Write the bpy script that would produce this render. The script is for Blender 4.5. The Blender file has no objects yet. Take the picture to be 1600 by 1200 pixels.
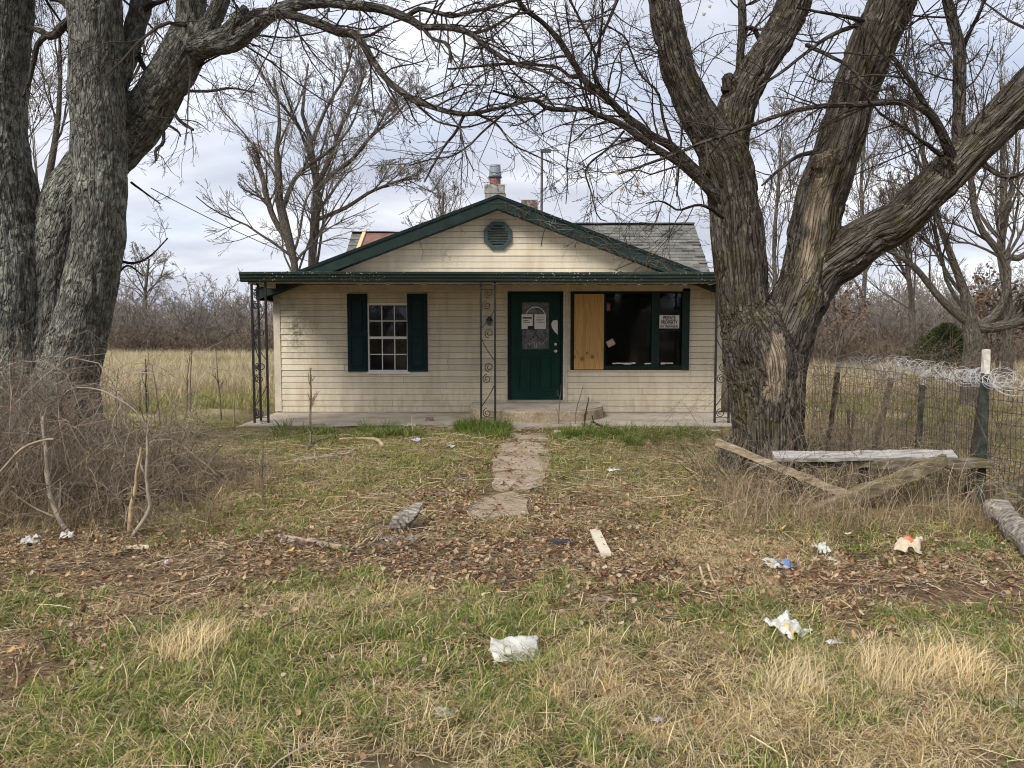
import bpy, math, random
import numpy as np
from mathutils import Vector, Matrix

scene = bpy.context.scene
COL = scene.collection
RAD = math.radians

# ------------------------------------------------------------------ camera
CAM_H = 1.6
PITCH = RAD(4.0)
cam_data = bpy.data.cameras.new('camera')
cam_data.sensor_fit = 'HORIZONTAL'
cam_data.sensor_width = 36.0
cam_data.lens = 27.0
cam_data.clip_start = 0.05
cam_data.clip_end = 3000.0
cam = bpy.data.objects.new('camera', cam_data)
cam.location = (0, 0, CAM_H)
cam.rotation_euler = (RAD(90) - PITCH, 0, 0)
COL.objects.link(cam)
scene.camera = cam

# ------------------------------------------------------------------ sky and sun (broken overcast)
SUN_EL, SUN_AZ = RAD(44), RAD(-142)
world = bpy.data.worlds.new('World')
scene.world = world
world.use_nodes = True
wn, wl = world.node_tree.nodes, world.node_tree.links
wn.clear()
w_out = wn.new('ShaderNodeOutputWorld')
w_bg = wn.new('ShaderNodeBackground')
w_sky = wn.new('ShaderNodeTexSky')
w_sky.sky_type = 'NISHITA'
w_sky.sun_disc = False
w_sky.sun_elevation = SUN_EL
w_sky.sun_rotation = SUN_AZ
w_bg.inputs['Strength'].default_value = 0.12
tc = wn.new('ShaderNodeTexCoord')
sep = wn.new('ShaderNodeSeparateXYZ')
wl.new(tc.outputs['Generated'], sep.inputs[0])


def wmath(op, a, b=None, c=None, clamp=False):
    n = wn.new('ShaderNodeMath')
    n.operation = op
    n.use_clamp = clamp
    for i, s in enumerate((a, b, c)):
        if s is None:
            continue
        if isinstance(s, (int, float)):
            n.inputs[i].default_value = s
        else:
            wl.new(s, n.inputs[i])
    return n.outputs[0]


zc = wmath('MAXIMUM', sep.outputs['Z'], 0.0)
den = wmath('ADD', zc, 0.22)
comb = wn.new('ShaderNodeCombineXYZ')
wl.new(wmath('DIVIDE', sep.outputs['X'], den), comb.inputs[0])
wl.new(wmath('DIVIDE', sep.outputs['Y'], den), comb.inputs[1])


def wnoise(scale, detail, rough, off, dist=0.0):
    mp = wn.new('ShaderNodeMapping')
    mp.inputs['Location'].default_value = off
    mp.inputs['Scale'].default_value = (1.0, 1.35, 1.0)
    wl.new(comb.outputs[0], mp.inputs[0])
    n = wn.new('ShaderNodeTexNoise')
    n.inputs['Scale'].default_value = scale
    n.inputs['Detail'].default_value = detail
    n.inputs['Roughness'].default_value = rough
    n.inputs['Distortion'].default_value = dist
    wl.new(mp.outputs[0], n.inputs['Vector'])
    return n.outputs['Fac']


def wramp(fac, stops):
    r = wn.new('ShaderNodeValToRGB')
    els = r.color_ramp.elements
    while len(els) < len(stops):
        els.new(0.5)
    for e, (p, c) in zip(els, stops):
        e.position = p
        e.color = (*c, 1)
    wl.new(fac, r.inputs[0])
    return r.outputs['Color']


# cloud brightness: white billows to blue-grey bases
cl_col = wramp(wnoise(1.15, 6, 0.52, (3.1, 1.7, 0), 0.25),
               [(0.35, (2.45, 2.58, 3.05)), (0.49, (3.05, 3.2, 3.62)), (0.60, (3.9, 4.0, 4.3)), (0.72, (4.9, 4.95, 5.05))])
cover = wramp(wnoise(0.8, 5, 0.5, (7.3, 2.2, 0), 0.2), [(0.30, (0.78,) * 3), (0.52, (1.0,) * 3)])
mixn = wn.new('ShaderNodeMix')
mixn.data_type = 'RGBA'
wl.new(cover, mixn.inputs['Factor'])
wl.new(w_sky.outputs[0], mixn.inputs['A'])
wl.new(cl_col, mixn.inputs['B'])
wl.new(mixn.outputs['Result'], w_bg.inputs['Color'])
wl.new(w_bg.outputs[0], w_out.inputs['Surface'])

sun_data = bpy.data.lights.new('sun', 'SUN')
sun_data.energy = 2.0
sun_data.angle = RAD(24)
sun_data.color = (1.0, 0.955, 0.88)
sun = bpy.data.objects.new('sun', sun_data)
sdir = Vector((math.sin(SUN_AZ) * math.cos(SUN_EL), math.cos(SUN_AZ) * math.cos(SUN_EL), math.sin(SUN_EL)))
sun.rotation_euler = sdir.to_track_quat('Z', 'Y').to_euler()
sun.location = (-6, -8, 12)
COL.objects.link(sun)

vs = scene.view_settings
vs.view_transform = 'Standard'
vs.look = 'None'
vs.exposure = 1.03
vs.gamma = 1.0
vs.use_curve_mapping = False
scene.render.engine = 'CYCLES'
scene.cycles.use_denoising = True
scene.cycles.denoiser = 'OPENIMAGEDENOISE'
scene.cycles.use_adaptive_sampling = True
scene.cycles.adaptive_threshold = 0.02
scene.cycles.filter_width = 1.1
scene.cycles.max_bounces = 4
scene.cycles.diffuse_bounces = 3
scene.cycles.glossy_bounces = 2
scene.cycles.transparent_max_bounces = 12
scene.cycles.caustics_reflective = False
scene.cycles.caustics_refractive = False

# ------------------------------------------------------------------ helpers
SP, CP = math.sin(PITCH), math.cos(PITCH)
FPX = 1200.0


def P(u, v, Y):
    """world point seen at photo position (u, v) that lies Y metres ahead"""
    dx, dy = (u - 800) / FPX, (600 - v) / FPX
    t = Y / (CP + dy * SP)
    return np.array((dx * t, Y, CAM_H + (-SP + dy * CP) * t))


def G(u, v, z=0.0):
    """ground point under photo position (u, v)"""
    dx, dy = (u - 800) / FPX, (600 - v) / FPX
    t = (CAM_H - z) / (SP - dy * CP)
    return np.array((dx * t, (CP + dy * SP) * t, z))


def hash3(ix, iy, iz, seed):
    h = (ix * 374761393 + iy * 668265263 + iz * 2147483647 + seed * 1274126177) & 0xFFFFFFFF
    h = ((h ^ (h >> 13)) * 1274126177) & 0xFFFFFFFF
    h = (h ^ (h >> 16)) & 0xFFFFFF
    return h / float(0xFFFFFF)


def vnoise(p, seed=0):
    p = np.asarray(p, dtype=np.float64)
    i = np.floor(p).astype(np.int64)
    f = p - i
    f = f * f * (3 - 2 * f)
    r = 0
    for dx in (0, 1):
        wx = f[..., 0] if dx else 1 - f[..., 0]
        for dy in (0, 1):
            wy = f[..., 1] if dy else 1 - f[..., 1]
            for dz in (0, 1):
                wz = f[..., 2] if dz else 1 - f[..., 2]
                r = r + wx * wy * wz * hash3(i[..., 0] + dx, i[..., 1] + dy, i[..., 2] + dz, seed)
    return r


def fbm(p, oct=3, seed=0):
    p = np.asarray(p, dtype=np.float64)
    a, s, r = 1.0, 0.0, 0
    for o in range(oct):
        r = r + a * vnoise(p * (2 ** o), seed + o * 17)
        s += a
        a *= 0.5
    return r / s


def n2(x, y, sc, oct=2, seed=0):
    x = np.asarray(x, float)
    y = np.asarray(y, float)
    return fbm(np.stack([x * sc, y * sc, np.zeros_like(x) + 0.37], -1), oct, seed)


def norm(v):
    v = np.asarray(v, float)
    return v / np.maximum(np.linalg.norm(v, axis=-1, keepdims=True), 1e-9)


class MB:
    """collects vertices and faces for ONE mesh object"""
    def __init__(self):
        self.v, self.q, self.t, self.n = [], [], [], 0
        self.attr = {}
        self.qm, self.tm = [], []

    def add(self, v, q=None, t=None, m=0, **attrs):
        v = np.asarray(v, float).reshape(-1, 3)
        if q is not None and len(q):
            q = np.asarray(q, int).reshape(-1, 4)
            self.q.append(q + self.n)
            self.qm.append(np.full(len(q), m))
        if t is not None and len(t):
            t = np.asarray(t, int).reshape(-1, 3)
            self.t.append(t + self.n)
            self.tm.append(np.full(len(t), m))
        for k, a in attrs.items():
            self.attr.setdefault(k, []).append((self.n, np.asarray(a, float).reshape(len(v), -1)))
        self.v.append(v)
        self.n += len(v)
        return self

    def box(self, a, b, m=0):
        x0, y0, z0 = a
        x1, y1, z1 = b
        v = [(x0, y0, z0), (x1, y0, z0), (x1, y1, z0), (x0, y1, z0), (x0, y0, z1), (x1, y0, z1), (x1, y1, z1), (x0, y1, z1)]
        q = [(0, 3, 2, 1), (4, 5, 6, 7), (0, 1, 5, 4), (1, 2, 6, 5), (2, 3, 7, 6), (3, 0, 4, 7)]
        return self.add(v, q, m=m)

    def hexa(self, v, m=0):
        """8 corners: bottom ring then top ring"""
        q = [(0, 3, 2, 1), (4, 5, 6, 7), (0, 1, 5, 4), (1, 2, 6, 5), (2, 3, 7, 6), (3, 0, 4, 7)]
        return self.add(v, q, m=m)

    def prism(self, poly, d, m=0):
        """polygon (list of 3-D points) pushed along vector d"""
        poly = np.asarray(poly, float)
        n = len(poly)
        c0, c1 = poly.mean(0), poly.mean(0) + np.asarray(d, float)
        v = np.vstack([poly, poly + np.asarray(d, float), c0[None], c1[None]])
        q = [(i, (i + 1) % n, n + (i + 1) % n, n + i) for i in range(n)]
        t = [((i + 1) % n, i, 2 * n) for i in range(n)] + [(n + i, n + (i + 1) % n, 2 * n + 1) for i in range(n)]
        return self.add(v, q, t, m=m)

    def beam(self, p0, p1, w, h, up=(0, 0, 1), segs=1, jit=0.0, seed=0, m=0, taper=1.0):
        p0, p1 = np.asarray(p0, float), np.asarray(p1, float)
        d = norm(p1 - p0)
        s = norm(np.cross(d, up))
        u = np.cross(s, d)
        rg = np.random.default_rng(seed)
        vs_, q = [], []
        for k in range(segs + 1):
            t = k / segs
            c = p0 + (p1 - p0) * t
            f = 1 + (taper - 1) * t
            for (a, b) in ((-1, -1), (1, -1), (1, 1), (-1, 1)):
                vs_.append(c + s * a * w / 2 * f + u * b * h / 2 * f + rg.normal(0, 1, 3) * jit)
        for k in range(segs):
            o = 4 * k
            for i in range(4):
                j = (i + 1) % 4
                q.append((o + i, o + j, o + 4 + j, o + 4 + i))
        e = 4 * segs
        q += [(3, 2, 1, 0), (e, e + 1, e + 2, e + 3)]
        return self.add(vs_, q, m=m)

    def tubes(self, pts, rad, S=3, m=0, cap=False, bark=True):
        """many tubes at once: pts (N,K,3), rad (N,K)"""
        pts = np.asarray(pts, float)
        rad = np.asarray(rad, float)
        if pts.ndim == 2:
            pts, rad = pts[None], rad[None]
        N, K, _ = pts.shape
        tg = np.empty_like(pts)
        tg[:, 1:-1] = pts[:, 2:] - pts[:, :-2]
        tg[:, 0] = pts[:, 1] - pts[:, 0]
        tg[:, -1] = pts[:, -1] - pts[:, -2]
        tg = norm(tg)
        ref = np.zeros((N, 1, 3))
        ax = np.abs(tg.mean(1)).argmin(1)
        ref[np.arange(N), 0, ax] = 1
        s = norm(np.cross(tg, ref))
        u = np.cross(s, tg)
        a = np.arange(S) * 2 * math.pi / S
        ca, sa = np.cos(a), np.sin(a)
        off = s[:, :, None, :] * ca[None, None, :, None] + u[:, :, None, :] * sa[None, None, :, None]
        v = pts[:, :, None, :] + off * rad[:, :, None, None]
        idx = np.arange(N * K * S).reshape(N, K, S)
        nx = np.roll(idx, -1, axis=2)
        q = np.stack([idx[:, :-1], nx[:, :-1], nx[:, 1:], idx[:, 1:]], -1).reshape(-1, 4)
        at = {}
        if bark:
            L = np.concatenate([np.zeros((N, 1)), np.cumsum(np.linalg.norm(np.diff(pts, axis=1), axis=2), 1)], 1)
            b = np.empty((N, K, S, 3))
            b[..., 0] = ca * rad[:, :, None]
            b[..., 1] = sa * rad[:, :, None]
            b[..., 2] = L[:, :, None] + (np.arange(N) * 0.731 % 5)[:, None, None]
            at['bk'] = b.reshape(-1, 3)
        t = None
        if cap:
            t = []
            for n_ in range(N):
                for k, fl in ((0, 1), (K - 1, 0)):
                    r = idx[n_, k]
                    for i in range(1, S - 1):
                        t.append((r[0], r[i + 1], r[i]) if fl else (r[0], r[i], r[i + 1]))
        return self.add(v.reshape(-1, 3), q, t, m=m, **at)

    def mesh(self, name):
        v = np.vstack(self.v)
        q = np.vstack(self.q) if self.q else np.zeros((0, 4), int)
        t = np.vstack(self.t) if self.t else np.zeros((0, 3), int)
        me = bpy.data.meshes.new(name)
        me.vertices.add(len(v))
        me.vertices.foreach_set('co', v.astype(np.float32).ravel())
        nl = q.size + t.size
        me.loops.add(nl)
        me.loops.foreach_set('vertex_index', np.concatenate([q.ravel(), t.ravel()]).astype(np.int32))
        npoly = len(q) + len(t)
        me.polygons.add(npoly)
        tot = np.concatenate([np.full(len(q), 4), np.full(len(t), 3)]).astype(np.int32)
        st = np.concatenate([[0], np.cumsum(tot)[:-1]]).astype(np.int32) if npoly else tot
        me.polygons.foreach_set('loop_start', st)
        mi = np.concatenate([*(self.qm or [np.zeros(0)]), *(self.tm or [np.zeros(0)])]).astype(np.int32)
        if npoly:
            me.polygons.foreach_set('material_index', mi)
        for k, parts in self.attr.items():
            dim = parts[0][1].shape[1]
            full = np.zeros((len(v), dim))
            for n0, a in parts:
                full[n0:n0 + len(a)] = a
            if dim == 3:
                at = me.attributes.new(k, 'FLOAT_VECTOR', 'POINT')
                at.data.foreach_set('vector', full.astype(np.float32).ravel())
            elif dim == 4:
                at = me.attributes.new(k, 'FLOAT_COLOR', 'POINT')
                at.data.foreach_set('color', full.astype(np.float32).ravel())
            else:
                at = me.attributes.new(k, 'FLOAT', 'POINT')
                at.data.foreach_set('value', full.astype(np.float32).ravel())
        me.update(calc_edges=True)
        me.validate()
        return me

    def build(self, name, mat, parent=None, smooth=False, link=True):
        me = self.mesh(name)
        for mm in (mat if isinstance(mat, (list, tuple)) else [mat]):
            me.materials.append(mm)
        me.polygons.foreach_set('use_smooth', np.full(len(me.polygons), bool(smooth)))
        o = bpy.data.objects.new(name, me)
        if link:
            COL.objects.link(o)
        if parent is not None:
            o.parent = parent
            o.matrix_parent_inverse = world_mat(parent).inverted()
        return o


def world_mat(o):
    m = Matrix.Translation(o.location)
    return m if o.parent is None else world_mat(o.parent) @ o.matrix_parent_inverse @ m


def tag(o, label=None, cat=None, group=None, kind=None):
    for k, val in (('label', label), ('category', cat), ('group', group), ('kind', kind)):
        if val:
            o[k] = val
    return o


def thing(name, label, cat, loc=(0, 0, 0), group=None):
    o = bpy.data.objects.new(name, None)
    o.empty_display_size = 0.2
    o.location = [float(c) for c in loc]
    COL.objects.link(o)
    return tag(o, label, cat, group)


def catmull(pts, n, vals=None):
    """resample a polyline smoothly; pts (M,3), vals (M,) carried along"""
    pts = np.asarray(pts, float)
    if vals is not None:
        pts = np.hstack([pts, np.asarray(vals, float)[:, None]])
    M = len(pts)
    ext = np.vstack([2 * pts[0] - pts[1], pts, 2 * pts[-1] - pts[-2]])
    d = np.concatenate([[0], np.cumsum(np.linalg.norm(np.diff(pts[:, :3], axis=0), axis=1))])
    s = np.linspace(0, d[-1], n)
    seg = np.clip(np.searchsorted(d, s, side='right') - 1, 0, M - 2)
    t = ((s - d[seg]) / np.maximum(d[seg + 1] - d[seg], 1e-9))[:, None]
    p0, p1, p2, p3 = ext[seg], ext[seg + 1], ext[seg + 2], ext[seg + 3]
    r = 0.5 * (2 * p1 + (p2 - p0) * t + (2 * p0 - 5 * p1 + 4 * p2 - p3) * t ** 2 + (3 * p1 - p0 - 3 * p2 + p3) * t ** 3)
    if vals is not None:
        return r[:, :3], np.maximum(r[:, 3], 1e-4)
    return r

# ------------------------------------------------------------------ materials
class NT:
    def __init__(self, name, rough=0.8, spec=0.3):
        self.m = bpy.data.materials.new(name)
        self.m.use_nodes = True
        self.n, self.l = self.m.node_tree.nodes, self.m.node_tree.links
        self.b = self.n['Principled BSDF']
        self.b.inputs['Roughness'].default_value = rough
        self.b.inputs['Specular IOR Level'].default_value = spec

    def set(self, node, name, val):
        if isinstance(val, bpy.types.NodeSocket):
            self.l.new(val, node.inputs[name])
        else:
            node.inputs[name].default_value = val

    def pos(self, scale=(1, 1, 1), loc=(0, 0, 0), attr=None, obj=False):
        if attr:
            a = self.n.new('ShaderNodeAttribute')
            a.attribute_name = attr
            src = a.outputs['Vector']
        elif obj:
            src = self.n.new('ShaderNodeTexCoord').outputs['Object']
        else:
            src = self.n.new('ShaderNodeNewGeometry').outputs['Position']
        mp = self.n.new('ShaderNodeMapping')
        mp.inputs['Scale'].default_value = scale
        mp.inputs['Location'].default_value = loc
        self.l.new(src, mp.inputs[0])
        return mp.outputs[0]

    def noise(self, vec, scale, detail=4, rough=0.55, dist=0.0, color=False):
        n = self.n.new('ShaderNodeTexNoise')
        self.l.new(vec, n.inputs['Vector'])
        n.inputs['Scale'].default_value = scale
        n.inputs['Detail'].default_value = detail
        n.inputs['Roughness'].default_value = rough
        n.inputs['Distortion'].default_value = dist
        return n.outputs['Color' if color else 'Fac']

    def voro(self, vec, scale, feature='F1', rand=1.0, out='Distance'):
        n = self.n.new('ShaderNodeTexVoronoi')
        n.feature = feature
        self.l.new(vec, n.inputs['Vector'])
        n.inputs['Scale'].default_value = scale
        n.inputs['Randomness'].default_value = rand
        return n.outputs[out]

    def ramp(self, fac, stops, interp='LINEAR'):
        r = self.n.new('ShaderNodeValToRGB')
        r.color_ramp.interpolation = interp
        els = r.color_ramp.elements
        while len(els) < len(stops):
            els.new(0.5)
        for e, (p, c) in zip(els, stops):
            e.position = p
            c = (c, c, c) if isinstance(c, (int, float)) else c
            e.color = (*c, 1)
        self.l.new(fac, r.inputs[0])
        return r.outputs['Color']

    def mix(self, fac, a, b, mode='MIX'):
        n = self.n.new('ShaderNodeMix')
        n.data_type = 'RGBA'
        n.blend_type = mode
        for s, val in ((n.inputs['Factor'], fac), (n.inputs['A'], a), (n.inputs['B'], b)):
            if isinstance(val, bpy.types.NodeSocket):
                self.l.new(val, s)
            elif isinstance(val, (int, float)):
                s.default_value = val
            else:
                s.default_value = (*val, 1)
        return n.outputs['Result']

    def math(self, op, a, b=None, clamp=False):
        n = self.n.new('ShaderNodeMath')
        n.operation = op
        n.use_clamp = clamp
        for i, val in enumerate((a, b)):
            if val is None:
                continue
            if isinstance(val, bpy.types.NodeSocket):
                self.l.new(val, n.inputs[i])
            else:
                n.inputs[i].default_value = val
        return n.outputs[0]

    def attr(self, name, out='Color'):
        a = self.n.new('ShaderNodeAttribute')
        a.attribute_name = name
        return a.outputs[out]

    def rand(self):
        return self.n.new('ShaderNodeObjectInfo').outputs['Random']

    def base(self, col):
        self.set(self.b, 'Base Color', col if isinstance(col, bpy.types.NodeSocket) else (*col, 1))
        return self

    def bump(self, h, strength=0.5, dist=0.01):
        n = self.n.new('ShaderNodeBump')
        n.inputs['Strength'].default_value = strength
        n.inputs['Distance'].default_value = dist
        self.l.new(h, n.inputs['Height'])
        self.l.new(n.outputs[0], self.b.inputs['Normal'])
        return self

    def leafy(self, col, amount=0.3):
        """thin blade: some light passes through"""
        tr = self.n.new('ShaderNodeBsdfTranslucent')
        self.set(tr, 'Color', col)
        mx = self.n.new('ShaderNodeMixShader')
        mx.inputs[0].default_value = amount
        self.l.new(self.b.outputs[0], mx.inputs[1])
        self.l.new(tr.outputs[0], mx.inputs[2])
        self.l.new(mx.outputs[0], self.n['Material Output'].inputs['Surface'])
        return self


M = {}


def plain(name, col, rough=0.7, var=0.25, scale=8.0, spec=0.3, bump=0.15, metal=0.0):
    """flat paint with blotchy wear"""
    k = NT(name, rough, spec)
    p = k.pos()
    nz = k.noise(p, scale, 6, 0.6)
    d = tuple(c * (1 - var) for c in col)
    e = tuple(min(1, c * (1 + var)) for c in col)
    k.base(k.ramp(nz, [(0.3, d), (0.7, e)]))
    k.b.inputs['Metallic'].default_value = metal
    if bump:
        k.bump(k.noise(p, scale * 12, 3), bump, 0.004)
    M[name] = k.m
    return k.m


# cream vinyl siding: dirt washed down in streaks, mildew in its own patch
k = NT('siding', 0.55, 0.35)
p = k.pos()
streak = k.noise(k.pos((6, 6, 0.8)), 1.0, 5, 0.6)
c = k.ramp(streak, [(0.28, (0.56, 0.48, 0.35)), (0.5, (0.67, 0.595, 0.455)), (0.75, (0.73, 0.66, 0.52))])
fine = k.noise(p, 26, 4, 0.6)
c = k.mix(k.ramp(fine, [(0.58, 0.0), (0.75, 0.35)]), c, (0.33, 0.27, 0.18))
tint = k.ramp(k.rand(), [(0.0, (0.90, 0.90, 0.90)), (1.0, (1.05, 1.04, 1.02))])
c = k.mix(1.0, c, tint, 'MULTIPLY')


def blob(k, cx, cz, rx, rz):
    g = k.pos((1 / rx, 0, 1 / rz), (-cx / rx, 0, -cz / rz))
    ln = k.n.new('ShaderNodeVectorMath')
    ln.operation = 'LENGTH'
    k.l.new(g, ln.inputs[0])
    return k.ramp(ln.outputs['Value'], [(0.0, 1.0), (1.0, 0.0)])


mil = k.math('MULTIPLY', blob(k, -4.08, 1.60, 0.34, 0.72), k.ramp(k.noise(p, 13, 6, 0.7), [(0.36, 0.0), (0.55, 1.0)]))
c = k.mix(mil, c, (0.10, 0.10, 0.05))
spl = k.math('MULTIPLY', k.ramp(k.noise(k.pos((5, 5, 1.6), (0, 0, 0)), 2.0, 6, 0.7), [(0.46, 0.0), (0.64, 0.5)]), blob(k, 0.0, 0.0, 400.0, 0.7))
c = k.mix(spl, c, (0.30, 0.22, 0.13))
mil2 = k.math('MULTIPLY', blob(k, -1.15, 2.98, 0.42, 0.26), k.ramp(k.noise(p, 22, 6, 0.7), [(0.52, 0.0), (0.64, 0.8)]))
c = k.mix(mil2, c, (0.2, 0.15, 0.08))
k.base(c)
k.bump(k.noise(k.pos((2, 2, 30)), 3.0, 3), 0.12, 0.01)
M['siding'] = k.m

plain('trim_cream', (0.56, 0.50, 0.39), 0.6, 0.18, 5)
plain('trim_white', (0.72, 0.71, 0.68), 0.45, 0.08, 9)
plain('green_trim', (0.011, 0.027, 0.023), 0.6, 0.35, 6, 0.25)
plain('vent_grey', (0.050, 0.078, 0.078), 0.5, 0.25, 6, 0.4)
plain('green_dark', (0.005, 0.017, 0.016), 0.6, 0.3, 6, 0.2)
plain('shutter_teal', (0.004, 0.020, 0.025), 0.55, 0.25, 7, 0.22)
plain('door_green', (0.003, 0.034, 0.024), 0.5, 0.18, 4, 0.2, 0.05)
plain('iron_black', (0.022, 0.021, 0.021), 0.55, 0.5, 30, 0.4)
plain('soffit_tan', (0.50, 0.43, 0.32), 0.6, 0.2, 4)
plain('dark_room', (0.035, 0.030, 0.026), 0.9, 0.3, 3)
plain('paper', (0.74, 0.74, 0.72), 0.8, 0.06, 30, 0.2, 0.0)
plain('paper_dirty', (0.50, 0.49, 0.46), 0.8, 0.3, 22, 0.2, 0.1)
plain('ink', (0.03, 0.03, 0.032), 0.8, 0.1, 30, 0.2, 0.0)
plain('brass', (0.75, 0.70, 0.55), 0.3, 0.1, 30, 0.5, 0.0, 0.8)
plain('bucket_grey', (0.23, 0.27, 0.30), 0.5, 0.2, 10, 0.4)
plain('antenna_metal', (0.07, 0.07, 0.072), 0.5, 0.3, 20, 0.4)
plain('wire_metal', (0.040, 0.036, 0.033), 0.6, 0.4, 40, 0.4)
plain('wire_white', (0.50, 0.50, 0.50), 0.5, 0.25, 30, 0.4)
plain('post_green', (0.050, 0.058, 0.045), 0.8, 0.5, 18, 0.25)
plain('peeled_wood', (0.62, 0.58, 0.51), 0.8, 0.25, 18, 0.2, 0.3)
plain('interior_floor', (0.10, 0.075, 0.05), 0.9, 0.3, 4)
plain('tar_brown', (0.19, 0.105, 0.085), 0.9, 0.25, 5, 0.2, 0.4)
plain('bare_lumber', (0.62, 0.45, 0.26), 0.8, 0.15, 8, 0.2)
plain('flue_red', (0.25, 0.125, 0.10), 0.9, 0.4, 24, 0.2)
plain('flat_stone', (0.30, 0.25, 0.20), 0.9, 0.3, 14, 0.2, 0.5)
plain('plastic_white', (0.58, 0.575, 0.55), 0.45, 0.3, 18, 0.5, 0.25)
plain('plastic_grey', (0.48, 0.47, 0.43), 0.4, 0.25, 16, 0.45, 0.25)
plain('foil_dark', (0.05, 0.055, 0.075), 0.3, 0.5, 30, 0.5)
plain('cardboard', (0.50, 0.42, 0.31), 0.85, 0.2, 14, 0.2)
plain('shingle_scrap', (0.045, 0.050, 0.058), 0.9, 0.35, 30, 0.2, 0.5)
plain('rust_leaf', (0.165, 0.098, 0.062), 0.8, 0.3, 2, 0.2, 0.0)
plain('yellow_leaf', (0.62, 0.42, 0.10), 0.7, 0.2, 30, 0.2, 0.0)

# gutter: green paint, moss film and pale lichen flecks
k = NT('gutter_green', 0.55, 0.35)
p = k.pos()
c = k.ramp(k.noise(k.pos((1.2, 6, 9)), 1.6, 6, 0.6), [(0.35, (0.016, 0.034, 0.030)), (0.6, (0.030, 0.050, 0.038)), (0.75, (0.085, 0.085, 0.045))])
spots = k.math('MULTIPLY', k.ramp(k.voro(p, 22), [(0.16, 1.0), (0.24, 0.0)]), k.ramp(k.noise(p, 2.2, 3), [(0.46, 0.0), (0.58, 1.0)]))
k.base(k.mix(spots, c, (0.5, 0.5, 0.44)))
k.bump(k.noise(p, 60, 3), 0.2, 0.004)
M['gutter_green'] = k.m

# weathered sheet on porch roof
k = NT('roof_sheet', 0.5, 0.4)
p = k.pos()
k.base(k.ramp(k.noise(p, 4, 6, 0.65), [(0.35, (0.38, 0.37, 0.35)), (0.7, (0.68, 0.67, 0.64))]))
M['roof_sheet'] = k.m

# asphalt shingles
k = NT('shingle', 0.95, 0.15)
p = k.pos()
c = k.ramp(k.noise(p, 3.0, 6, 0.65), [(0.3, (0.10, 0.10, 0.094)), (0.55, (0.165, 0.163, 0.150)), (0.75, (0.24, 0.236, 0.218))])
c = k.mix(k.ramp(k.noise(p, 9, 5, 0.7), [(0.55, 0.0), (0.7, 0.5)]), c, (0.16, 0.15, 0.10))
c = k.mix(0.6, c, k.ramp(k.attr('tone', 'Fac'), [(0.0, 0.55), (1.0, 1.35)]), 'MULTIPLY')
k.base(c)
k.bump(k.noise(p, 160, 2), 0.5, 0.004)
M['shingle'] = k.m

# concrete
k = NT('concrete', 0.9, 0.2)
p = k.pos()
c = k.ramp(k.noise(p, 2.3, 7, 0.65), [(0.3, (0.25, 0.21, 0.165)), (0.5, (0.41, 0.36, 0.295)), (0.72, (0.50, 0.45, 0.38))])
c = k.mix(k.ramp(k.noise(p, 30, 4, 0.7), [(0.55, 0.0), (0.72, 0.55)]), c, (0.16, 0.13, 0.095))
k.base(c)
k.bump(k.noise(p, 45, 5, 0.7), 0.45, 0.008)
M['concrete'] = k.m
k = NT('path_concrete', 0.92, 0.18)
p = k.pos()
c = k.ramp(k.noise(p, 2.0, 7, 0.68), [(0.3, (0.19, 0.145, 0.095)), (0.5, (0.325, 0.262, 0.19)), (0.72, (0.43, 0.37, 0.29))])
c = k.mix(k.ramp(k.noise(p, 17, 5, 0.7), [(0.5, 0.0), (0.66, 0.75)]), c, (0.17, 0.115, 0.07))
k.base(c)
k.bump(k.noise(p, 45, 5, 0.7), 0.5, 0.008)
M['path_concrete'] = k.m
k = NT('pebbled', 0.9, 0.2)
p = k.pos()
cell = k.voro(p, 38, out='Color')
c = k.mix(0.75, k.ramp(k.noise(p, 3, 5), [(0.35, (0.27, 0.22, 0.16)), (0.7, (0.48, 0.41, 0.31))]), k.ramp(k.noise(cell, 3.1, 0), [(0.3, (0.80, 0.75, 0.68)), (0.7, (1.40, 1.36, 1.28))]), 'MULTIPLY')
k.base(c)
k.bump(k.ramp(k.voro(p, 38), [(0.1, 1.0), (0.6, 0.0)]), 0.4, 0.012)
M['pebbled'] = k.m
k = NT('block_white', 0.9, 0.2)
p = k.pos()
k.base(k.ramp(k.noise(p, 9, 6, 0.7), [(0.35, (0.12, 0.115, 0.10)), (0.55, (0.33, 0.32, 0.30)), (0.7, (0.48, 0.47, 0.44))]))
k.bump(k.noise(p, 40, 4), 0.5, 0.01)
M['block_white'] = k.m
k = NT('brick_red', 0.9, 0.2)
p = k.pos()
br = k.n.new('ShaderNodeTexBrick')
k.l.new(k.pos((1, 1, 1), (0, 0, 0)), br.inputs['Vector'])
k.base(k.ramp(k.noise(p, 14, 5, 0.7), [(0.35, (0.085, 0.068, 0.058)), (0.5, (0.16, 0.115, 0.098)), (0.66, (0.36, 0.33, 0.30))]))
k.bump(k.noise(p, 40, 4), 0.5, 0.01)
M['brick_red'] = k.m

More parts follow.
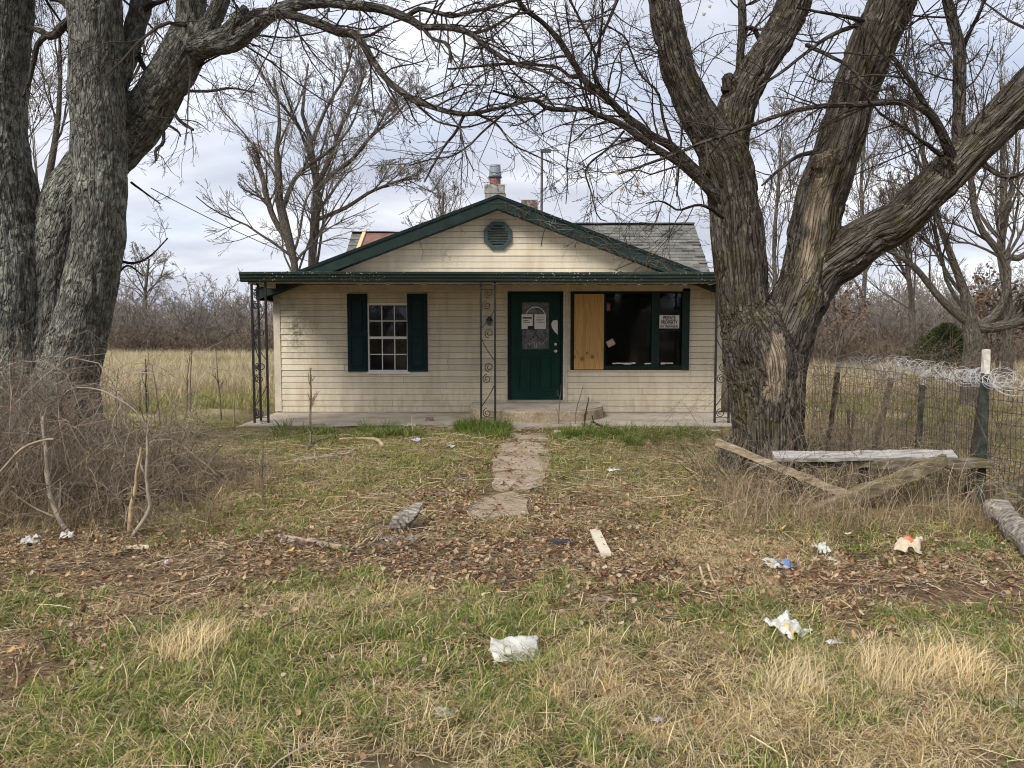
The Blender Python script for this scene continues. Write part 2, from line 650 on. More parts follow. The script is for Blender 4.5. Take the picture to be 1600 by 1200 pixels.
# window glass: thin pane
k = NT('glass', 0.05, 0.5)
gl = k.n.new('ShaderNodeBsdfGlossy')
gl.inputs['Roughness'].default_value = 0.03
gl.inputs['Color'].default_value = (0.9, 0.93, 0.95, 1)
tr = k.n.new('ShaderNodeBsdfTransparent')
tr.inputs['Color'].default_value = (0.62, 0.66, 0.66, 1)
fr = k.n.new('ShaderNodeFresnel')
fr.inputs['IOR'].default_value = 1.5
mx = k.n.new('ShaderNodeMixShader')
k.l.new(fr.outputs[0], mx.inputs[0])
k.l.new(tr.outputs[0], mx.inputs[1])
k.l.new(gl.outputs[0], mx.inputs[2])
k.l.new(mx.outputs[0], k.n['Material Output'].inputs['Surface'])
bp = k.n.new('ShaderNodeBump')
bp.inputs['Strength'].default_value = 0.06
bp.inputs['Distance'].default_value = 0.02
k.l.new(k.noise(k.pos(), 3.0, 2), bp.inputs['Height'])
k.l.new(bp.outputs[0], gl.inputs['Normal'])
M['glass'] = k.m

# frosted decorative door glass
k = NT('door_glass', 0.25, 0.5)
p = k.pos()
k.base(k.ramp(k.noise(p, 14, 4, 0.6), [(0.35, (0.06, 0.065, 0.068)), (0.65, (0.16, 0.165, 0.17))]))
k.bump(k.noise(p, 50, 2), 0.4, 0.01)
M['door_glass'] = k.m

# plywood with growth-ring figure and knots
k = NT('plywood', 0.75, 0.25)
p = k.pos((1, 0, 0.16))
wv = k.n.new('ShaderNodeTexWave')
wv.wave_type = 'BANDS'
wv.bands_direction = 'X'
k.l.new(p, wv.inputs['Vector'])
wv.inputs['Scale'].default_value = 3.2
wv.inputs['Distortion'].default_value = 16.0
wv.inputs['Detail'].default_value = 2.5
wv.inputs['Detail Scale'].default_value = 1.2
c = k.ramp(wv.outputs['Fac'], [(0.1, (0.52, 0.315, 0.12)), (0.6, (0.57, 0.355, 0.145)), (0.92, (0.46, 0.265, 0.09))])
for (cx, cz, r) in ((1.17, 1.10, 0.05), (1.33, 1.06, 0.055), (1.52, 1.10, 0.05), (1.42, 1.17, 0.035)):
    c = k.mix(k.ramp(blob(k, cx, cz, r, r * 1.2), [(0.0, 0.0), (0.7, 0.9)]), c, (0.20, 0.085, 0.03))
c = k.mix(k.ramp(k.noise(k.pos((60, 1, 4)), 1.0, 3), [(0.45, 0.0), (0.8, 0.3)]), c, (0.36, 0.20, 0.07))
k.base(c)
M['plywood'] = k.m


def wood_mat(name, lo, mid, hi, moss=None):
    """old timber; grain along the attribute-free object axis is taken from noise stretched in X"""
    k = NT(name, 0.9, 0.15)
    p = k.pos((3, 22, 22))
    g = k.noise(p, 1.6, 6, 0.65, 0.3)
    c = k.ramp(g, [(0.3, lo), (0.5, mid), (0.7, hi)])
    if moss:
        c = k.mix(k.ramp(k.noise(k.pos(), 7, 5, 0.7), [(0.5, 0.0), (0.62, 0.8)]), c, moss)
    k.base(c)
    k.bump(g, 0.7, 0.012)
    M[name] = k.m


wood_mat('timber_grey', (0.055, 0.045, 0.034), (0.14, 0.118, 0.088), (0.27, 0.24, 0.195), (0.115, 0.10, 0.040))
wood_mat('timber_pale', (0.18, 0.165, 0.148), (0.36, 0.34, 0.315), (0.53, 0.51, 0.485))
wood_mat('timber_moss', (0.075, 0.06, 0.038), (0.19, 0.155, 0.098), (0.33, 0.28, 0.19), (0.15, 0.125, 0.05))
wood_mat('timber_tan', (0.15, 0.115, 0.075), (0.31, 0.25, 0.17), (0.47, 0.40, 0.29))
wood_mat('timber_dark', (0.035, 0.027, 0.02), (0.075, 0.06, 0.045), (0.13, 0.11, 0.085))


def bark_mat(name, lo, mid, hi, lichen=None, lichen_amt=0.5, moss=None, bare=False, bump=1.0, stretch=0.2):
    k = NT(name, 0.95, 0.12)
    b = k.pos((1, 1, stretch), attr='bk')
    big = k.noise(b, 16, 6, 0.62, 0.6)
    plates = k.voro(k.mix(0.12, b, k.noise(b, 9, 3, color=True)), 26, 'DISTANCE_TO_EDGE')
    col = k.ramp(k.noise(b, 23, 7, 0.68, 0.3), [(0.3, lo), (0.5, mid), (0.72, hi)])
    b2 = k.pos((1, 1, 0.8), attr='bk')
    if moss:
        geo = k.pos()
        ms = k.math('MULTIPLY', k.ramp(k.noise(geo, 2.2, 4, 0.6), [(0.5, 0.0), (0.62, 1.0)]), k.ramp(k.noise(b, 30, 4, 0.7), [(0.35, 0.0), (0.6, 0.9)]))
        col = k.mix(ms, col, moss)
    if lichen:
        sp = k.ramp(k.noise(b2, 11, 5, 0.6, 0.8), [(0.56 - 0.06 * lichen_amt, 0.0), (0.62 - 0.04 * lichen_amt, 1.0)])
        sp = k.math('MULTIPLY', sp, k.ramp(k.noise(k.pos(), 1.4, 3), [(0.34, 0.15), (0.6, 1.0)]))
        sp = k.math('MULTIPLY', sp, k.ramp(k.noise(b2, 60, 3), [(0.3, 0.4), (0.6, 1.0)]))
        col = k.mix(k.math('MULTIPLY', sp, 0.85), col, lichen)
        fl = k.ramp(k.voro(b2, 48), [(0.14, 1.0), (0.22, 0.0)])
        fl = k.math('MULTIPLY', fl, k.ramp(k.noise(b2, 5, 3), [(0.45, 0.0), (0.6, 0.8)]))
        col = k.mix(fl, col, tuple(min(1, c * 1.25) for c in lichen))
    if bare:
        col = k.mix(k.attr('bare', 'Fac'), col, k.ramp(k.noise(b, 30, 5, 0.6), [(0.3, (0.20, 0.155, 0.105)), (0.55, (0.37, 0.30, 0.215)), (0.75, (0.46, 0.39, 0.29))]))
    k.base(col)
    h = k.math('ADD', k.math('MULTIPLY', k.ramp(plates, [(0.0, 0.0), (0.18, 1.0)]), 0.6), k.math('MULTIPLY', big, 1.0))
    k.bump(h, bump, 0.05)
    M[name] = k.m


bark_mat('bark_left', (0.050, 0.047, 0.041), (0.115, 0.110, 0.098), (0.195, 0.188, 0.168), (0.38, 0.39, 0.325), 1.9, None)
bark_mat('bark_right', (0.034, 0.028, 0.023), (0.100, 0.086, 0.070), (0.245, 0.22, 0.185), (0.28, 0.26, 0.215), -0.3, (0.085, 0.070, 0.022), True, stretch=0.10)
bark_mat('bark_limb', (0.034, 0.029, 0.024), (0.075, 0.065, 0.053), (0.15, 0.135, 0.112), (0.26, 0.26, 0.21), 0.1)
bark_mat('bark_far', (0.085, 0.073, 0.060), (0.14, 0.122, 0.10), (0.21, 0.185, 0.155))
plain('twig_dark', (0.060, 0.048, 0.040), 0.9, 0.3, 3, 0.15, 0.0)
plain('twig_far', (0.185, 0.165, 0.145), 0.95, 0.25, 0.6, 0.1, 0.0)
plain('twig_wood', (0.20, 0.172, 0.148), 0.95, 0.3, 0.25, 0.1, 0.0)
plain('vine_dry', (0.155, 0.120, 0.090), 0.9, 0.5, 2.5, 0.15, 0.0)
plain('vine_pale', (0.34, 0.27, 0.19), 0.9, 0.35, 3, 0.15, 0.0)
plain('stem_tan', (0.42, 0.32, 0.20), 0.9, 0.3, 9, 0.15, 0.0)
plain('stick_grey', (0.30, 0.25, 0.20), 0.9, 0.4, 12, 0.15, 0.4)

# blades: colour stored per blade, drifting a little from clump to clump
k = NT('blade', 0.6, 0.25)
c = k.mix(1.0, k.attr('Col'), k.ramp(k.rand(), [(0.0, (0.80, 0.82, 0.80)), (0.5, (1.0, 1.0, 1.0)), (1.0, (1.22, 1.15, 1.1))]), 'MULTIPLY')
k.base(c)
k.leafy(c, 0.28)
M['blade'] = k.m
k = NT('litter_leaf', 0.75, 0.2)
c = k.ramp(k.rand(), [(0.0, (0.12, 0.066, 0.040)), (0.2, (0.25, 0.135, 0.08)), (0.4, (0.34, 0.225, 0.135)), (0.6, (0.43, 0.325, 0.215)), (0.78, (0.31, 0.155, 0.075)), (0.93, (0.52, 0.43, 0.31)), (1.0, (0.55, 0.34, 0.12))])
c = k.mix(0.6, c, k.ramp(k.noise(k.pos(), 60, 3), [(0.3, 0.7), (0.7, 1.2)]), 'MULTIPLY')
k.base(c)
k.leafy(c, 0.15)
M['litter_leaf'] = k.m
k = NT('cedar', 0.7, 0.2)
c = k.ramp(k.noise(k.pos(), 2.5, 3), [(0.35, (0.028, 0.040, 0.014)), (0.65, (0.060, 0.075, 0.028))])
k.base(c)
M['cedar'] = k.m

# ground: soil, thatch and dull turf; the zone attribute says which grows where
k = NT('ground', 0.95, 0.1)
p = k.pos()
soil = k.ramp(k.noise(p, 5, 7, 0.68), [(0.3, (0.075, 0.043, 0.026)), (0.5, (0.165, 0.098, 0.060)), (0.72, (0.27, 0.175, 0.115))])
thatch = k.ramp(k.noise(p, 14, 7, 0.7), [(0.3, (0.085, 0.058, 0.035)), (0.5, (0.19, 0.135, 0.080)), (0.72, (0.34, 0.265, 0.165))])
turf = k.ramp(k.noise(p, 16, 6, 0.7), [(0.3, (0.045, 0.050, 0.018)), (0.6, (0.105, 0.115, 0.040)), (0.75, (0.19, 0.175, 0.075))])
field = k.ramp(k.noise(k.pos((1, 2.2, 1)), 0.35, 7, 0.65), [(0.35, (0.29, 0.23, 0.13)), (0.55, (0.41, 0.34, 0.20)), (0.72, (0.26, 0.25, 0.11))])
zs = k.n.new('ShaderNodeSeparateColor')
k.l.new(k.attr('zone'), zs.inputs[0])
wob = k.math('MULTIPLY', k.math('SUBTRACT', k.noise(p, 9, 5, 0.7), 0.5), 0.7)
c = k.mix(k.math('ADD', zs.outputs[0], wob, True), thatch, turf)
c = k.mix(k.math('ADD', zs.outputs[1], wob, True), c, soil)
c = k.mix(zs.outputs[2], c, field)
k.base(c)
k.bump(k.noise(p, 30, 6, 0.75), 0.8, 0.03)
M['ground'] = k.m

# ------------------------------------------------------------------ ground
def gh(x, y):
    """height of the ground"""
    x = np.asarray(x, float)
    y = np.asarray(y, float)
    near = np.clip((16 - np.abs(y - 4)) / 6, 0, 1) * np.clip((14 - np.abs(x)) / 4, 0, 1)
    h = (n2(x, y, 0.55, 2, 3) - 0.5) * 0.10 + (n2(x, y, 2.1, 3, 5) - 0.5) * 0.055
    h = h * near
    def bumpat(cx, cy, r, a):
        return a * np.exp(-((x - cx) ** 2 + (y - cy) ** 2) / (r * r))
    h = h + bumpat(2.75, 8.45, 0.75, 0.13) + bumpat(-5.4, 9.7, 1.3, 0.16) + bumpat(-3.6, 6.6, 1.2, 0.06)
    pathx = 0.14 - (11 - y) * 0.055
    flat = np.exp(-((x - pathx) / 0.65) ** 4) * np.clip((12.6 - y) * 2, 0, 1) * np.clip((y - 5.9) * 4, 0, 1)
    porch = np.clip((y - 11.6) / 0.7, 0, 1) * np.clip((5.6 - np.abs(x + 0.2)) / 0.8, 0, 1)
    h = h * (1 - np.maximum(flat, porch)) - 0.012 * flat
    far = np.clip((np.hypot(x, y) - 18) / 20, 0, 1)
    return h + far * (n2(x, y, 0.05, 2, 9) - 0.5) * 0.5


def patch_mask(x, y, lst):
    r = np.zeros_like(np.asarray(x, float))
    for (u, v, ru, rv, a) in lst:
        c = G(u, v)
        rx = ru / FPX * math.hypot(c[1], CAM_H)
        ry = max(0.12, abs(G(u, v - rv)[1] - G(u, v + rv)[1]) / 2)
        d = ((x - c[0]) / rx) ** 2 + ((y - c[1]) / ry) ** 2
        r = np.maximum(r, a * np.exp(-d * 0.9))
    return r


GREEN_P = [(620, 1060, 260, 100, 1.0), (980, 930, 110, 35, 0.9), (420, 1110, 130, 70, 0.75), (1130, 980, 130, 50, 0.7), (60, 940, 70, 40, 0.8), (1500, 985, 110, 40, 0.7),
           (760, 960, 150, 30, 0.75), (480, 930, 110, 35, 0.55), (900, 1130, 200, 60, 0.7), (1150, 1120, 90, 90, 0.6), (690, 683, 130, 18, 1.0), (950, 685, 110, 16, 0.9),
           (470, 690, 70, 14, 0.7), (640, 740, 160, 40, 0.45), (930, 730, 90, 40, 0.45), (1080, 760, 60, 30, 0.5), (430, 800, 120, 40, 0.5), (1400, 850, 170, 30, 0.6), (130, 1090, 120, 60, 0.6),
           (300, 660, 100, 30, 0.7)]
SOIL_P = [(240, 893, 150, 26, 1.0), (120, 890, 60, 15, 0.8), (1480, 935, 160, 28, 0.85), (900, 850, 80, 20, 0.8), (1090, 940, 60, 20, 0.7), (60, 1060, 70, 30, 0.75), (900, 905, 220, 24, 0.85),
          (600, 885, 240, 26, 0.8), (1300, 905, 170, 25, 0.8), (430, 930, 150, 22, 0.5), (720, 770, 60, 60, 0.55), (890, 790, 60, 50, 0.45), (1020, 690, 30, 12, 0.5)]
LITTER_P = [(200, 870, 260, 40, 1.0), (560, 870, 260, 50, 1.0), (900, 880, 220, 60, 0.9), (1280, 920, 260, 40, 0.9), (100, 1000, 130, 60, 0.7), (400, 960, 260, 40, 0.6), (720, 780, 90, 90, 0.9),
            (890, 800, 80, 70, 0.6), (1050, 710, 90, 40, 0.5), (1100, 860, 120, 60, 0.6), (700, 715, 60, 30, 0.6), (1480, 900, 120, 40, 0.7)]


def zones(x, y):
    x = np.asarray(x, float)
    y = np.asarray(y, float)
    nz = n2(x, y, 0.9, 3, 21)
    nf = n2(x, y, 3.0, 2, 22)
    green = np.clip(patch_mask(x, y, GREEN_P) * (0.75 + 0.8 * nf) + np.clip((nz - 0.48) * 3.0, 0, 0.7), 0, 1)
    soil = np.clip(patch_mask(x, y, SOIL_P) * (0.5 + nf) + np.clip((n2(x, y, 1.5, 3, 23) - 0.64) * 4, 0, 0.7), 0, 1)
    green = green * (1 - soil)
    field = np.clip((y - 12.5) / 2.5, 0, 1) * np.clip((np.abs(x + 0.3) - 4.5) / 1.5, 0, 1)
    field = np.maximum(field, np.clip((y - 22) / 3, 0, 1))
    field = np.maximum(field, np.clip((x - 4.2) / 1.0, 0, 1) * np.clip((y - 9.5) / 1.5, 0, 1))
    return green, soil, field


def axis_coords(fine0, fine1, step, lo, hi):
    a = list(np.arange(fine0, fine1 + 1e-6, step))
    s = step
    while a[-1] < hi:
        s *= 1.22
        a.append(a[-1] + s)
    s = step
    b = []
    cur = fine0
    while cur > lo:
        s *= 1.22
        cur -= s
        b.append(cur)
    return np.array(b[::-1] + a)


gx = axis_coords(-6.5, 6.5, 0.09, -700, 700)
gy = axis_coords(1.5, 13.0, 0.09, -120, 900)
XX, YY = np.meshgrid(gx, gy, indexing='xy')
ZZ = gh(XX, YY)
zg, zsoil, zf = zones(XX, YY)
mb = MB()
nxg, nyg = len(gx), len(gy)
idx = np.arange(nxg * nyg).reshape(nyg, nxg)
q = np.stack([idx[:-1, :-1], idx[:-1, 1:], idx[1:, 1:], idx[1:, :-1]], -1).reshape(-1, 4)
mb.add(np.stack([XX, YY, ZZ], -1).reshape(-1, 3), q, zone=np.stack([zg, zsoil, zf, np.ones_like(zg)], -1).reshape(-1, 4))
ground = mb.build('ground', M['ground'], smooth=True)
tag(ground, 'rough front yard of thatch, soil and patchy turf running out to a pale field', 'ground', kind='structure')

# concrete path: broken slabs nearly level with the soil
path = MB()
slabs = [[(748, 782), (800, 768), (822, 782), (826, 806), (786, 812), (740, 811), (724, 798)],
         [(772, 742), (812, 738), (852, 741), (850, 760), (826, 768), (790, 768), (768, 760)],
         [(770, 717), (812, 714), (858, 716), (858, 738), (812, 736), (772, 740)],
         [(780, 694), (818, 690), (850, 694), (859, 713), (812, 712), (772, 715)],
         [(798, 679), (850, 679), (856, 688), (818, 688), (790, 689)]]
path_root = None
for i, s in enumerate(slabs):
    rg = np.random.default_rng(40 + i)
    ring = []
    for j in range(len(s)):
        a, b = G(*s[j]), G(*s[(j + 1) % len(s)])
        for t in np.linspace(0, 1, 6)[:-1]:
            ring.append(a + (b - a) * t + np.append(rg.normal(0, 0.016, 2), 0))
    ring = np.array(ring)
    ring[:, 2] = 0.014 + 0.006 * (i % 3)
    tilt = rg.normal(0, 0.006, 2)
    ring[:, 2] += (ring[:, :2] - ring[:, :2].mean(0)) @ tilt
    m_ = MB().prism(ring[::-1], (0, 0, -0.09))
    if i == 0:
        path_root = thing('path', 'broken concrete garden path leading to the front step', 'path', ring.mean(0) * (1, 1, 0))
        path_root['kind'] = 'structure'
    m_.build('path_slab', M['path_concrete'], path_root)

# ------------------------------------------------------------------ house
WY = 14.6                      # front wall plane
XL, XR = -4.50, 3.97
XC = (XL + XR) / 2
DEEP = 20.0


def W(u, v, Y=WY):
    p = P(u, v, Y)
    return p[0], p[2]


house = thing('house', 'abandoned cream-sided bungalow with dark green trim, front gable and low porch roof', 'house', (XC, WY, 0))

wl0, wl1 = W(575, 581), W(639, 474)          # left window opening
dr0, dr1 = W(793, 627), W(880, 453)          # door opening
pw0, pw1 = W(891, 578), W(1077, 451)         # picture window opening
OPEN = [(wl0[0], wl1[0], wl0[1], wl1[1]), (dr0[0], dr1[0], dr0[1], dr1[1]), (pw0[0], pw1[0], pw0[1], pw1[1])]
WALL_TOP = 2.40
COURSE = 0.1135


def cut_spans(x0, x1, za, zb):
    spans = [(x0, x1)]
    for (a, b, c, d) in OPEN:
        if min(zb, d) - max(za, c) > 0.35 * (zb - za):
            new = []
            for (s, e) in spans:
                if b <= s or a >= e:
                    new.append((s, e))
                    continue
                if a > s:
                    new.append((s, a))
                if b < e:
                    new.append((b, e))
            spans = new
    return spans


# wall core with the three openings left open
core = MB()
xs = sorted({XL, XR, *[o[0] for o in OPEN], *[o[1] for o in OPEN]})
for a, b in zip(xs[:-1], xs[1:]):
    hole = [o for o in OPEN if o[0] <= a + 1e-6 and o[1] >= b - 1e-6]
    if hole:
        o = hole[0]
        core.box((a, WY + 0.003, 0.0), (b, WY + 0.14, o[2]))
        core.box((a, WY + 0.003, o[3]), (b, WY + 0.14, WALL_TOP - 0.04))
    else:
        core.box((a, WY + 0.003, 0.0), (b, WY + 0.14, WALL_TOP - 0.04))
front_wall = core.build('front_wall', M['trim_cream'], house)


def plank(parent, x0, x1, z0, h, Y=WY, x0t=None, x1t=None, seed=0):
    x0t = x0 if x0t is None else x0t
    x1t = x1 if x1t is None else x1t
    j = (random.Random(seed).random() - 0.5) * 0.006
    yb, yt = Y - 0.024 + j, Y - 0.015 + j
    h = h - 0.012
    v = [(x0, yb, z0), (x1, yb, z0), (x1, Y + 0.002, z0), (x0, Y + 0.002, z0),
         (x0t, yt, z0 + h), (x1t, yt, z0 + h), (x1t, Y + 0.002, z0 + h), (x0t, Y + 0.002, z0 + h)]
    return MB().hexa(v).build('siding_plank', M['siding'], parent)


z, i = 0.05, 0
while z < WALL_TOP:
    h = min(COURSE, WALL_TOP - z)
    for n_, (a, b) in enumerate(cut_spans(XL + 0.10, XR - 0.10, z, z + h)):
        if b - a > 0.03:
            cuts = [a, b]
            if b - a > 1.6:               # butt joints where two lengths meet
                cuts = [a, a + (b - a) * random.Random(i * 31 + n_).uniform(0.25, 0.75), b]
            for m__, (ca, cb) in enumerate(zip(cuts[:-1], cuts[1:])):
                plank(front_wall, ca + (0.003 if m__ else 0), cb, z, h + 0.004, seed=i * 7 + n_ + m__ * 101)
    z += COURSE
    i += 1
# bottom starter strip and corner boards
MB().box((XL + 0.09, WY - 0.012, 0.0), (XR - 0.09, WY + 0.002, 0.052)).build('starter_strip', M['concrete'], front_wall)
for a in (XL, XR - 0.10):
    MB().box((a - 0.012, WY - 0.034, 0.06), (a + 0.112, WY + 0.08, WALL_TOP)).build('corner_board', M['trim_cream'], front_wall)

# gable
SLOPE = 0.375
EAVE_X = 4.41                       # half span to the eave
RIDGE_X = -0.262
RIDGE_Z = 4.05                      # roof top at the ridge
RY = WY - 0.32                      # front edge of the roof


def roof_z(x):
    return RIDGE_Z - abs(x - RIDGE_X) * SLOPE


gz0 = 2.66
gcore = MB()
hw = (roof_z(RIDGE_X) - 0.14 - 2.365) / SLOPE
gcore.prism([(RIDGE_X - hw, WY + 0.004, 2.365), (RIDGE_X + hw, WY + 0.004, 2.365), (RIDGE_X, WY + 0.004, RIDGE_Z - 0.14)], (0, 0.12, 0))
gable_wall = gcore.build('gable_wall', M['trim_cream'], house)
z, i = gz0, 0
while z < RIDGE_Z - 0.2:
    h = COURSE
    top = RIDGE_Z - 0.135
    w0 = (top - z) / SLOPE
    w1 = max(0.02, (top - z - h) / SLOPE)
    w0, w1 = min(w0, XR - RIDGE_X), min(w1, XR - RIDGE_X)
    plank(gable_wall, RIDGE_X - w0, RIDGE_X + w0, z, h + 0.004, WY, RIDGE_X - w1, RIDGE_X + w1, seed=900 + i)
    z += COURSE
    i += 1

# octagonal louvre vent
cx, cz = W(778, 369)
vent_r = 0.285
ang = [math.pi / 8 + k_ * math.pi / 4 for k_ in range(8)]
vm = MB()
o_ = [(cx + vent_r * math.cos(a), WY - 0.075, cz + vent_r * math.sin(a)) for a in ang]
i_ = [(cx + vent_r * 0.74 * math.cos(a), WY - 0.075, cz + vent_r * 0.74 * math.sin(a)) for a in ang]
for k_ in range(8):
    j = (k_ + 1) % 8
    a, b, c_, d_ = np.array(o_[k_]), np.array(o_[j]), np.array(i_[j]), np.array(i_[k_])
    dp = np.array((0, 0.07, 0))
    ins = np.array((0, 0.012, 0))
    vm.hexa([a + dp, b + dp, c_ + dp, d_ + dp, a + ins, b + ins, c_, d_])
vent = vm.build('gable_vent', M['vent_grey'], house)
MB().prism([(x, WY - 0.012, z_) for x, _, z_ in i_], (0, 0.006, 0)).build('vent_back', M['green_dark'], vent)
for k_ in range(8):
    zz = cz - 0.175 + k_ * 0.05
    hwid = min(vent_r * 0.72 * math.cos(math.pi / 8), vent_r * 0.70 * (math.cos(math.pi / 8) + math.sin(math.pi / 8)) - abs(zz - cz))
    v = [(cx - hwid, WY - 0.070, zz - 0.018), (cx + hwid, WY - 0.070, zz - 0.018), (cx + hwid, WY - 0.064, zz - 0.020), (cx - hwid, WY - 0.064, zz - 0.020),
         (cx - hwid, WY - 0.030, zz + 0.022), (cx + hwid, WY - 0.030, zz + 0.022), (cx + hwid, WY - 0.024, zz + 0.020), (cx - hwid, WY - 0.024, zz + 0.020)]
    MB().hexa(v).build('louvre', M['vent_grey'], vent)

# side and back walls
side = MB()
side.box((XL + 0.005, WY + 0.14, 0.0), (XL + 0.12, DEEP + 4, 2.34))
side.box((XR - 0.12, WY + 0.14, 0.0), (XR - 0.005, DEEP + 4, 2.34))
side.box((XL + 0.12, DEEP + 3.9, 0.0), (XR - 0.12, DEEP + 4, 2.42))
sw = side.build('side_wall', M['siding'], house)
z, i = 0.05, 0
while z < 2.28:
    for sx, xx in ((-1, XL), (1, XR)):
        v = [(xx + sx * 0.022, WY + 0.10, z), (xx + sx * 0.022, DEEP - 2, z), (xx - sx * 0.003, DEEP - 2, z), (xx - sx * 0.003, WY + 0.10, z),
             (xx + sx * 0.006, WY + 0.10, z + COURSE), (xx + sx * 0.006, DEEP - 2, z + COURSE), (xx - sx * 0.003, DEEP - 2, z + COURSE), (xx - sx * 0.003, WY + 0.10, z + COURSE)]
        MB().hexa(v).build('siding_plank', M['siding'], sw)
    z += COURSE
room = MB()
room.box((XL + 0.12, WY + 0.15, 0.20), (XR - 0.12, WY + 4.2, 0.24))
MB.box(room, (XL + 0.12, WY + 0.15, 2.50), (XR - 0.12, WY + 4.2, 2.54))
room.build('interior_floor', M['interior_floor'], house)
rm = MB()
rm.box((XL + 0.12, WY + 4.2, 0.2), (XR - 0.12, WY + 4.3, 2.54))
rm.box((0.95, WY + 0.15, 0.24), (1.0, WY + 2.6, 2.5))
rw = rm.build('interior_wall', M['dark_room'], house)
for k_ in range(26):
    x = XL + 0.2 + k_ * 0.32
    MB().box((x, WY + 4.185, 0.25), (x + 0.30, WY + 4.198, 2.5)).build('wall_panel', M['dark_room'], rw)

# roof over the front gable
rf = MB()
for s in (-1, 1):
    e = RIDGE_X + s * EAVE_X
    ze = roof_z(e)
    a = [(RIDGE_X, RY, RIDGE_Z), (e, RY, ze), (e, RY, ze - 0.10), (RIDGE_X, RY, RIDGE_Z - 0.10)]
    rf.prism(a, (0, 6.5, 0))
roof = rf.build('roof', M['shingle'], house)
# rake boards with a dark drip edge, soffits and eave boards
for s in (-1, 1):
    e = RIDGE_X + s * (EAVE_X + 0.03)
    ze = roof_z(e)
    n_ = 14
    for (nm, t0, t1, y0, y1, mt) in (('rake_board', -0.03, -0.225, RY - 0.035, RY - 0.002, 'green_trim'), ('drip_edge', 0.028, -0.028, RY - 0.055, RY + 0.05, 'green_dark')):
        p = [(RIDGE_X, y0, RIDGE_Z + t0), (e, y0, ze + t0), (e, y0, ze + t1), (RIDGE_X, y0, RIDGE_Z + t1)]
        if s > 0:
            p = p[::-1]
        MB().prism(p, (0, y1 - y0, 0)).build(nm, M[mt], roof)
    p = [(RIDGE_X, RY, RIDGE_Z - 0.20), (e, RY, ze - 0.20), (e, RY, ze - 0.215), (RIDGE_X, RY, RIDGE_Z - 0.215)]
    if s > 0:
        p = p[::-1]
    MB().prism(p, (0, 0.30, 0)).build('soffit', M['green_dark'], roof)
    MB().box((min(e, e + s * 0.03), RY - 0.03, ze - 0.22), (max(e, e + s * 0.03), RY + 6, ze + 0.01)).build('eave_board', M['green_trim'], roof)
    x_a, x_b = sorted((e, (XL if s < 0 else XR) - s * 0.0))
    MB().box((x_a, RY, ze - 0.235), (x_b, RY + 6, ze - 0.222)).build('soffit', M['green_trim'], roof)

# rear cross wing: steep roof with individual shingle tabs facing the street
RGY, RGZ = 20.0, 4.33
RSL = 0.80
EY = RGY - (RGZ - 2.42) / RSL
sl = math.hypot(1, RSL)
ny_, nz_ = 1 / sl, RSL / sl       # unit vector up the slope in (y, z)


def rear_block(rx0, rx1, rgz, seed):
    ez_ = rgz - (RGY - EY) * RSL
    rr = MB()
    rr.prism([(rx0, RGY, rgz), (rx0, EY, ez_), (rx0, EY, ez_ - 0.10), (rx0, RGY, rgz - 0.13)], (rx1 - rx0, 0, 0))
    rr.prism([(rx0, RGY, rgz - 0.13), (rx0, 2 * RGY - EY, ez_ - 0.10), (rx0, 2 * RGY - EY, ez_), (rx0, RGY, rgz)], (rx1 - rx0, 0, 0))
    rf_ = rr.build('rear_roof', M['shingle'], house)
    tabs = MB()
    rg = np.random.default_rng(seed)
    rows = int(math.hypot(RGY - EY, rgz - ez_) / 0.135)

    def pt(x_, s_, n__):
        return (min(x_, rx1), EY + s_ * ny_ - n__ * nz_, ez_ + s_ * nz_ + n__ * ny_)
    for r in range(rows):
        x = rx0 + (0.15 if r % 2 else 0)
        while x < rx1 - 0.05:
            w_ = 0.295 + rg.normal(0, 0.008)
            s0 = r * 0.135 + rg.normal(0, 0.007)
            if rg.random() > 0.015:
                lift = 0.014 + abs(rg.normal(0, 0.004)) + (0.025 if rg.random() < 0.06 else 0)
                v = [pt(x, s0, 0.002), pt(x + w_, s0, 0.002), pt(x + w_, s0 + 0.15, 0.002), pt(x, s0 + 0.15, 0.002),
                     pt(x, s0, lift), pt(x + w_, s0, lift), pt(x + w_, s0 + 0.15, 0.006), pt(x, s0 + 0.15, 0.006)]
                tabs.add(v, [(4, 5, 6, 7), (0, 1, 5, 4), (1, 2, 6, 5), (3, 0, 4, 7)], tone=np.full(8, rg.random()))
            x += w_ + 0.010
    tb = tabs.build('shingle_tabs', M['shingle'], rf_)
    tb['kind'] = 'stuff'
    MB().beam((rx0, RGY, rgz + 0.012), (rx1, RGY, rgz + 0.012), 0.22, 0.022, segs=20, jit=0.006, seed=seed).build('ridge_cap', M['shingle'], rf_)
    return rf_


rear_roof = rear_block(-0.26, 4.68, RGZ, 5)
left_roof = rear_block(-4.12, -0.27, RGZ - 0.22, 6)
LEFT_E = RGZ - 0.22 - (RGY - EY) * RSL
rw_ = MB()
rw_.prism([(-4.0, EY + 0.3, 0.0), (-4.0, 2 * RGY - EY - 0.3, 0.0), (-4.0, 2 * RGY - EY - 0.3, 2.1), (-4.0, RGY, RGZ - 0.5), (-4.0, EY + 0.3, 2.1)], (8.5, 0, 0))
rw_.build('rear_wing', M['siding'], house)


def on_roof(u, v, lift=0.03):
    """point of the rear roof plane seen at (u, v)"""
    dx, dy = (u - 800) / FPX, (600 - v) / FPX
    d = np.array((dx, CP + dy * SP, -SP + dy * CP))
    t = (LEFT_E - CAM_H - EY * RSL) / (d[2] - RSL * d[1])
    return np.array((0, 0, CAM_H)) + d * t + np.array((0, -nz_, ny_)) * lift


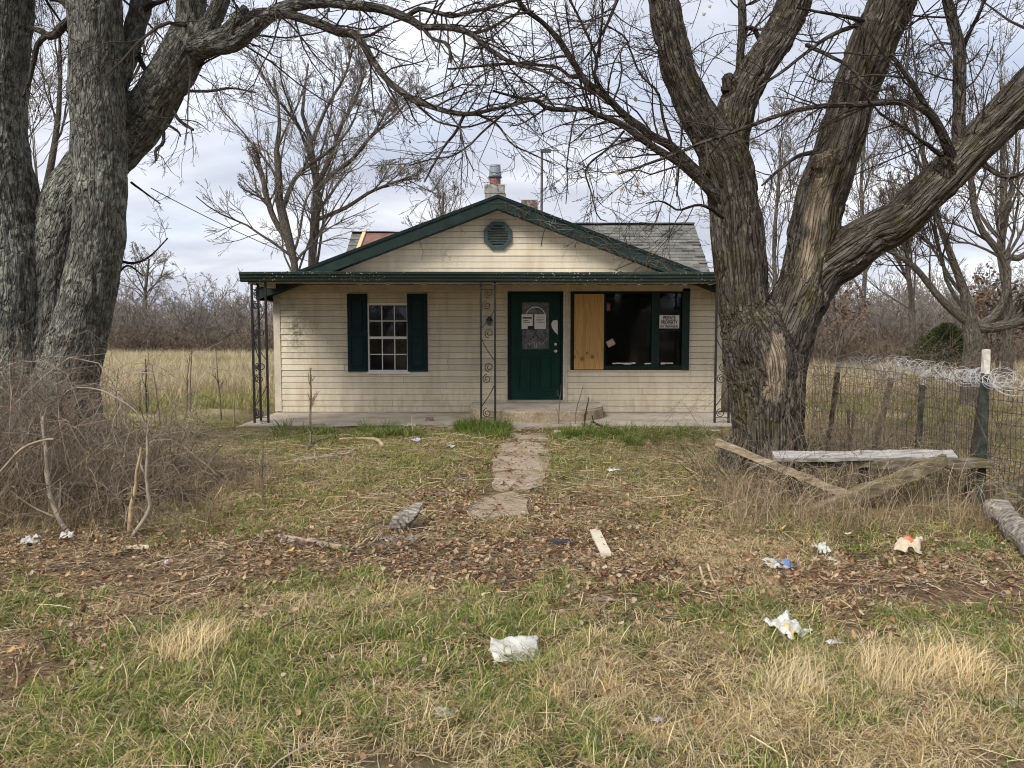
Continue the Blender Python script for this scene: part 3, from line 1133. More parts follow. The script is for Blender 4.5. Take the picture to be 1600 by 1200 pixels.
c4 = [on_roof(573, 365), on_roof(660, 365), on_roof(660, 402), on_roof(557, 402)]
MB().prism(c4[::-1], (0, nz_ * 0.02, -ny_ * 0.02)).build('tar_paper', M['tar_brown'], left_roof)
MB().beam(on_roof(571, 362, 0.05), on_roof(556, 402, 0.05), 0.085, 0.05, up=(0, -nz_, ny_)).build('batten', M['bare_lumber'], left_roof)

# chimneys
def chimney(u0, u1, vt, Y, zb, mat, parent):
    xa, zt = W(u0, vt, Y)
    xb, _ = W(u1, vt, Y)
    m_ = MB()
    n_ = 5
    rg_ = np.random.default_rng(int(u0))
    d = xb - xa
    for k_ in range(n_):
        za, zc_ = zb + (zt - zb) * k_ / n_, zb + (zt - zb) * (k_ + 1) / n_ - 0.008
        o1 = rg_.normal(0, 0.006, 4)
        m_.box((xa + o1[0], Y + o1[1], za), (xb + o1[2], Y + d + o1[3], zc_))
        m_.box((xa + 0.012, Y + 0.012, zc_ - 0.001), (xb - 0.012, Y + d - 0.012, zc_ + 0.009))
    return m_.build('chimney', mat, parent), (xa + xb) / 2, Y + d / 2, zt


ch1, chx, chy, chz = chimney(757, 790, 288, 16.0, 3.7, M['block_white'], roof)
ch2, _, _, _ = chimney(814, 840, 312, 19.9, 4.0, M['brick_red'], rear_roof)
fl = MB()
fx = W(773.5, 280, 16.2)[0]
fz = P(773, 275, 16.2)[2]
n_ = 20
aa = np.linspace(0, 2 * math.pi, n_, endpoint=False)


def lathe(prof, c, n=20):
    """solid of revolution: prof [(r, z)], closed at both ends if r is 0 there"""
    a = np.linspace(0, 2 * math.pi, n, endpoint=False)
    prof = np.asarray(prof, float)
    K = len(prof)
    v = np.stack([c[0] + prof[:, 0][:, None] * np.cos(a), c[1] + prof[:, 0][:, None] * np.sin(a), c[2] + np.repeat(prof[:, 1][:, None], n, 1)], -1)
    idx = np.arange(K * n).reshape(K, n)
    nx = np.roll(idx, -1, 1)
    q = np.stack([idx[:-1], nx[:-1], nx[1:], idx[1:]], -1).reshape(-1, 4)
    return v.reshape(-1, 3), q


v_, q_ = lathe([(0.0, -0.02), (0.115, -0.02), (0.115, fz - chz + 0.02), (0.0, fz - chz + 0.02)], (fx, chy, chz), 14)
fl.add(v_, q_)
fl.build('flue', M['flue_red'], ch1)
bz0, bz1 = P(773, 277, chy)[2], P(773, 258, chy)[2]
bk_ = thing('bucket', 'grey upturned bucket capping the chimney flue', 'bucket', (fx, chy, bz0))
h_ = bz1 - bz0
v_, q_ = lathe([(0.120, -0.005), (0.128, 0.0), (0.112, h_ - 0.012), (0.104, h_), (0.0, h_)], (fx, chy, bz0), 22)
MB().add(v_, q_).build('bucket_body', M['bucket_grey'], bk_, smooth=False)
v_, q_ = lathe([(0.131, -0.02), (0.142, -0.015), (0.142, 0.012), (0.127, 0.016)], (fx, chy, bz0), 22)
MB().add(v_, q_).build('rim', M['foil_dark'], bk_)

# antenna
ax_, az_ = W(846.5, 236, 18.5)
am = thing('antenna_mast', 'thin grey antenna mast with a stubby head rising behind the gable', 'antenna', (ax_, 18.5, 3.0))
MB().tubes([(ax_, 18.5, 3.0), (ax_, 18.5, 4.2), (ax_ + 0.005, 18.5, az_)], [0.030] * 3, 8, cap=True, bark=False).build('mast', M['antenna_metal'], am)
MB().box((ax_ - 0.03, 18.45, az_ - 0.03), (ax_ + 0.22, 18.55, az_ + 0.035)).build('head', M['antenna_metal'], am)
MB().tubes([(ax_ + 0.2, 18.5, az_ + 0.01), (ax_ + 0.42, 18.5, az_ + 0.01)], [0.010] * 2, 6, cap=True, bark=False).build('boom', M['antenna_metal'], am)
MB().box((ax_ - 0.045, 18.43, 3.95), (ax_ + 0.045, 18.57, 4.03)).build('bracket', M['antenna_metal'], am)
ga = np.array((ax_ + 0.08, 18.5, az_ - 0.04))
gb = np.array((W(893, 345, 17.5)[0], 17.5, 3.52))
MB().tubes(np.array([ga + (gb - ga) * t - np.array((0, 0, 0.12)) * 4 * t * (1 - t) for t in np.linspace(0, 1, 9)]), np.full(9, 0.006), 5, bark=False).build('guy_wire', M['wire_metal'], am)

# ------------------------------------------------------------------ porch
GY = 12.9
GZ0, GZ1 = 2.40, 2.56
PX0, PX1 = -4.52, 4.0
pr = MB()
pr.prism([(PX0 + 0.02, GY + 0.02, GZ1 - 0.02), (PX0 + 0.02, WY, 2.655), (PX0 + 0.02, WY, 2.63), (PX0 + 0.02, GY + 0.02, GZ1 - 0.045)], (PX1 - PX0 - 0.04, 0, 0))
porch_roof = pr.build('porch_roof', M['roof_sheet'], house)
# stepped gutter profile extruded along the front, with slight sag
prof = [(0.0, 0.0), (-0.02, 0.0), (-0.05, 0.025), (-0.05, 0.055), (-0.075, 0.075), (-0.075, 0.11), (-0.10, 0.125), (-0.10, 0.162), (-0.085, 0.166), (-0.06, 0.158), (0.0, 0.158)]
gm = MB()
n_ = 40
gxs = np.linspace(PX0, PX1, n_)
vv = []
for x in gxs:
    sag = (n2(x, 0.0, 0.6, 2, 33) - 0.5) * 0.018
    for (a, b) in prof:
        vv.append((x, GY + a, GZ0 + b + sag))
K = len(prof)
qq = []
for i in range(n_ - 1):
    for j in range(K):
        j2 = (j + 1) % K
        qq.append((i * K + j, (i + 1) * K + j, (i + 1) * K + j2, i * K + j2))
gm.add(vv, qq)
gm.add([(PX0 - 0.002, GY + a, GZ0 + b + (n2(PX0, 0.0, 0.6, 2, 33) - 0.5) * 0.018) for a, b in prof] + [(PX0 - 0.002, GY - 0.04, GZ0 + 0.1)], None, [(j, (j + 1) % K, K) for j in range(K)])
gutter = gm.build('gutter', M['gutter_green'], porch_roof)
# side fascia, perimeter beam, ceiling panels, ledger
MB().prism([(PX0, GY, GZ0 + 0.01), (PX0, WY + 0.0, GZ0 + 0.07), (PX0, WY + 0.0, 2.66), (PX0, GY, GZ1)], (0.03, 0, 0)).build('fascia', M['gutter_green'], porch_roof)
MB().prism([(PX1 - 0.03, GY, GZ0 + 0.01), (PX1 - 0.03, WY + 0.0, GZ0 + 0.07), (PX1 - 0.03, WY + 0.0, 2.66), (PX1 - 0.03, GY, GZ1)], (0.03, 0, 0)).build('fascia', M['gutter_green'], porch_roof)
for k_ in range(22):
    x = PX0 + 0.04 + k_ * (PX1 - PX0 - 0.08) / 22
    w_ = (PX1 - PX0 - 0.08) / 22 - 0.012
    p = [(x, GY + 0.01, GZ0 + 0.035), (x, WY - 0.03, GZ0 + 0.075), (x, WY - 0.03, GZ0 + 0.09), (x, GY + 0.01, GZ0 + 0.05)]
    MB().prism(p, (w_, 0, 0)).build('ceiling_panel', M['soffit_tan'], porch_roof)
MB().box((PX0 + 0.06, WY - 0.055, 2.335), (PX1 - 0.06, WY - 0.022, 2.455)).build('ledger', M['soffit_tan'], porch_roof)
MB().box((PX0 + 0.10, GY + 0.03, GZ0 - 0.03), (PX0 + 0.17, WY - 0.06, GZ0 + 0.06)).build('side_beam', M['soffit_tan'], porch_roof)
MB().box((PX0 + 0.17, GY + 0.035, GZ0 - 0.012), (PX1 - 0.1, GY + 0.10, GZ0 + 0.06)).build('front_beam', M['soffit_tan'], porch_roof)
# strand of wire clips zigzagging below the gutter
rg = np.random.default_rng(8)
zx = np.arange(-2.6, 3.7, 0.075)
zp = np.stack([zx + rg.normal(0, 0.012, len(zx)), np.full(len(zx), GY + 0.02) + rg.normal(0, 0.006, len(zx)), GZ0 - 0.012 - 0.035 * (np.arange(len(zx)) % 2) * rg.random(len(zx))], -1)
MB().tubes(zp, np.full(len(zx), 0.004), 4, bark=False).build('light_string', M['peeled_wood'], porch_roof)

# slab and half-round front step
slab_pts = [(XL + 0.0, WY + 0.002)]
rg = np.random.default_rng(12)
for x in np.linspace(XL, XR + 0.2, 34):
    slab_pts.append((x, 12.42 + rg.normal(0, 0.03) + (0.14 if abs(x + 2.2) < 0.5 else 0)))
slab_pts.append((XR + 0.2, WY + 0.002))
MB().prism([(x, y, 0.035) for x, y in slab_pts][::-1], (0, 0, -0.2)).build('porch_slab', M['concrete'], house)
sx0, sx1 = W(737, 640)[0], W(937, 640)[0]
scx = (sx0 + sx1) / 2
st = []
for a in np.linspace(0, math.pi, 33):
    ca, sa = math.cos(a), math.sin(a)
    st.append((scx + (sx1 - sx0) / 2 * np.sign(ca) * abs(ca) ** 0.85, WY - 0.03 - 1.60 * (0.30 * min(1, abs(sa) * 5) + 0.70 * abs(sa) ** 0.95)))
st = np.array(st)
bm = MB()
n_ = len(st)
rings = [(1.0, 0.02), (1.0, 0.10), (1.0, 0.205), (0.985, 0.222)]
vv = []
for f, zz in rings:
    for (x, y) in st:
        vv.append((scx + (x - scx) * f, WY - 0.03 + (y - WY + 0.03) * f, zz))
qq = []
for r in range(len(rings) - 1):
    for j in range(n_ - 1):
        qq.append((r * n_ + j + 1, r * n_ + j, (r + 1) * n_ + j, (r + 1) * n_ + j + 1))
bm.add(vv, qq)
step = bm.build('front_step', M['pebbled'], house)
MB().prism([(scx + (x - scx) * 0.99, WY - 0.03 + (y - WY + 0.03) * 0.99, 0.242) for x, y in st], (0, 0, -0.03)).build('step_top', M['concrete'], step)
MB().box((dr0[0] - 0.02, WY - 0.10, 0.22), (dr1[0] + 0.02, WY + 0.05, 0.276)).build('threshold', M['concrete'], house)


# wrought-iron posts with scrolls
def spiral(c, ex, ez, r, turns=1.35, n=18, flip=1, start=0.0):
    t = np.linspace(0, 1, n)
    a = start + flip * t * turns * 2 * math.pi
    rr_ = r * (1 - 0.72 * t)
    return np.array([np.asarray(c) + np.asarray(ex) * q_ * math.cos(b) + np.asarray(ez) * q_ * math.sin(b) for q_, b in zip(rr_, a)])


def iron_panel(parent, pa, pb, zt):
    """scrolls and bars between two uprights at pa, pb (x, y)"""
    pa, pb = np.array((*pa, 0.0)), np.array((*pb, 0.0))
    ex = norm(pb - pa)
    wd = np.linalg.norm(pb - pa)
    ez = np.array((0, 0, 1.0))
    r = wd * 0.33
    for zc_, fl in ((0.20, 1), (0.78, 1), (0.98, -1), (1.55, -1), (2.02, 1), (2.22, -1)):
        if zc_ > zt - 0.1:
            continue
        c = pa + ex * (wd * (0.42 if fl > 0 else 0.58)) + ez * zc_
        s = spiral(c, ex, ez, r, 1.5, 22, fl, start=math.pi / 2 if fl > 0 else -math.pi / 2)
        MB().tubes(s, np.full(len(s), 0.008), 5, bark=False).build('scroll', M['iron_black'], parent)
    for (za, zb_, d) in ((0.30, 0.70, 1), (1.08, 1.48, -1), (1.62, 1.95, 1)):
        a = pa + ez * za if d > 0 else pb + ez * za
        b = pb + ez * zb_ if d > 0 else pa + ez * zb_
        mid = (a + b) / 2 + ex * 0.02 * d
        s = catmull([a, mid, b], 9)
        MB().tubes(s, np.full(9, 0.0075), 5, bark=False).build('diagonal_bar', M['iron_black'], parent)
    for zc_ in (0.12, zt - 0.15):
        MB().tubes(np.array([pa + ez * zc_, pb + ez * zc_]), np.full(2, 0.007), 5, bark=False).build('cross_bar', M['iron_black'], parent)


def iron_post(spots, panels):
    """spots: (x, y) of each upright; the first carries the rest"""
    m_ = MB()
    zt = GZ0 + 0.03
    x, y = spots[0]
    m_.box((x - 0.017, y - 0.017, 0.03), (x + 0.017, y + 0.017, zt))
    post = m_.build('porch_post', M['iron_black'], house)
    for (x, y) in spots[1:]:
        MB().box((x - 0.017, y - 0.017, 0.03), (x + 0.017, y + 0.017, zt)).build('upright', M['iron_black'], post)
    for (a, b) in panels:
        iron_panel(post, spots[a], spots[b], zt)
    return post


PY = 12.95
lx0, lx2 = W(395.5, 550, PY)[0], W(417, 550, PY)[0]
iron_post([(lx0, PY), (lx0 + 0.035, PY + 0.22), (lx2, PY)], [(0, 1), (0, 2)])
mx0, mx1 = W(751.5, 550, PY)[0], W(773.5, 550, PY)[0]
iron_post([(mx0, PY), (mx1, PY)], [(0, 1)])
qx0 = W(1118.5, 550, PY)[0]
iron_post([(qx0, PY), (qx0 + 0.235, PY)], [(0, 1)])


# ------------------------------------------------------------------ windows and door
def rect_frame(mb_, x0, x1, z0, z1, w, y0, y1, m=0):
    mb_.box((x0, y0, z0), (x0 + w, y1, z1), m)
    mb_.box((x1 - w, y0, z0), (x1, y1, z1), m)
    mb_.box((x0 + w, y0, z0), (x1 - w, y1, z0 + w), m)
    mb_.box((x0 + w, y0, z1 - w), (x1 - w, y1, z1), m)


def glass_pane(parent, x0, x1, z0, z1, y, seed=0, name='pane'):
    r = random.Random(seed)
    a, b = r.uniform(-1, 1) * 0.003, r.uniform(-1, 1) * 0.003
    v = [(x0, y + a, z0), (x1, y - a, z0), (x1, y - a + 0.004, z0), (x0, y + a + 0.004, z0),
         (x0, y + b, z1), (x1, y - b, z1), (x1, y - b + 0.004, z1), (x0, y + b + 0.004, z1)]
    return MB().hexa(v).build(name, M['glass'], parent)


# left window: six over six
x0, z0, x1, z1 = wl0[0], wl0[1], wl1[0], wl1[1]
wm = MB()
rect_frame(wm, x0 - 0.005, x1 + 0.005, z0 - 0.005, z1 + 0.005, 0.042, WY - 0.035, WY + 0.06)
win = wm.build('window', M['trim_white'], house)
xi0, xi1, zi0, zi1 = x0 + 0.04, x1 - 0.04, z0 + 0.04, z1 - 0.04
zm = (zi0 + zi1) / 2
MB().box((xi0 - 0.002, WY - 0.024, zm - 0.024), (xi1 + 0.002, WY + 0.03, zm + 0.024)).build('meeting_rail', M['trim_white'], win)
for (za, zb_, yo) in ((zi0, zm - 0.024, 0.012), (zm + 0.024, zi1, 0.0)):
    zc_ = (za + zb_) / 2
    for r in range(2):
        for c_ in range(3):
            xa = xi0 + (xi1 - xi0) * c_ / 3
            xb = xi0 + (xi1 - xi0) * (c_ + 1) / 3
            glass_pane(win, xa, xb, za if r == 0 else zc_, zc_ if r == 0 else zb_, WY + 0.004 + yo, int(za * 100) + r * 3 + c_)
    MB().box((xi0, WY - 0.010 + yo, zc_ - 0.009), (xi1, WY + 0.003 + yo, zc_ + 0.009)).build('muntin', M['trim_white'], win)
    for c_ in (1, 2):
        xa = xi0 + (xi1 - xi0) * c_ / 3
        MB().box((xa - 0.009, WY - 0.012 + yo, za), (xa + 0.009, WY + 0.003 + yo, zb_)).build('muntin', M['trim_white'], win)
MB().box((x0 - 0.02, WY - 0.05, z0 - 0.035), (x1 + 0.02, WY + 0.02, z0 - 0.003)).build('sill', M['trim_white'], win)

# panelled shutters
for (ua, ub) in ((544.5, 574.5), (637.5, 668)):
    xa, za = W(ua, 580.5)
    xb, zb_ = W(ub, 459)
    m_ = MB()
    m_.box((xa, WY - 0.042, za), (xb, WY - 0.016, zb_))
    sh = m_.build('shutter', M['shutter_teal'], house)
    zs_ = za + (zb_ - za) * 0.49
    for (a, b) in ((za + 0.07, zs_ - 0.03), (zs_ + 0.05, zb_ - 0.07)):
        f = MB()
        rect_frame(f, xa + 0.05, xb - 0.05, a, b, 0.022, WY - 0.062, WY - 0.0415)
        f.build('moulding', M['shutter_teal'], sh)
        MB().box((xa + 0.095, WY - 0.058, a + 0.045), (xb - 0.095, WY - 0.0415, b - 0.045)).build('raised_panel', M['shutter_teal'], sh)
    e = MB()
    for xx in (xa - 0.012, xb + 0.001):
        e.box((xx, WY - 0.03, za - 0.006), (xx + 0.011, WY - 0.012, zb_ + 0.006))
    e.build('channel_trim', M['trim_cream'], sh)

# door
x0, z0, x1, z1 = dr0[0], dr0[1], dr1[0], dr1[1]
fm = MB()
fm.box((x0, WY - 0.02, z0), (x0 + 0.055, WY + 0.10, z1))
fm.box((x1 - 0.045, WY - 0.02, z0), (x1, WY + 0.10, z1))
fm.box((x0 + 0.055, WY - 0.02, z1 - 0.07), (x1 - 0.045, WY + 0.10, z1))
frame = fm.build('door_frame', M['green_dark'], house)
MB().box((x0 - 0.04, WY - 0.032, z0 - 0.02), (x0 - 0.002, WY + 0.01, z1 + 0.03)).build('door_casing', M['trim_cream'], frame)
MB().box((x0 - 0.002, WY - 0.032, z1 + 0.001), (x1 + 0.06, WY + 0.01, z1 + 0.04)).build('door_casing', M['trim_cream'], frame)
MB().beam((x1 + 0.022, WY - 0.028, z0 - 0.02), (x1 + 0.022, WY - 0.028, z1), 0.038, 0.05, up=(0, 1, 0), segs=14, jit=0.003, seed=3).build('peeling_casing', M['peeled_wood'], frame)
MB().beam((x1 + 0.064, WY - 0.024, z0 - 0.02), (x1 + 0.064, WY - 0.024, z1 + 0.03), 0.04, 0.04, up=(0, 1, 0)).build('door_casing', M['trim_cream'], frame)
lx0_, lx1_ = x0 + 0.06, x1 - 0.05
lz0, lz1 = z0 + 0.012, z1 - 0.075
dm = MB()
DY = WY + 0.015
gx0, gz0_ = W(815.5, 546)
gx1, gz1_ = W(858.5, 472)
# leaf as stiles and rails so the glazed opening is a real hole
dm.box((lx0_, DY, lz0), (gx0, DY + 0.045, lz1))
dm.box((gx1, DY, lz0), (lx1_, DY + 0.045, lz1))
dm.box((gx0, DY, lz0), (gx1, DY + 0.045, gz0_))
dm.box((gx0, DY, gz1_), (gx1, DY + 0.045, lz1))
door = dm.build('door', M['door_green'], house)
f = MB()
rect_frame(f, gx0 - 0.035, gx1 + 0.035, gz0_ - 0.035, gz1_ + 0.035, 0.04, DY - 0.012, DY + 0.0)
f.build('glass_moulding', M['door_green'], door)
MB().box((gx0, DY + 0.014, gz0_), (gx1, DY + 0.020, gz1_)).build('glass_pane', M['door_glass'], door)
xm_ = (gx0 + gx1) / 2
for (a, b) in ((lx0_ + 0.13, xm_ - 0.045), (xm_ + 0.045, lx1_ - 0.13)):
    f = MB()
    rect_frame(f, a, b, lz0 + 0.19, gz0_ - 0.12, 0.03, DY - 0.020, DY - 0.0005)
    f.box((a + 0.06, DY - 0.016, lz0 + 0.25), (b - 0.06, DY - 0.0005, gz0_ - 0.18))
    f.build('door_panel', M['door_green'], door)
# lead came: arch, uprights and crossed curls
ar = (gx1 - gx0) * 0.36
az0 = gz1_ - 0.10 - ar
arc = np.array([(xm_ + ar * math.cos(a), DY + 0.010, az0 + ar * 1.05 * math.sin(a)) for a in np.linspace(0, math.pi, 20)])
MB().tubes(arc, np.full(20, 0.009), 5, bark=False).build('came', M['paper'], door)
for s in (-1, 1):
    up_ = np.array([(xm_ + s * ar, DY + 0.010, az0), (xm_ + s * ar, DY + 0.010, gz0_ + 0.16)])
    MB().tubes(up_, np.full(2, 0.006), 5, bark=False).build('came', M['antenna_metal'], door)
    cv = catmull([(xm_ + s * 0.03, DY + 0.010, az0 - 0.10), (xm_ - s * 0.02, DY + 0.010, gz0_ + 0.36), (xm_ + s * 0.06, DY + 0.010, gz0_ + 0.22), (xm_ + s * 0.14, DY + 0.010, gz0_ + 0.17), (xm_ + s * 0.19, DY + 0.010, gz0_ + 0.12)], 18)
    MB().tubes(cv, np.full(18, 0.006), 5, bark=False).build('came', M['ink'], door)
    cv = catmull([(xm_ + s * 0.01, DY + 0.010, gz0_ + 0.02), (xm_ + s * 0.03, DY + 0.010, gz0_ + 0.14), (xm_ + s * 0.12, DY + 0.010, gz0_ + 0.10), (xm_ + s * 0.2, DY + 0.010, gz0_ + 0.20)], 16)
    MB().tubes(cv, np.full(16, 0.006), 5, bark=False).build('came', M['plastic_grey'], door)
# taped notices with print lines
for (ua, va, ub, vb, sd) in ((815, 491, 832.5, 514, 1), (835, 491, 853, 514, 2)):
    xa, zb_ = W(ua, va)
    xb, za = W(ub, vb)
    pm = MB()
    pm.box((xa, DY - 0.018, za), (xb, DY - 0.0135, zb_))
    pp = pm.build('notice', M['paper'], door)
    ln = MB()
    hh, ww = zb_ - za, xb - xa
    rows_ = [(0.25, 0.08, 0.92, 0.05), (0.44, 0.15, 0.6, 0.022), (0.54, 0.15, 0.75, 0.022)] if sd == 1 else [(0.2, 0.2, 0.8, 0.012), (0.35, 0.15, 0.85, 0.012), (0.45, 0.15, 0.7, 0.012), (0.55, 0.2, 0.9, 0.012)]
    for (fz_, a, b, th) in rows_:
        ln.box((xa + ww * a, DY - 0.0205, zb_ - hh * (fz_ + th)), (xa + ww * b, DY - 0.0183, zb_ - hh * (fz_ - th)))
    if sd == 1:
        ln.box((xa + ww * 0.55, DY - 0.021, za - 0.01), (xb + 0.02, DY - 0.0185, za + hh * 0.2))
    ln.build('print', M['ink'], pp)
xa, zb_ = W(861.5, 500)
xb, za = W(871.5, 523)
MB().prism([(xa + 0.03, DY - 0.004, zb_ - 0.01), (xb - 0.01, DY - 0.004, zb_ + 0.0), (xb, DY - 0.004, zb_ - 0.03), (xb, DY - 0.004, za), (xa + 0.06, DY - 0.004, za + 0.06), (xa + 0.01, DY - 0.004, za + 0.14), (xa, DY - 0.004, za + 0.21)][::-1], (0, 0.003, 0)).build('torn_sticker', M['paper'], door)
for (v__, r_) in ((538, 0.030), (548.5, 0.036)):
    kx, kz = W(868, v__)
    pr_ = [(0.0, 0), (r_, 0), (r_ * 0.95, 0.012), (r_ * 0.5, 0.02), (r_ * 0.5, 0.035), (r_ * 0.95, 0.045), (r_ * 0.85, 0.065), (0, 0.07)] if r_ > 0.033 else [(0, 0), (r_, 0), (r_, 0.015), (r_ * 0.7, 0.022), (0, 0.022)]
    v_, q_ = lathe(pr_, (0, 0, 0), 16)
    v_ = np.stack([v_[:, 0] + kx, DY - v_[:, 2], v_[:, 1] + kz], -1)
    MB().add(v_, q_[:, ::-1]).build('knob' if r_ > 0.033 else 'deadbolt', M['brass'], door, smooth=True)

# picture window: boarded light, open middle light, sash with glass
x0, z0, x1, z1 = pw0[0], pw0[1], pw1[0], pw1[1]
pm = MB()
rect_frame(pm, x0, x1, z0, z1, 0.085, WY - 0.045, WY + 0.08)
pwin = pm.build('picture_window', M['green_dark'], house)
xp0, xp1 = W(897, 500)[0], W(943, 500)[0]
xm0, xm1 = W(1018, 500)[0], W(1030, 500)[0]
MB().box((xp1 + 0.0, WY - 0.03, z0 + 0.085), (xp1 + 0.035, WY + 0.06, z1 - 0.085)).build('mullion', M['green_dark'], pwin)
MB().box((xm0, WY - 0.04, z0 + 0.085), (xm1, WY + 0.06, z1 - 0.085)).build('mullion', M['green_trim'], pwin)
MB().box((x1 - 0.135, WY - 0.055, z0 - 0.004), (x1 + 0.004, WY - 0.02, z1 + 0.002)).build('side_trim', M['green_trim'], pwin)
MB().box((xp0, WY - 0.062, z0 + 0.012), (xp1, WY - 0.0455, W(920, 459.5)[1])).build('plywood_panel', M['plywood'], pwin)
glass_pane(pwin, xp1 + 0.03, xm0, z0 + 0.08, z1 - 0.08, WY + 0.03, 3)
zmr = W(1045, 515)[1]
MB().box((xm1 - 0.005, WY - 0.018, zmr - 0.022), (x1 - 0.10, WY + 0.05, zmr + 0.022)).build('meeting_rail', M['green_dark'], pwin)
glass_pane(pwin, xm1 - 0.004, x1 - 0.12, zmr + 0.02, z1 - 0.08, WY + 0.012, 5)
glass_pane(pwin, xm1 - 0.004, x1 - 0.12, z0 + 0.08, zmr - 0.02, WY + 0.034, 6)
rg = np.random.default_rng(2)
for (ua, ub, vv_) in ((949, 1017, 567), (1032, 1066, 567)):
    xa, xb = W(ua, 560)[0], W(ub, 560)[0]
    zz = W(ua, vv_)[1]
    m_ = MB()
    x = xa
    while x < xb - 0.05:
        w_ = rg.uniform(0.05, 0.2)
        h_ = rg.uniform(0.008, 0.03)
        if rg.random() < 0.8:
            m_.box((x, WY - 0.049, zz - h_), (min(x + w_, xb), WY - 0.02, zz + rg.uniform(0.0, 0.012)))
        x += w_ + 0.004
    m_.build('flaked_putty', M['peeled_wood'], pwin)
xa, zb_ = W(949, 529)
MB().beam((xa, WY + 0.022, zb_ - 0.12), (xa + 0.13, WY + 0.022, zb_ - 0.05), 0.004, 0.12, up=(0, 0, 1)).build('torn_label', M['cardboard'], pwin)
xa, zb_ = W(948, 474)
MB().box((xa, WY + 0.02, zb_ - 0.14), (xa + 0.07, WY + 0.026, zb_)).build('torn_label', M['flue_red'], pwin)
MB().box((x0 - 0.02, WY - 0.04, z0 - 0.03), (x1 + 0.02, WY + 0.01, z0 - 0.002)).build('sill', M['trim_cream'], pwin)


def text_mesh(body, size, loc, mat, parent, name='lettering', width=None):
    cu = bpy.data.curves.new('t', 'FONT')
    cu.body = body
    cu.size = size
    cu.align_x = 'CENTER'
    cu.extrude = 0.0012
    cu.offset = size * 0.018
    to = bpy.data.objects.new('t', cu)
    COL.objects.link(to)
    bpy.context.view_layer.update()
    me = bpy.data.meshes.new_from_object(to.evaluated_get(bpy.context.evaluated_depsgraph_get()))
    bpy.data.objects.remove(to)
    v = np.empty(len(me.vertices) * 3, np.float32)
    me.vertices.foreach_get('co', v)
    v = v.reshape(-1, 3)
    if width:
        v[:, 0] *= width / (v[:, 0].max() - v[:, 0].min())
    out = np.stack([v[:, 0] + loc[0], loc[1] - v[:, 2], v[:, 1] + loc[2]], -1)
    me.vertices.foreach_set('co', out.astype(np.float32).ravel())
    me.materials.clear()
    me.materials.append(mat)
    me.update()
    o = bpy.data.objects.new(name, me)
    COL.objects.link(o)
    o.parent = parent
    o.matrix_parent_inverse = world_mat(parent).inverted()
    return o


xa, zb_ = W(1029.5, 492.5)
xb, za = W(1060, 513)
SY = WY - 0.062
sg = thing('warning_sign', 'white sign reading PRIVATE PROPERTY fixed in the green picture window', 'sign', ((xa + xb) / 2, SY, za))
MB().box((xa, SY, za), (xb, SY + 0.008, zb_)).build('sign_board', M['paper'], sg)
hs = zb_ - za
for (txt, fz_, sz, wd) in (('PRIVATE', 0.66, 0.105, 0.62), ('PROPERTY', 0.31, 0.105, 0.82), ('NO TRESPASSING', 0.06, 0.058, 0.90)):
    text_mesh(txt, sz, ((xa + xb) / 2, SY - 0.0025, za + hs * fz_), M['ink'], sg, width=(xb - xa) * wd)

# wall lantern beside the door
lx, lz = W(765, 503)
lan = MB()
v_, q_ = lathe([(0, 0.085), (0.03, 0.075), (0.062, 0.03), (0.066, 0.01), (0.055, 0.005), (0, 0.005)], (lx, WY - 0.10, lz + 0.01), 14)
lan.add(v_, q_[:, ::-1])
lan.box((lx - 0.035, WY - 0.032, lz - 0.06), (lx + 0.035, WY - 0.012, lz + 0.10))
lan.tubes([(lx, WY - 0.03, lz + 0.07), (lx, WY - 0.07, lz + 0.105), (lx, WY - 0.10, lz + 0.09)], [0.008] * 3, 6, bark=False)
lant = lan.build('wall_lantern', M['iron_black'], house)
v_, q_ = lathe([(0, -0.075), (0.038, -0.07), (0.052, 0.012), (0, 0.012)], (lx, WY - 0.10, lz), 10)
MB().add(v_, q_[:, ::-1]).build('lantern_glass', M['door_glass'], lant)

# ------------------------------------------------------------------ trees
def px_stem(rows):
    """rows (u, v, Y, width_px) -> 3-D axis points and radii"""
    pts, rad = [], []
    for (u, v, Y, w) in rows:
        p = P(u, v, Y)
        t = np.linalg.norm(p - np.array((0, 0, CAM_H)))
        pts.append(p)
        rad.append(w / FPX * Y / 2)
    return np.array(pts), np.array(rad)


def stem_samples(pts, rad, step=0.045):
    L = np.linalg.norm(np.diff(pts, axis=0), axis=1).sum()
    return catmull(pts, max(6, int(L / step)), rad)


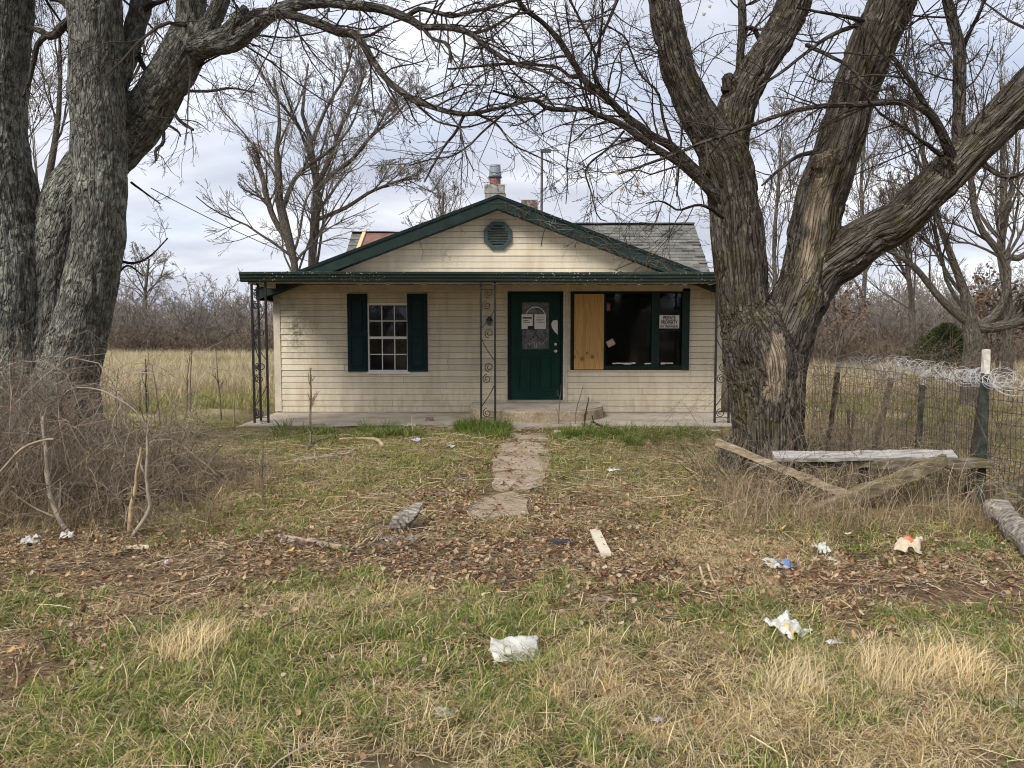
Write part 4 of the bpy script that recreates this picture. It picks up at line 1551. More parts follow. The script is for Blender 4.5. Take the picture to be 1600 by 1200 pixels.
def voxel_trunk(name, stems, mat, parent, voxel=0.018, furrow=15.0, amp=0.016, lump=0.03, seed=0, bare=None, smooth_it=4, stretch=0.17):
    """stems fused into one skin, then furrowed along the grain"""
    src = MB()
    samp = []
    for (pts, rad) in stems:
        p, r = stem_samples(pts, rad)
        src.tubes(p, r, 18, cap=True, bark=False)
        samp.append((p, r))
    me = src.mesh('src')
    o = bpy.data.objects.new('src', me)
    COL.objects.link(o)
    md = o.modifiers.new('r', 'REMESH')
    md.mode = 'VOXEL'
    md.voxel_size = voxel
    bpy.context.view_layer.update()
    me2 = bpy.data.meshes.new_from_object(o.evaluated_get(bpy.context.evaluated_depsgraph_get()))
    bpy.data.objects.remove(o)
    nv = len(me2.vertices)
    co = np.empty(nv * 3, np.float32)
    me2.vertices.foreach_get('co', co)
    co = co.reshape(-1, 3).astype(float)
    ed = np.empty(len(me2.edges) * 2, np.int32)
    me2.edges.foreach_get('vertices', ed)
    ed = ed.reshape(-1, 2)
    deg = np.bincount(ed.ravel(), minlength=nv)[:, None].astype(float)
    for _ in range(smooth_it):
        acc = np.zeros_like(co)
        for ax in range(3):
            acc[:, ax] = np.bincount(ed[:, 0], co[ed[:, 1], ax], nv) + np.bincount(ed[:, 1], co[ed[:, 0], ax], nv)
        co = 0.4 * co + 0.6 * acc / np.maximum(deg, 1)
    # stem coordinates of every skin vertex
    C = np.vstack([p for p, r in samp])
    R = np.concatenate([r for p, r in samp])
    T, S0, N0, ids = [], [], [], []
    for k_, (p, r) in enumerate(samp):
        t = norm(np.gradient(p, axis=0))
        T.append(t)
        S0.append(np.concatenate([[0], np.cumsum(np.linalg.norm(np.diff(p, axis=0), axis=1))]))
        n = np.zeros_like(t)
        cur = norm(np.cross(t[0], (0.3, 1, 0.1)))
        for i in range(len(t)):
            cur = norm(cur - t[i] * np.dot(cur, t[i]))
            n[i] = cur
        N0.append(n)
        ids.append(np.full(len(p), k_))
    T, N0, S0, ids = np.vstack(T), np.vstack(N0), np.concatenate(S0), np.concatenate(ids)
    B0 = np.cross(T, N0)
    near = np.empty(nv, int)
    for a in range(0, nv, 4000):
        d = np.linalg.norm(co[a:a + 4000, None, :].astype(np.float32) - C[None].astype(np.float32), axis=2) - R[None]
        near[a:a + 4000] = d.argmin(1)
    rel = co - C[near]
    sv = S0[near] + (rel * T[near]).sum(1) + ids[near] * 3.7
    ca, sa = (rel * N0[near]).sum(1), (rel * B0[near]).sum(1)
    an = np.arctan2(sa, ca)
    rr_ = np.maximum(R[near], 0.05)
    bk = np.stack([np.cos(an) * rr_, np.sin(an) * rr_, sv], -1)
    me2.vertices.foreach_set('co', co.astype(np.float32).ravel())
    me2.update()
    nr = np.empty(nv * 3, np.float32)
    me2.vertices.foreach_get('normal', nr)
    nr = nr.reshape(-1, 3)
    q = bk * np.array((furrow, furrow, furrow * stretch))
    q = q + (fbm(bk * np.array((5, 5, 2.2)), 2, seed + 5)[:, None] - 0.5) * 1.6
    c1 = np.exp(-((fbm(q, 2, seed) - 0.5) / 0.055) ** 2)
    c2 = np.exp(-((fbm(q * 1.7 + 7.7, 2, seed + 3) - 0.5) / 0.06) ** 2)
    plate = fbm(bk * np.array((furrow * 0.8, furrow * 0.8, furrow * 0.25)), 3, seed + 6) - 0.5
    disp = -amp * (c1 + 0.7 * c2) + amp * 0.7 + amp * 0.7 * plate + lump * (fbm(co * 3.0, 2, seed + 9) - 0.5) * 2
    bv = np.zeros(nv)
    if bare is not None:
        bp, bw = bare
        bp = catmull(bp, 60)
        dmin = np.full(nv, 9.0)
        for a in range(0, nv, 6000):
            dmin[a:a + 6000] = np.linalg.norm(co[a:a + 6000, None] - bp[None], axis=2).min(1)
        bv = np.clip((bw - dmin + (fbm(bk * np.array((11, 11, 3.0)), 2, seed + 31) - 0.5) * bw * 0.9) / (bw * 0.2), 0, 1)
        disp = disp * (1 - 0.65 * bv) - 0.012 * bv
    co = co + nr * disp[:, None]
    me2.vertices.foreach_set('co', co.astype(np.float32).ravel())
    for nm_, ar_ in (('bk', bk),):
        at = me2.attributes.new(nm_, 'FLOAT_VECTOR', 'POINT')
        at.data.foreach_set('vector', ar_.astype(np.float32).ravel())
    at = me2.attributes.new('bare', 'FLOAT', 'POINT')
    at.data.foreach_set('value', bv.astype(np.float32))
    me2.materials.clear()
    me2.materials.append(mat)
    me2.polygons.foreach_set('use_smooth', np.ones(len(me2.polygons), bool))
    me2.update()
    ob = bpy.data.objects.new(name, me2)
    me2.name = name
    COL.objects.link(ob)
    ob.parent = parent
    ob.matrix_parent_inverse = world_mat(parent).inverted()
    return ob


def run_level(st, dr, L, R, K, wander, bias, tip, rg):
    """N wandering branches at once"""
    N = len(st)
    pts = np.empty((N, K, 3))
    pts[:, 0] = st
    d = norm(dr)
    step = (L / (K - 1))[:, None]
    for k_ in range(1, K):
        d = norm(d + rg.normal(0, wander, (N, 3)) + np.asarray(bias))
        pts[:, k_] = pts[:, k_ - 1] + d * step
    rad = R[:, None] * np.linspace(1, tip, K)[None]
    return pts, rad


def spawn(pts, rad, L, n, t0, ang, lf, rf, rg, tmax=1.0):
    """n children per branch"""
    N, K, _ = pts.shape
    t = rg.uniform(t0, tmax, (N, n))
    t = np.sort(t, 1)
    f = t * (K - 1)
    i = np.minimum(f.astype(int), K - 2)
    w = (f - i)[..., None]
    ar = np.arange(N)[:, None]
    p = pts[ar, i] * (1 - w) + pts[ar, i + 1] * w
    tg = norm(pts[ar, i + 1] - pts[ar, i])
    pr_ = rad[ar, i] * (1 - w[..., 0]) + rad[ar, i + 1] * w[..., 0]
    rv = norm(rg.normal(0, 1, (N, n, 3)))
    perp = norm(np.cross(tg, rv))
    a = rg.uniform(ang[0], ang[1], (N, n))[..., None]
    d = tg * np.cos(a) + perp * np.sin(a)
    cl = (L[:, None] * (1.05 - 0.55 * t) * rg.uniform(lf[0], lf[1], (N, n)))
    cr = np.minimum(pr_ * rg.uniform(rf[0], rf[1], (N, n)), pr_)
    return p.reshape(-1, 3), d.reshape(-1, 3), cl.ravel(), cr.ravel()


def twigs_from(mb_, paths, rg, dens=9.0, L=(0.5, 1.3), levels=3, bias=(0, 0, -0.01), n=(4, 4, 3), rmin=0.0022, start=0.25, rscale=0.4, wander=0.16):
    """fine growth along traced limbs: paths [(pts, rad)]"""
    st, dr, LL, RR = [], [], [], []
    for (p, r) in paths:
        ln = np.linalg.norm(np.diff(p, axis=0), axis=1).sum()
        m = max(2, int(ln * dens))
        f = rg.uniform(start, 1.0, m) * (len(p) - 1)
        i = np.minimum(f.astype(int), len(p) - 2)
        w = (f - i)[:, None]
        tg = norm(p[i + 1] - p[i])
        perp = norm(np.cross(tg, norm(rg.normal(0, 1, (m, 3)))))
        a = rg.uniform(0.45, 1.15, m)[:, None]
        st.append(p[i] * (1 - w) + p[i + 1] * w)
        dr.append(tg * np.cos(a) + perp * np.sin(a))
        LL.append(rg.uniform(L[0], L[1], m))
        RR.append(np.clip(r[i] * rscale, 0.0035, 0.011))
    st, dr, LL, RR = np.vstack(st), np.vstack(dr), np.concatenate(LL), np.concatenate(RR)
    for lv in range(levels):
        pts, rad = run_level(st, dr, LL, RR, 6 if lv == 0 else 5, wander + 0.03 * lv, bias, 0.45, rg)
        rad = np.maximum(rad, rmin)
        mb_.tubes(pts, rad, 4 if lv == 0 else 3, bark=False)
        if lv < levels - 1:
            st, dr, LL, RR = spawn(pts, rad, LL, n[lv], 0.15, (0.4, 1.0), (0.35, 0.7), (0.5, 0.75), rg)


# ---------------- right foreground maple
T2 = thing('shade_tree', 'rugged forked tree with furrowed brown bark and a pale bare-wood strip beside the wire fence', 'tree', (2.75, 8.45, 0))
YR = 8.45
sR = []
sR.append(px_stem([(1198, 790, YR - 0.02, 165), (1199, 752, YR, 120), (1200, 720, YR, 106), (1200, 660, YR, 105), (1197, 600, YR, 113), (1192, 560, YR, 122), (1180, 520, YR, 104), (1164, 480, YR, 78),
                   (1158, 430, YR, 76), (1153, 380, YR, 76), (1148, 330, YR, 74), (1142, 290, YR - 0.02, 72), (1130, 245, YR - 0.05, 72), (1112, 212, YR - 0.08, 58), (1089, 176, YR - 0.1, 48), (1066, 125, YR - 0.15, 46),
                   (1050, 70, YR - 0.2, 45), (1036, 0, YR - 0.25, 44), (1022, -90, YR - 0.35, 40), (1000, -260, YR - 0.6, 30), (985, -420, YR - 0.8, 18)]))
sR.append(px_stem([(1135, 260, YR, 60), (1144, 205, YR + 0.05, 52), (1154, 160, YR + 0.1, 52), (1176, 115, YR + 0.15, 50), (1208, 68, YR + 0.22, 49), (1240, 4, YR + 0.3, 48), (1262, -90, YR + 0.4, 42), (1290, -260, YR + 0.5, 30), (1300, -400, YR + 0.6, 16)]))
sR.append(px_stem([(1212, 640, YR + 0.02, 70), (1217, 580, YR - 0.02, 76), (1231, 520, YR - 0.05, 82), (1249, 470, YR - 0.07, 82), (1261, 430, YR - 0.08, 78), (1270, 380, YR - 0.08, 72), (1278, 330, YR - 0.08, 72), (1293, 280, YR - 0.1, 72),
                   (1312, 225, YR - 0.12, 66), (1333, 150, YR - 0.14, 66), (1362, 75, YR - 0.17, 64), (1393, 0, YR - 0.2, 66), (1420, -80, YR - 0.25, 58), (1455, -220, YR - 0.4, 42), (1480, -420, YR - 0.5, 22)]))
sR.append(px_stem([(1256, 475, YR - 0.08, 70), (1284, 425, YR - 0.12, 70), (1318, 398, YR - 0.2, 70), (1360, 368, YR - 0.3, 64), (1405, 345, YR - 0.4, 60), (1450, 302, YR - 0.5, 58), (1500, 252, YR - 0.6, 57), (1550, 200, YR - 0.7, 57),
                   (1600, 148, YR - 0.8, 57), (1660, 80, YR - 0.9, 52), (1740, -20, YR - 1.1, 42), (1820, -150, YR - 1.3, 24)]))
# knots and the cut branch collar
sR.append(px_stem([(1283, 262, YR - 0.27, 30), (1285, 240, YR - 0.33, 26)]))
sR.append(px_stem([(1480, 268, YR - 0.68, 26), (1476, 246, YR - 0.78, 17)]))
sR.append(px_stem([(1140, 140, YR + 0.03, 26), (1134, 116, YR, 18)]))
sR.append(px_stem([(1172, 560, YR - 0.22, 50), (1166, 530, YR - 0.24, 44), (1182, 505, YR - 0.20, 34)]))
# root flare
for (u0, v0, u1, v1, w0, w1, y1) in ((1160, 700, 1128, 765, 70, 34, YR - 0.25), (1230, 710, 1272, 762, 66, 30, YR - 0.15), (1190, 715, 1180, 786, 70, 36, YR - 0.5), (1215, 715, 1232, 782, 60, 32, YR - 0.45)):
    sR.append(px_stem([(u0, v0, YR - 0.05, w0), (u1, v1, y1, w1), (u1 + (u1 - 1200) * 0.5, v1 + 26, y1 - 0.12, w1 * 0.6)]))
bare_line = np.array([P(1286, 236, YR - 0.38), P(1278, 300, YR - 0.37), P(1268, 350, YR - 0.38), P(1258, 400, YR - 0.40), P(1246, 450, YR - 0.44), P(1230, 500, YR - 0.47), P(1216, 560, YR - 0.50), P(1208, 620, YR - 0.50)])
voxel_trunk('trunk', sR, M['bark_right'], T2, 0.0175, 13.0, 0.026, 0.025, seed=11, bare=(bare_line, 0.15), stretch=0.09)


def limb(parent, rows, mat='bark_limb', S=8, n=None, wob=0.0, seed=0, name='limb', tipw=None):
    p, r = px_stem(rows)
    L = np.linalg.norm(np.diff(p, axis=0), axis=1).sum()
    p, r = catmull(p, n or max(8, int(L / 0.07)), r)
    if wob:
        nz_ = np.stack([fbm(np.stack([np.linspace(0, L * 5, len(p)), np.full(len(p), seed + a * 9.1), np.full(len(p), 0.5)], -1), 2, seed) - 0.5 for a in range(3)], -1)
        fade = np.minimum(1, np.linspace(0, 6, len(p)))[:, None]
        p = p + nz_ * wob * fade
        r = r * (0.9 + 0.25 * fbm(np.stack([np.linspace(0, L * 9, len(p)), np.full(len(p), seed + 3.3), np.zeros(len(p))], -1), 2, seed + 1))
    MB().tubes(p, r, S).build(name, M[mat], parent, smooth=True)
    return p, r


LR = []
LR.append(limb(T2, [(1128, 312, YR, 24), (1100, 280, YR - 0.05, 17), (1050, 230, YR - 0.15, 14), (1015, 210, YR - 0.2, 13), (975, 180, YR - 0.25, 12), (950, 155, YR - 0.3, 11), (912, 125, YR - 0.4, 10), (895, 95, YR - 0.45, 10),
                    (875, 65, YR - 0.5, 9), (850, 37, YR - 0.6, 8), (815, 12, YR - 0.7, 7), (806, -20, YR - 0.75, 6), (790, -90, YR - 0.9, 4)], wob=0.03, seed=1))
LR.append(limb(T2, [(1130, 318, YR - 0.1, 22), (1097, 285, YR - 0.2, 15), (1070, 262, YR - 0.3, 12), (1037, 240, YR - 0.4, 11), (1007, 220, YR - 0.5, 11), (975, 197, YR - 0.6, 10), (935, 180, YR - 0.7, 9), (912, 170, YR - 0.8, 8),
                    (862, 170, YR - 0.9, 7), (837, 157, YR - 1.0, 5), (800, 150, YR - 1.1, 4.5), (770, 142, YR - 1.2, 3.5)], wob=0.03, seed=2))
LR.append(limb(T2, [(905, 120, YR - 0.4, 6), (890, 120, YR - 0.5, 5.5), (875, 107, YR - 0.6, 5), (845, 102, YR - 0.7, 4.5), (800, 100, YR - 0.9, 4.5), (760, 102, YR - 1.0, 4), (700, 108, YR - 1.2, 3)], S=6, wob=0.02, seed=3))
LR.append(limb(T2, [(975, 205, YR - 0.55, 4), (950, 232, YR - 0.7, 3.4), (925, 252, YR - 0.8, 3.2), (914, 270, YR - 0.85, 3), (922, 297, YR - 0.9, 2.6), (934, 338, YR - 0.95, 2.0), (948, 346, YR - 1.0, 1.4)], S=5, wob=0.02, seed=4))
LR.append(limb(T2, [(1498, 235, YR - 0.62, 20), (1498, 190, YR - 0.6, 18), (1500, 100, YR - 0.55, 18), (1498, 75, YR - 0.55, 17), (1488, 30, YR - 0.5, 16), (1478, -10, YR - 0.5, 14), (1462, -120, YR - 0.5, 9)], S=10, wob=0.02, seed=5))
LR.append(limb(T2, [(1502, 80, YR - 0.55, 9), (1515, 50, YR - 0.65, 6), (1535, 8, YR - 0.75, 5), (1550, -60, YR - 0.9, 3)], S=6, seed=6))
LR.append(limb(T2, [(1486, 243, YR - 0.7, 16), (1470, 205, YR - 0.8, 13), (1450, 175, YR - 0.88, 12), (1420, 162, YR - 0.92, 11), (1385, 160, YR - 0.95, 10), (1340, 163, YR - 0.95, 8.5), (1290, 165, YR - 0.92, 7.5), (1240, 173, YR - 0.88, 7),
                    (1200, 186, YR - 0.85, 6), (1150, 205, YR - 0.85, 5.5), (1100, 222, YR - 0.9, 5), (1060, 238, YR - 0.95, 4.5), (1010, 257, YR - 1.0, 4), (966, 272, YR - 1.1, 3)], mat='bark_limb', wob=0.02, seed=7))
LR.append(limb(T2, [(1452, 178, YR - 0.88, 9), (1435, 148, YR - 0.95, 9), (1415, 115, YR - 1.0, 8), (1392, 84, YR - 1.05, 5)], S=7, wob=0.02, seed=8))
LR.append(limb(T2, [(1480, 250, YR - 0.7, 8), (1440, 220, YR - 0.85, 6), (1405, 195, YR - 0.95, 5), (1380, 180, YR - 1.0, 4), (1350, 150, YR - 1.1, 3)], S=6, wob=0.03, seed=9))
LR.append(limb(T2, [(1535, 255, YR - 0.7, 10), (1560, 272, YR - 0.8, 8), (1580, 276, YR - 0.9, 7), (1600, 272, YR - 1.0, 5), (1650, 285, YR - 1.2, 3)], S=6, wob=0.03, seed=10))
LR.append(limb(T2, [(1155, 130, YR + 0.15, 13), (1156, 95, YR + 0.2, 12), (1160, 40, YR + 0.3, 13), (1158, -10, YR + 0.35, 12), (1150, -100, YR + 0.5, 7)], S=8, seed=11))
LR.append(limb(T2, [(1165, 45, YR + 0.3, 8), (1178, 45, YR + 0.35, 8), (1192, 70, YR + 0.35, 8), (1215, 75, YR + 0.3, 6)], S=6, seed=12))
LR.append(limb(T2, [(1348, 32, YR - 0.4, 8), (1320, 26, YR - 0.6, 5), (1280, 18, YR - 0.7, 4), (1245, 12, YR - 0.8, 3)], S=6, wob=0.02, seed=13))
LR.append(limb(T2, [(1345, 36, YR - 0.4, 8), (1300, 55, YR - 0.6, 6), (1265, 78, YR - 0.7, 5), (1225, 110, YR - 0.8, 4.5), (1200, 126, YR - 0.85, 4), (1170, 150, YR - 0.9, 3)], S=6, wob=0.02, seed=14))
LR.append(limb(T2, [(1272, 238, YR - 0.35, 8), (1245, 245, YR - 0.5, 6), (1215, 268, YR - 0.6, 5), (1190, 290, YR - 0.7, 3)], S=6, wob=0.02, seed=15))
LR.append(limb(T2, [(1050, 228, YR - 0.3, 6), (1044, 210, YR - 0.35, 5), (1036, 185, YR - 0.4, 4.5), (1028, 145, YR - 0.5, 4), (1000, 115, YR - 0.55, 3.5), (985, 80, YR - 0.6, 3), (975, 58, YR - 0.65, 3), (940, 35, YR - 0.7, 2)], S=6, wob=0.02, seed=16))
LR.append(limb(T2, [(936, 90, YR - 0.4, 4), (938, 60, YR - 0.5, 4), (942, 20, YR - 0.6, 3.5), (940, -30, YR - 0.7, 3)], S=5, wob=0.02, seed=17))
LR.append(limb(T2, [(962, 165, YR - 0.3, 6), (950, 150, YR - 0.35, 5), (930, 120, YR - 0.4, 5), (932, 92, YR - 0.45, 4.5), (915, 50, YR - 0.5, 4), (890, 0, YR - 0.6, 3.5), (875, -40, YR - 0.7, 3)], S=6, wob=0.02, seed=18))
LR.append(limb(T2, [(1130, 340, YR - 0.25, 7), (1095, 320, YR - 0.5, 4.5), (1060, 328, YR - 0.6, 3.5), (1035, 315, YR - 0.7, 2.6), (1010, 318, YR - 0.8, 1.8)], S=5, wob=0.03, seed=19))
LR.append(limb(T2, [(1260, 70, YR - 0.1, 7), (1320, 100, YR - 0.5, 5), (1360, 140, YR - 0.7, 4), (1400, 135, YR - 0.8, 3)], S=5, wob=0.03, seed=20))
rg = np.random.default_rng(77)
tw = MB()
twigs_from(tw, LR, rg, 7.5, (0.35, 1.1), 3, (0, 0, 0.0), (4, 4, 2), start=0.2)
# sprouts on the big stems and everything that continues above the frame
up = [stem_samples(*sR[0]), stem_samples(*sR[1]), stem_samples(*sR[2]), stem_samples(*sR[3])]
twigs_from(tw, [(p[int(len(p) * 0.45):], r[int(len(p) * 0.45):] * 0.12) for p, r in up], rg, 11.0, (0.35, 1.2), 3, (0, 0, 0.01), (4, 4, 2), start=0.0)
st = np.vstack([p[int(len(p) * 0.72):][::3] for p, r in up])
dr = rg.normal(0, 1, st.shape) + np.array((0, -0.1, 0.35))
pts_, rad_ = run_level(st, dr, rg.uniform(1.4, 2.8, len(st)), rg.uniform(0.014, 0.03, len(st)), 7, 0.14, (0, 0, 0.02), 0.3, rg)
tw.tubes(pts_, rad_, 5, bark=False)
twigs_from(tw, [(pts_[i], rad_[i]) for i in range(len(pts_))], rg, 4.5, (0.4, 1.1), 3, (0, 0, -0.02), (4, 3, 2), start=0.2)
tw.build('twigs', M['twig_dark'], T2)
# a few leaves still hanging on
for i, (u, v, Y) in enumerate([(966, 270, YR - 1.1), (975, 243, YR - 1.05), (978, 241, YR - 1.05), (995, 290, YR - 1.0), (1005, 302, YR - 1.0), (1013, 303, YR - 1.0), (993, 155, YR - 0.7), (1480, 100, YR - 0.6), (1109, 10, YR - 0.3), (972, 297, YR - 1.0), (1100, 22, YR - 0.4), (640, 221, 6.9)]):
    c_ = P(u, v, Y)
    r_ = np.random.default_rng(i)
    a, b = norm(r_.normal(0, 1, 3)), None
    b = norm(np.cross(a, r_.normal(0, 1, 3)))
    n__ = np.cross(a, b)
    s_ = 0.035
    MB().add([c_ - a * s_, c_ + b * s_ * 0.6 + n__ * 0.006, c_ + a * s_, c_ - b * s_ * 0.6 + n__ * 0.006, c_], None, [(0, 1, 4), (1, 2, 4), (2, 3, 4), (3, 0, 4)]).build('hanging_leaf', M['cardboard'] if i < 11 else M['rust_leaf'], T2)

# ---------------- left foreground tree
T1 = thing('shade_tree', 'massive multi-stemmed tree with lichen-spotted grey bark rising from the bramble thicket', 'tree', (-5.6, 9.7, 0))
YL = 9.7
sL = []
sL.append(px_stem([(10, 790, YL - 0.1, 260), (20, 700, YL, 190), (22, 640, YL, 140), (20, 580, YL, 116), (16, 500, YL, 108), (13, 420, YL - 0.02, 104), (6, 350, YL - 0.03, 100), (1, 300, YL - 0.05, 94), (-6, 220, YL - 0.08, 86), (-10, 150, YL - 0.1, 86),
                   (-4, 60, YL - 0.12, 90), (2, 0, YL - 0.14, 88), (8, -100, YL - 0.2, 76), (0, -260, YL - 0.3, 52), (-14, -420, YL - 0.4, 26)]))
sL.append(px_stem([(60, 780, YL - 0.1, 240), (80, 690, YL - 0.1, 170), (96, 640, YL - 0.15, 118), (106, 590, YL - 0.2, 92), (122, 530, YL - 0.28, 82), (138, 460, YL - 0.36, 78), (150, 400, YL - 0.4, 76), (156, 340, YL - 0.43, 75), (157, 280, YL - 0.45, 74), (153, 200, YL - 0.47, 76),
                   (151, 120, YL - 0.48, 75), (150, 50, YL - 0.5, 74), (149, 0, YL - 0.5, 74), (146, -100, YL - 0.55, 64), (150, -260, YL - 0.6, 46), (160, -430, YL - 0.7, 22)]))
sL.append(px_stem([(52, 640, YL + 0.1, 110), (66, 560, YL + 0.12, 86), (80, 480, YL + 0.16, 74), (92, 400, YL + 0.18, 78), (112, 320, YL + 0.2, 84), (148, 262, YL + 0.2, 82), (186, 222, YL + 0.15, 76), (222, 185, YL + 0.1, 68), (252, 142, YL, 64), (276, 100, YL - 0.1, 62),
                   (292, 66, YL - 0.16, 60), (297, 36, YL - 0.2, 46), (298, 0, YL - 0.24, 42), (304, -90, YL - 0.3, 34), (316, -240, YL - 0.4, 20)]))
sL.append(px_stem([(284, 86, YL - 0.13, 50), (318, 56, YL - 0.25, 38), (334, 28, YL - 0.35, 27), (346, -6, YL - 0.45, 25), (362, -100, YL - 0.6, 18), (380, -220, YL - 0.8, 10)]))
sL.append(px_stem([(300, 76, YL - 0.18, 44), (330, 68, YL - 0.3, 32), (355, 54, YL - 0.4, 25), (378, 22, YL - 0.5, 20), (386, 10, YL - 0.52, 12)]))
sL.append(px_stem([(330, 70, YL - 0.3, 30), (366, 66, YL - 0.42, 23), (400, 42, YL - 0.55, 21), (430, 18, YL - 0.7, 20), (470, 6, YL - 0.85, 18), (520, 4, YL - 1.0, 16), (575, 10, YL - 1.2, 14)]))
sL.append(px_stem([(150, 235, YL - 0.2, 40), (176, 150, YL - 0.1, 36), (196, 90, YL - 0.05, 34), (212, 40, YL, 31), (224, -10, YL + 0.05, 28), (240, -120, YL + 0.1, 18), (250, -240, YL + 0.1, 9)]))
for (u0, v0, u1, v1, w0, w1, y1) in ((110, 640, 178, 705, 70, 36, YL - 0.3), (40, 680, 30, 770, 90, 44, YL - 0.7), (100, 680, 110, 760, 80, 40, YL - 0.7)):
    sL.append(px_stem([(u0, v0, YL - 0.1, w0), (u1, v1, y1, w1), (u1 + 14, v1 + 24, y1 - 0.15, w1 * 0.5)]))
voxel_trunk('trunk', sL, M['bark_left'], T1, 0.019, 14.0, 0.015, 0.025, seed=23)
LL_ = []
LL_.append(limb(T1, [(560, 8, YL - 1.15, 14), (600, 15, YL - 1.3, 13), (640, 30, YL - 1.45, 12), (660, 42, YL - 1.5, 11), (700, 42, YL - 1.65, 9), (735, 52, YL - 1.8, 8), (762, 76, YL - 1.95, 7), (800, 98, YL - 2.1, 6), (850, 112, YL - 2.3, 4.5), (900, 140, YL - 2.5, 3)], wob=0.03, seed=31))
LL_.append(limb(T1, [(372, 42, YL - 0.45, 17), (400, 22, YL - 0.55, 14), (425, 20, YL - 0.7, 13), (460, 25, YL - 0.85, 13), (500, 38, YL - 1.0, 14), (530, 50, YL - 1.1, 14), (552, 53, YL - 1.2, 13), (572, 76, YL - 1.3, 10), (598, 118, YL - 1.45, 10), (640, 152, YL - 1.65, 9.5),
                     (690, 171, YL - 1.9, 8), (730, 178, YL - 2.05, 7), (765, 172, YL - 2.2, 6), (800, 165, YL - 2.35, 5), (850, 150, YL - 2.5, 3.5)], wob=0.02, seed=32))
LL_.append(limb(T1, [(636, 26, YL - 1.45, 8), (655, 14, YL - 1.5, 7), (680, 20, YL - 1.6, 7), (705, 25, YL - 1.7, 6.5), (725, 20, YL - 1.8, 5), (760, 14, YL - 1.95, 4.5), (790, 4, YL - 2.1, 4), (840, -10, YL - 2.3, 3)], S=6, wob=0.03, seed=33))
LL_.append(limb(T1, [(660, 42, YL - 1.5, 6), (675, 60, YL - 1.55, 5), (700, 70, YL - 1.65, 5), (704, 98, YL - 1.7, 3)], S=6, wob=0.02, seed=34))
LL_.append(limb(T1, [(736, 52, YL - 1.8, 5), (765, 46, YL - 1.9, 4.5), (800, 25, YL - 2.05, 4), (835, 18, YL - 2.2, 3)], S=6, wob=0.03, seed=35))
LL_.append(limb(T1, [(640, 152, YL - 1.65, 4), (668, 178, YL - 1.7, 3.5), (690, 192, YL - 1.8, 3), (725, 198, YL - 1.9, 3), (760, 190, YL - 2, 2.6), (800, 172, YL - 2.1, 2)], S=5, wob=0.03, seed=36))
LL_.append(limb(T1, [(725, 180, YL - 2.0, 5), (712, 205, YL - 2.0, 4.5), (694, 228, YL - 2.0, 4), (680, 252, YL - 2.02, 3.6), (662, 285, YL - 2.05, 3)], S=5, wob=0.02, seed=37))
LL_.append(limb(T1, [(745, 178, YL - 2.1, 4), (778, 196, YL - 2.2, 3.4), (800, 225, YL - 2.3, 3), (830, 240, YL - 2.4, 2.4), (868, 258, YL - 2.5, 1.6)], S=5, wob=0.02, seed=38))
LL_.append(limb(T1, [(790, 175, YL - 2.3, 4), (755, 205, YL - 2.2, 3.2), (715, 240, YL - 2.15, 3), (670, 250, YL - 2.1, 2.4), (640, 258, YL - 2.1, 1.8)], S=5, wob=0.02, seed=39))
LL_.append(limb(T1, [(118, 28, YL - 0.5, 15), (100, 38, YL - 0.4, 12), (88, 52, YL - 0.35, 12), (76, 56, YL - 0.3, 12), (62, 48, YL - 0.25, 8), (40, 42, YL - 0.2, 6)], S=8, wob=0.02, seed=40))
LL_.append(limb(T1, [(72, 56, YL - 0.3, 9), (60, 68, YL - 0.3, 8), (54, 90, YL - 0.28, 7), (46, 125, YL - 0.25, 6), (36, 152, YL - 0.2, 4)], S=7, wob=0.02, seed=41))
LL_.append(limb(T1, [(209, 58, YL, 13), (214, 80, YL, 9), (225, 105, YL - 0.05, 8), (242, 125, YL - 0.1, 8)], S=7, seed=42))
LL_.append(limb(T1, [(110, 12, YL - 0.4, 14), (95, -2, YL - 0.3, 13), (70, -10, YL - 0.25, 12), (20, -60, YL, 8)], S=7, seed=43))
LL_.append(limb(T1, [(222, 18, YL, 10), (240, 6, YL - 0.1, 8), (258, 0, YL - 0.2, 6), (290, -20, YL - 0.3, 4)], S=7, seed=44))
for i, rw_ in enumerate([[(290, 142, 5), (330, 142, 4), (362, 138, 3), (400, 145, 2)], [(272, 175, 5), (280, 188, 5), (302, 203, 4)], [(256, 206, 5), (255, 224, 5), (243, 235, 4.5), (244, 250, 4)], [(262, 195, 4), (278, 205, 3.5), (282, 213, 2)],
                         [(305, 110, 4), (325, 95, 3), (350, 82, 2.4), (385, 60, 1.6)], [(186, 408, 5), (210, 411, 4), (235, 400, 3), (262, 372, 2)], [(182, 430, 3.5), (200, 415, 3), (225, 432, 2)], [(205, 285, 4), (225, 300, 3), (250, 318, 2)]]):
    LL_.append(limb(T1, [(u, v, YL - 0.1 - 0.08 * j, w) for j, (u, v, w) in enumerate(rw_)], S=6, wob=0.015, seed=50 + i))
rg = np.random.default_rng(78)
tw = MB()
twigs_from(tw, LL_[:9], rg, 7.5, (0.4, 1.15), 3, (0, 0, -0.025), (4, 3, 2), start=0.08)
twigs_from(tw, [(p, r) for p, r in [stem_samples(*sL[5])]], rg, 8.0, (0.4, 1.1), 3, (0, 0, -0.05), (4, 3, 2), start=0.1)
twigs_from(tw, LL_[9:], rg, 4.0, (0.25, 0.6), 3, (0, 0, -0.02), (3, 3, 2), start=0.2)
up = [stem_samples(*s) for s in (sL[0], sL[1], sL[2], sL[3], sL[6])]
st = np.vstack([p[int(len(p) * 0.70):][::3] for p, r in up])
dr = rg.normal(0, 1, st.shape) + np.array((0.15, -0.1, 0.35))
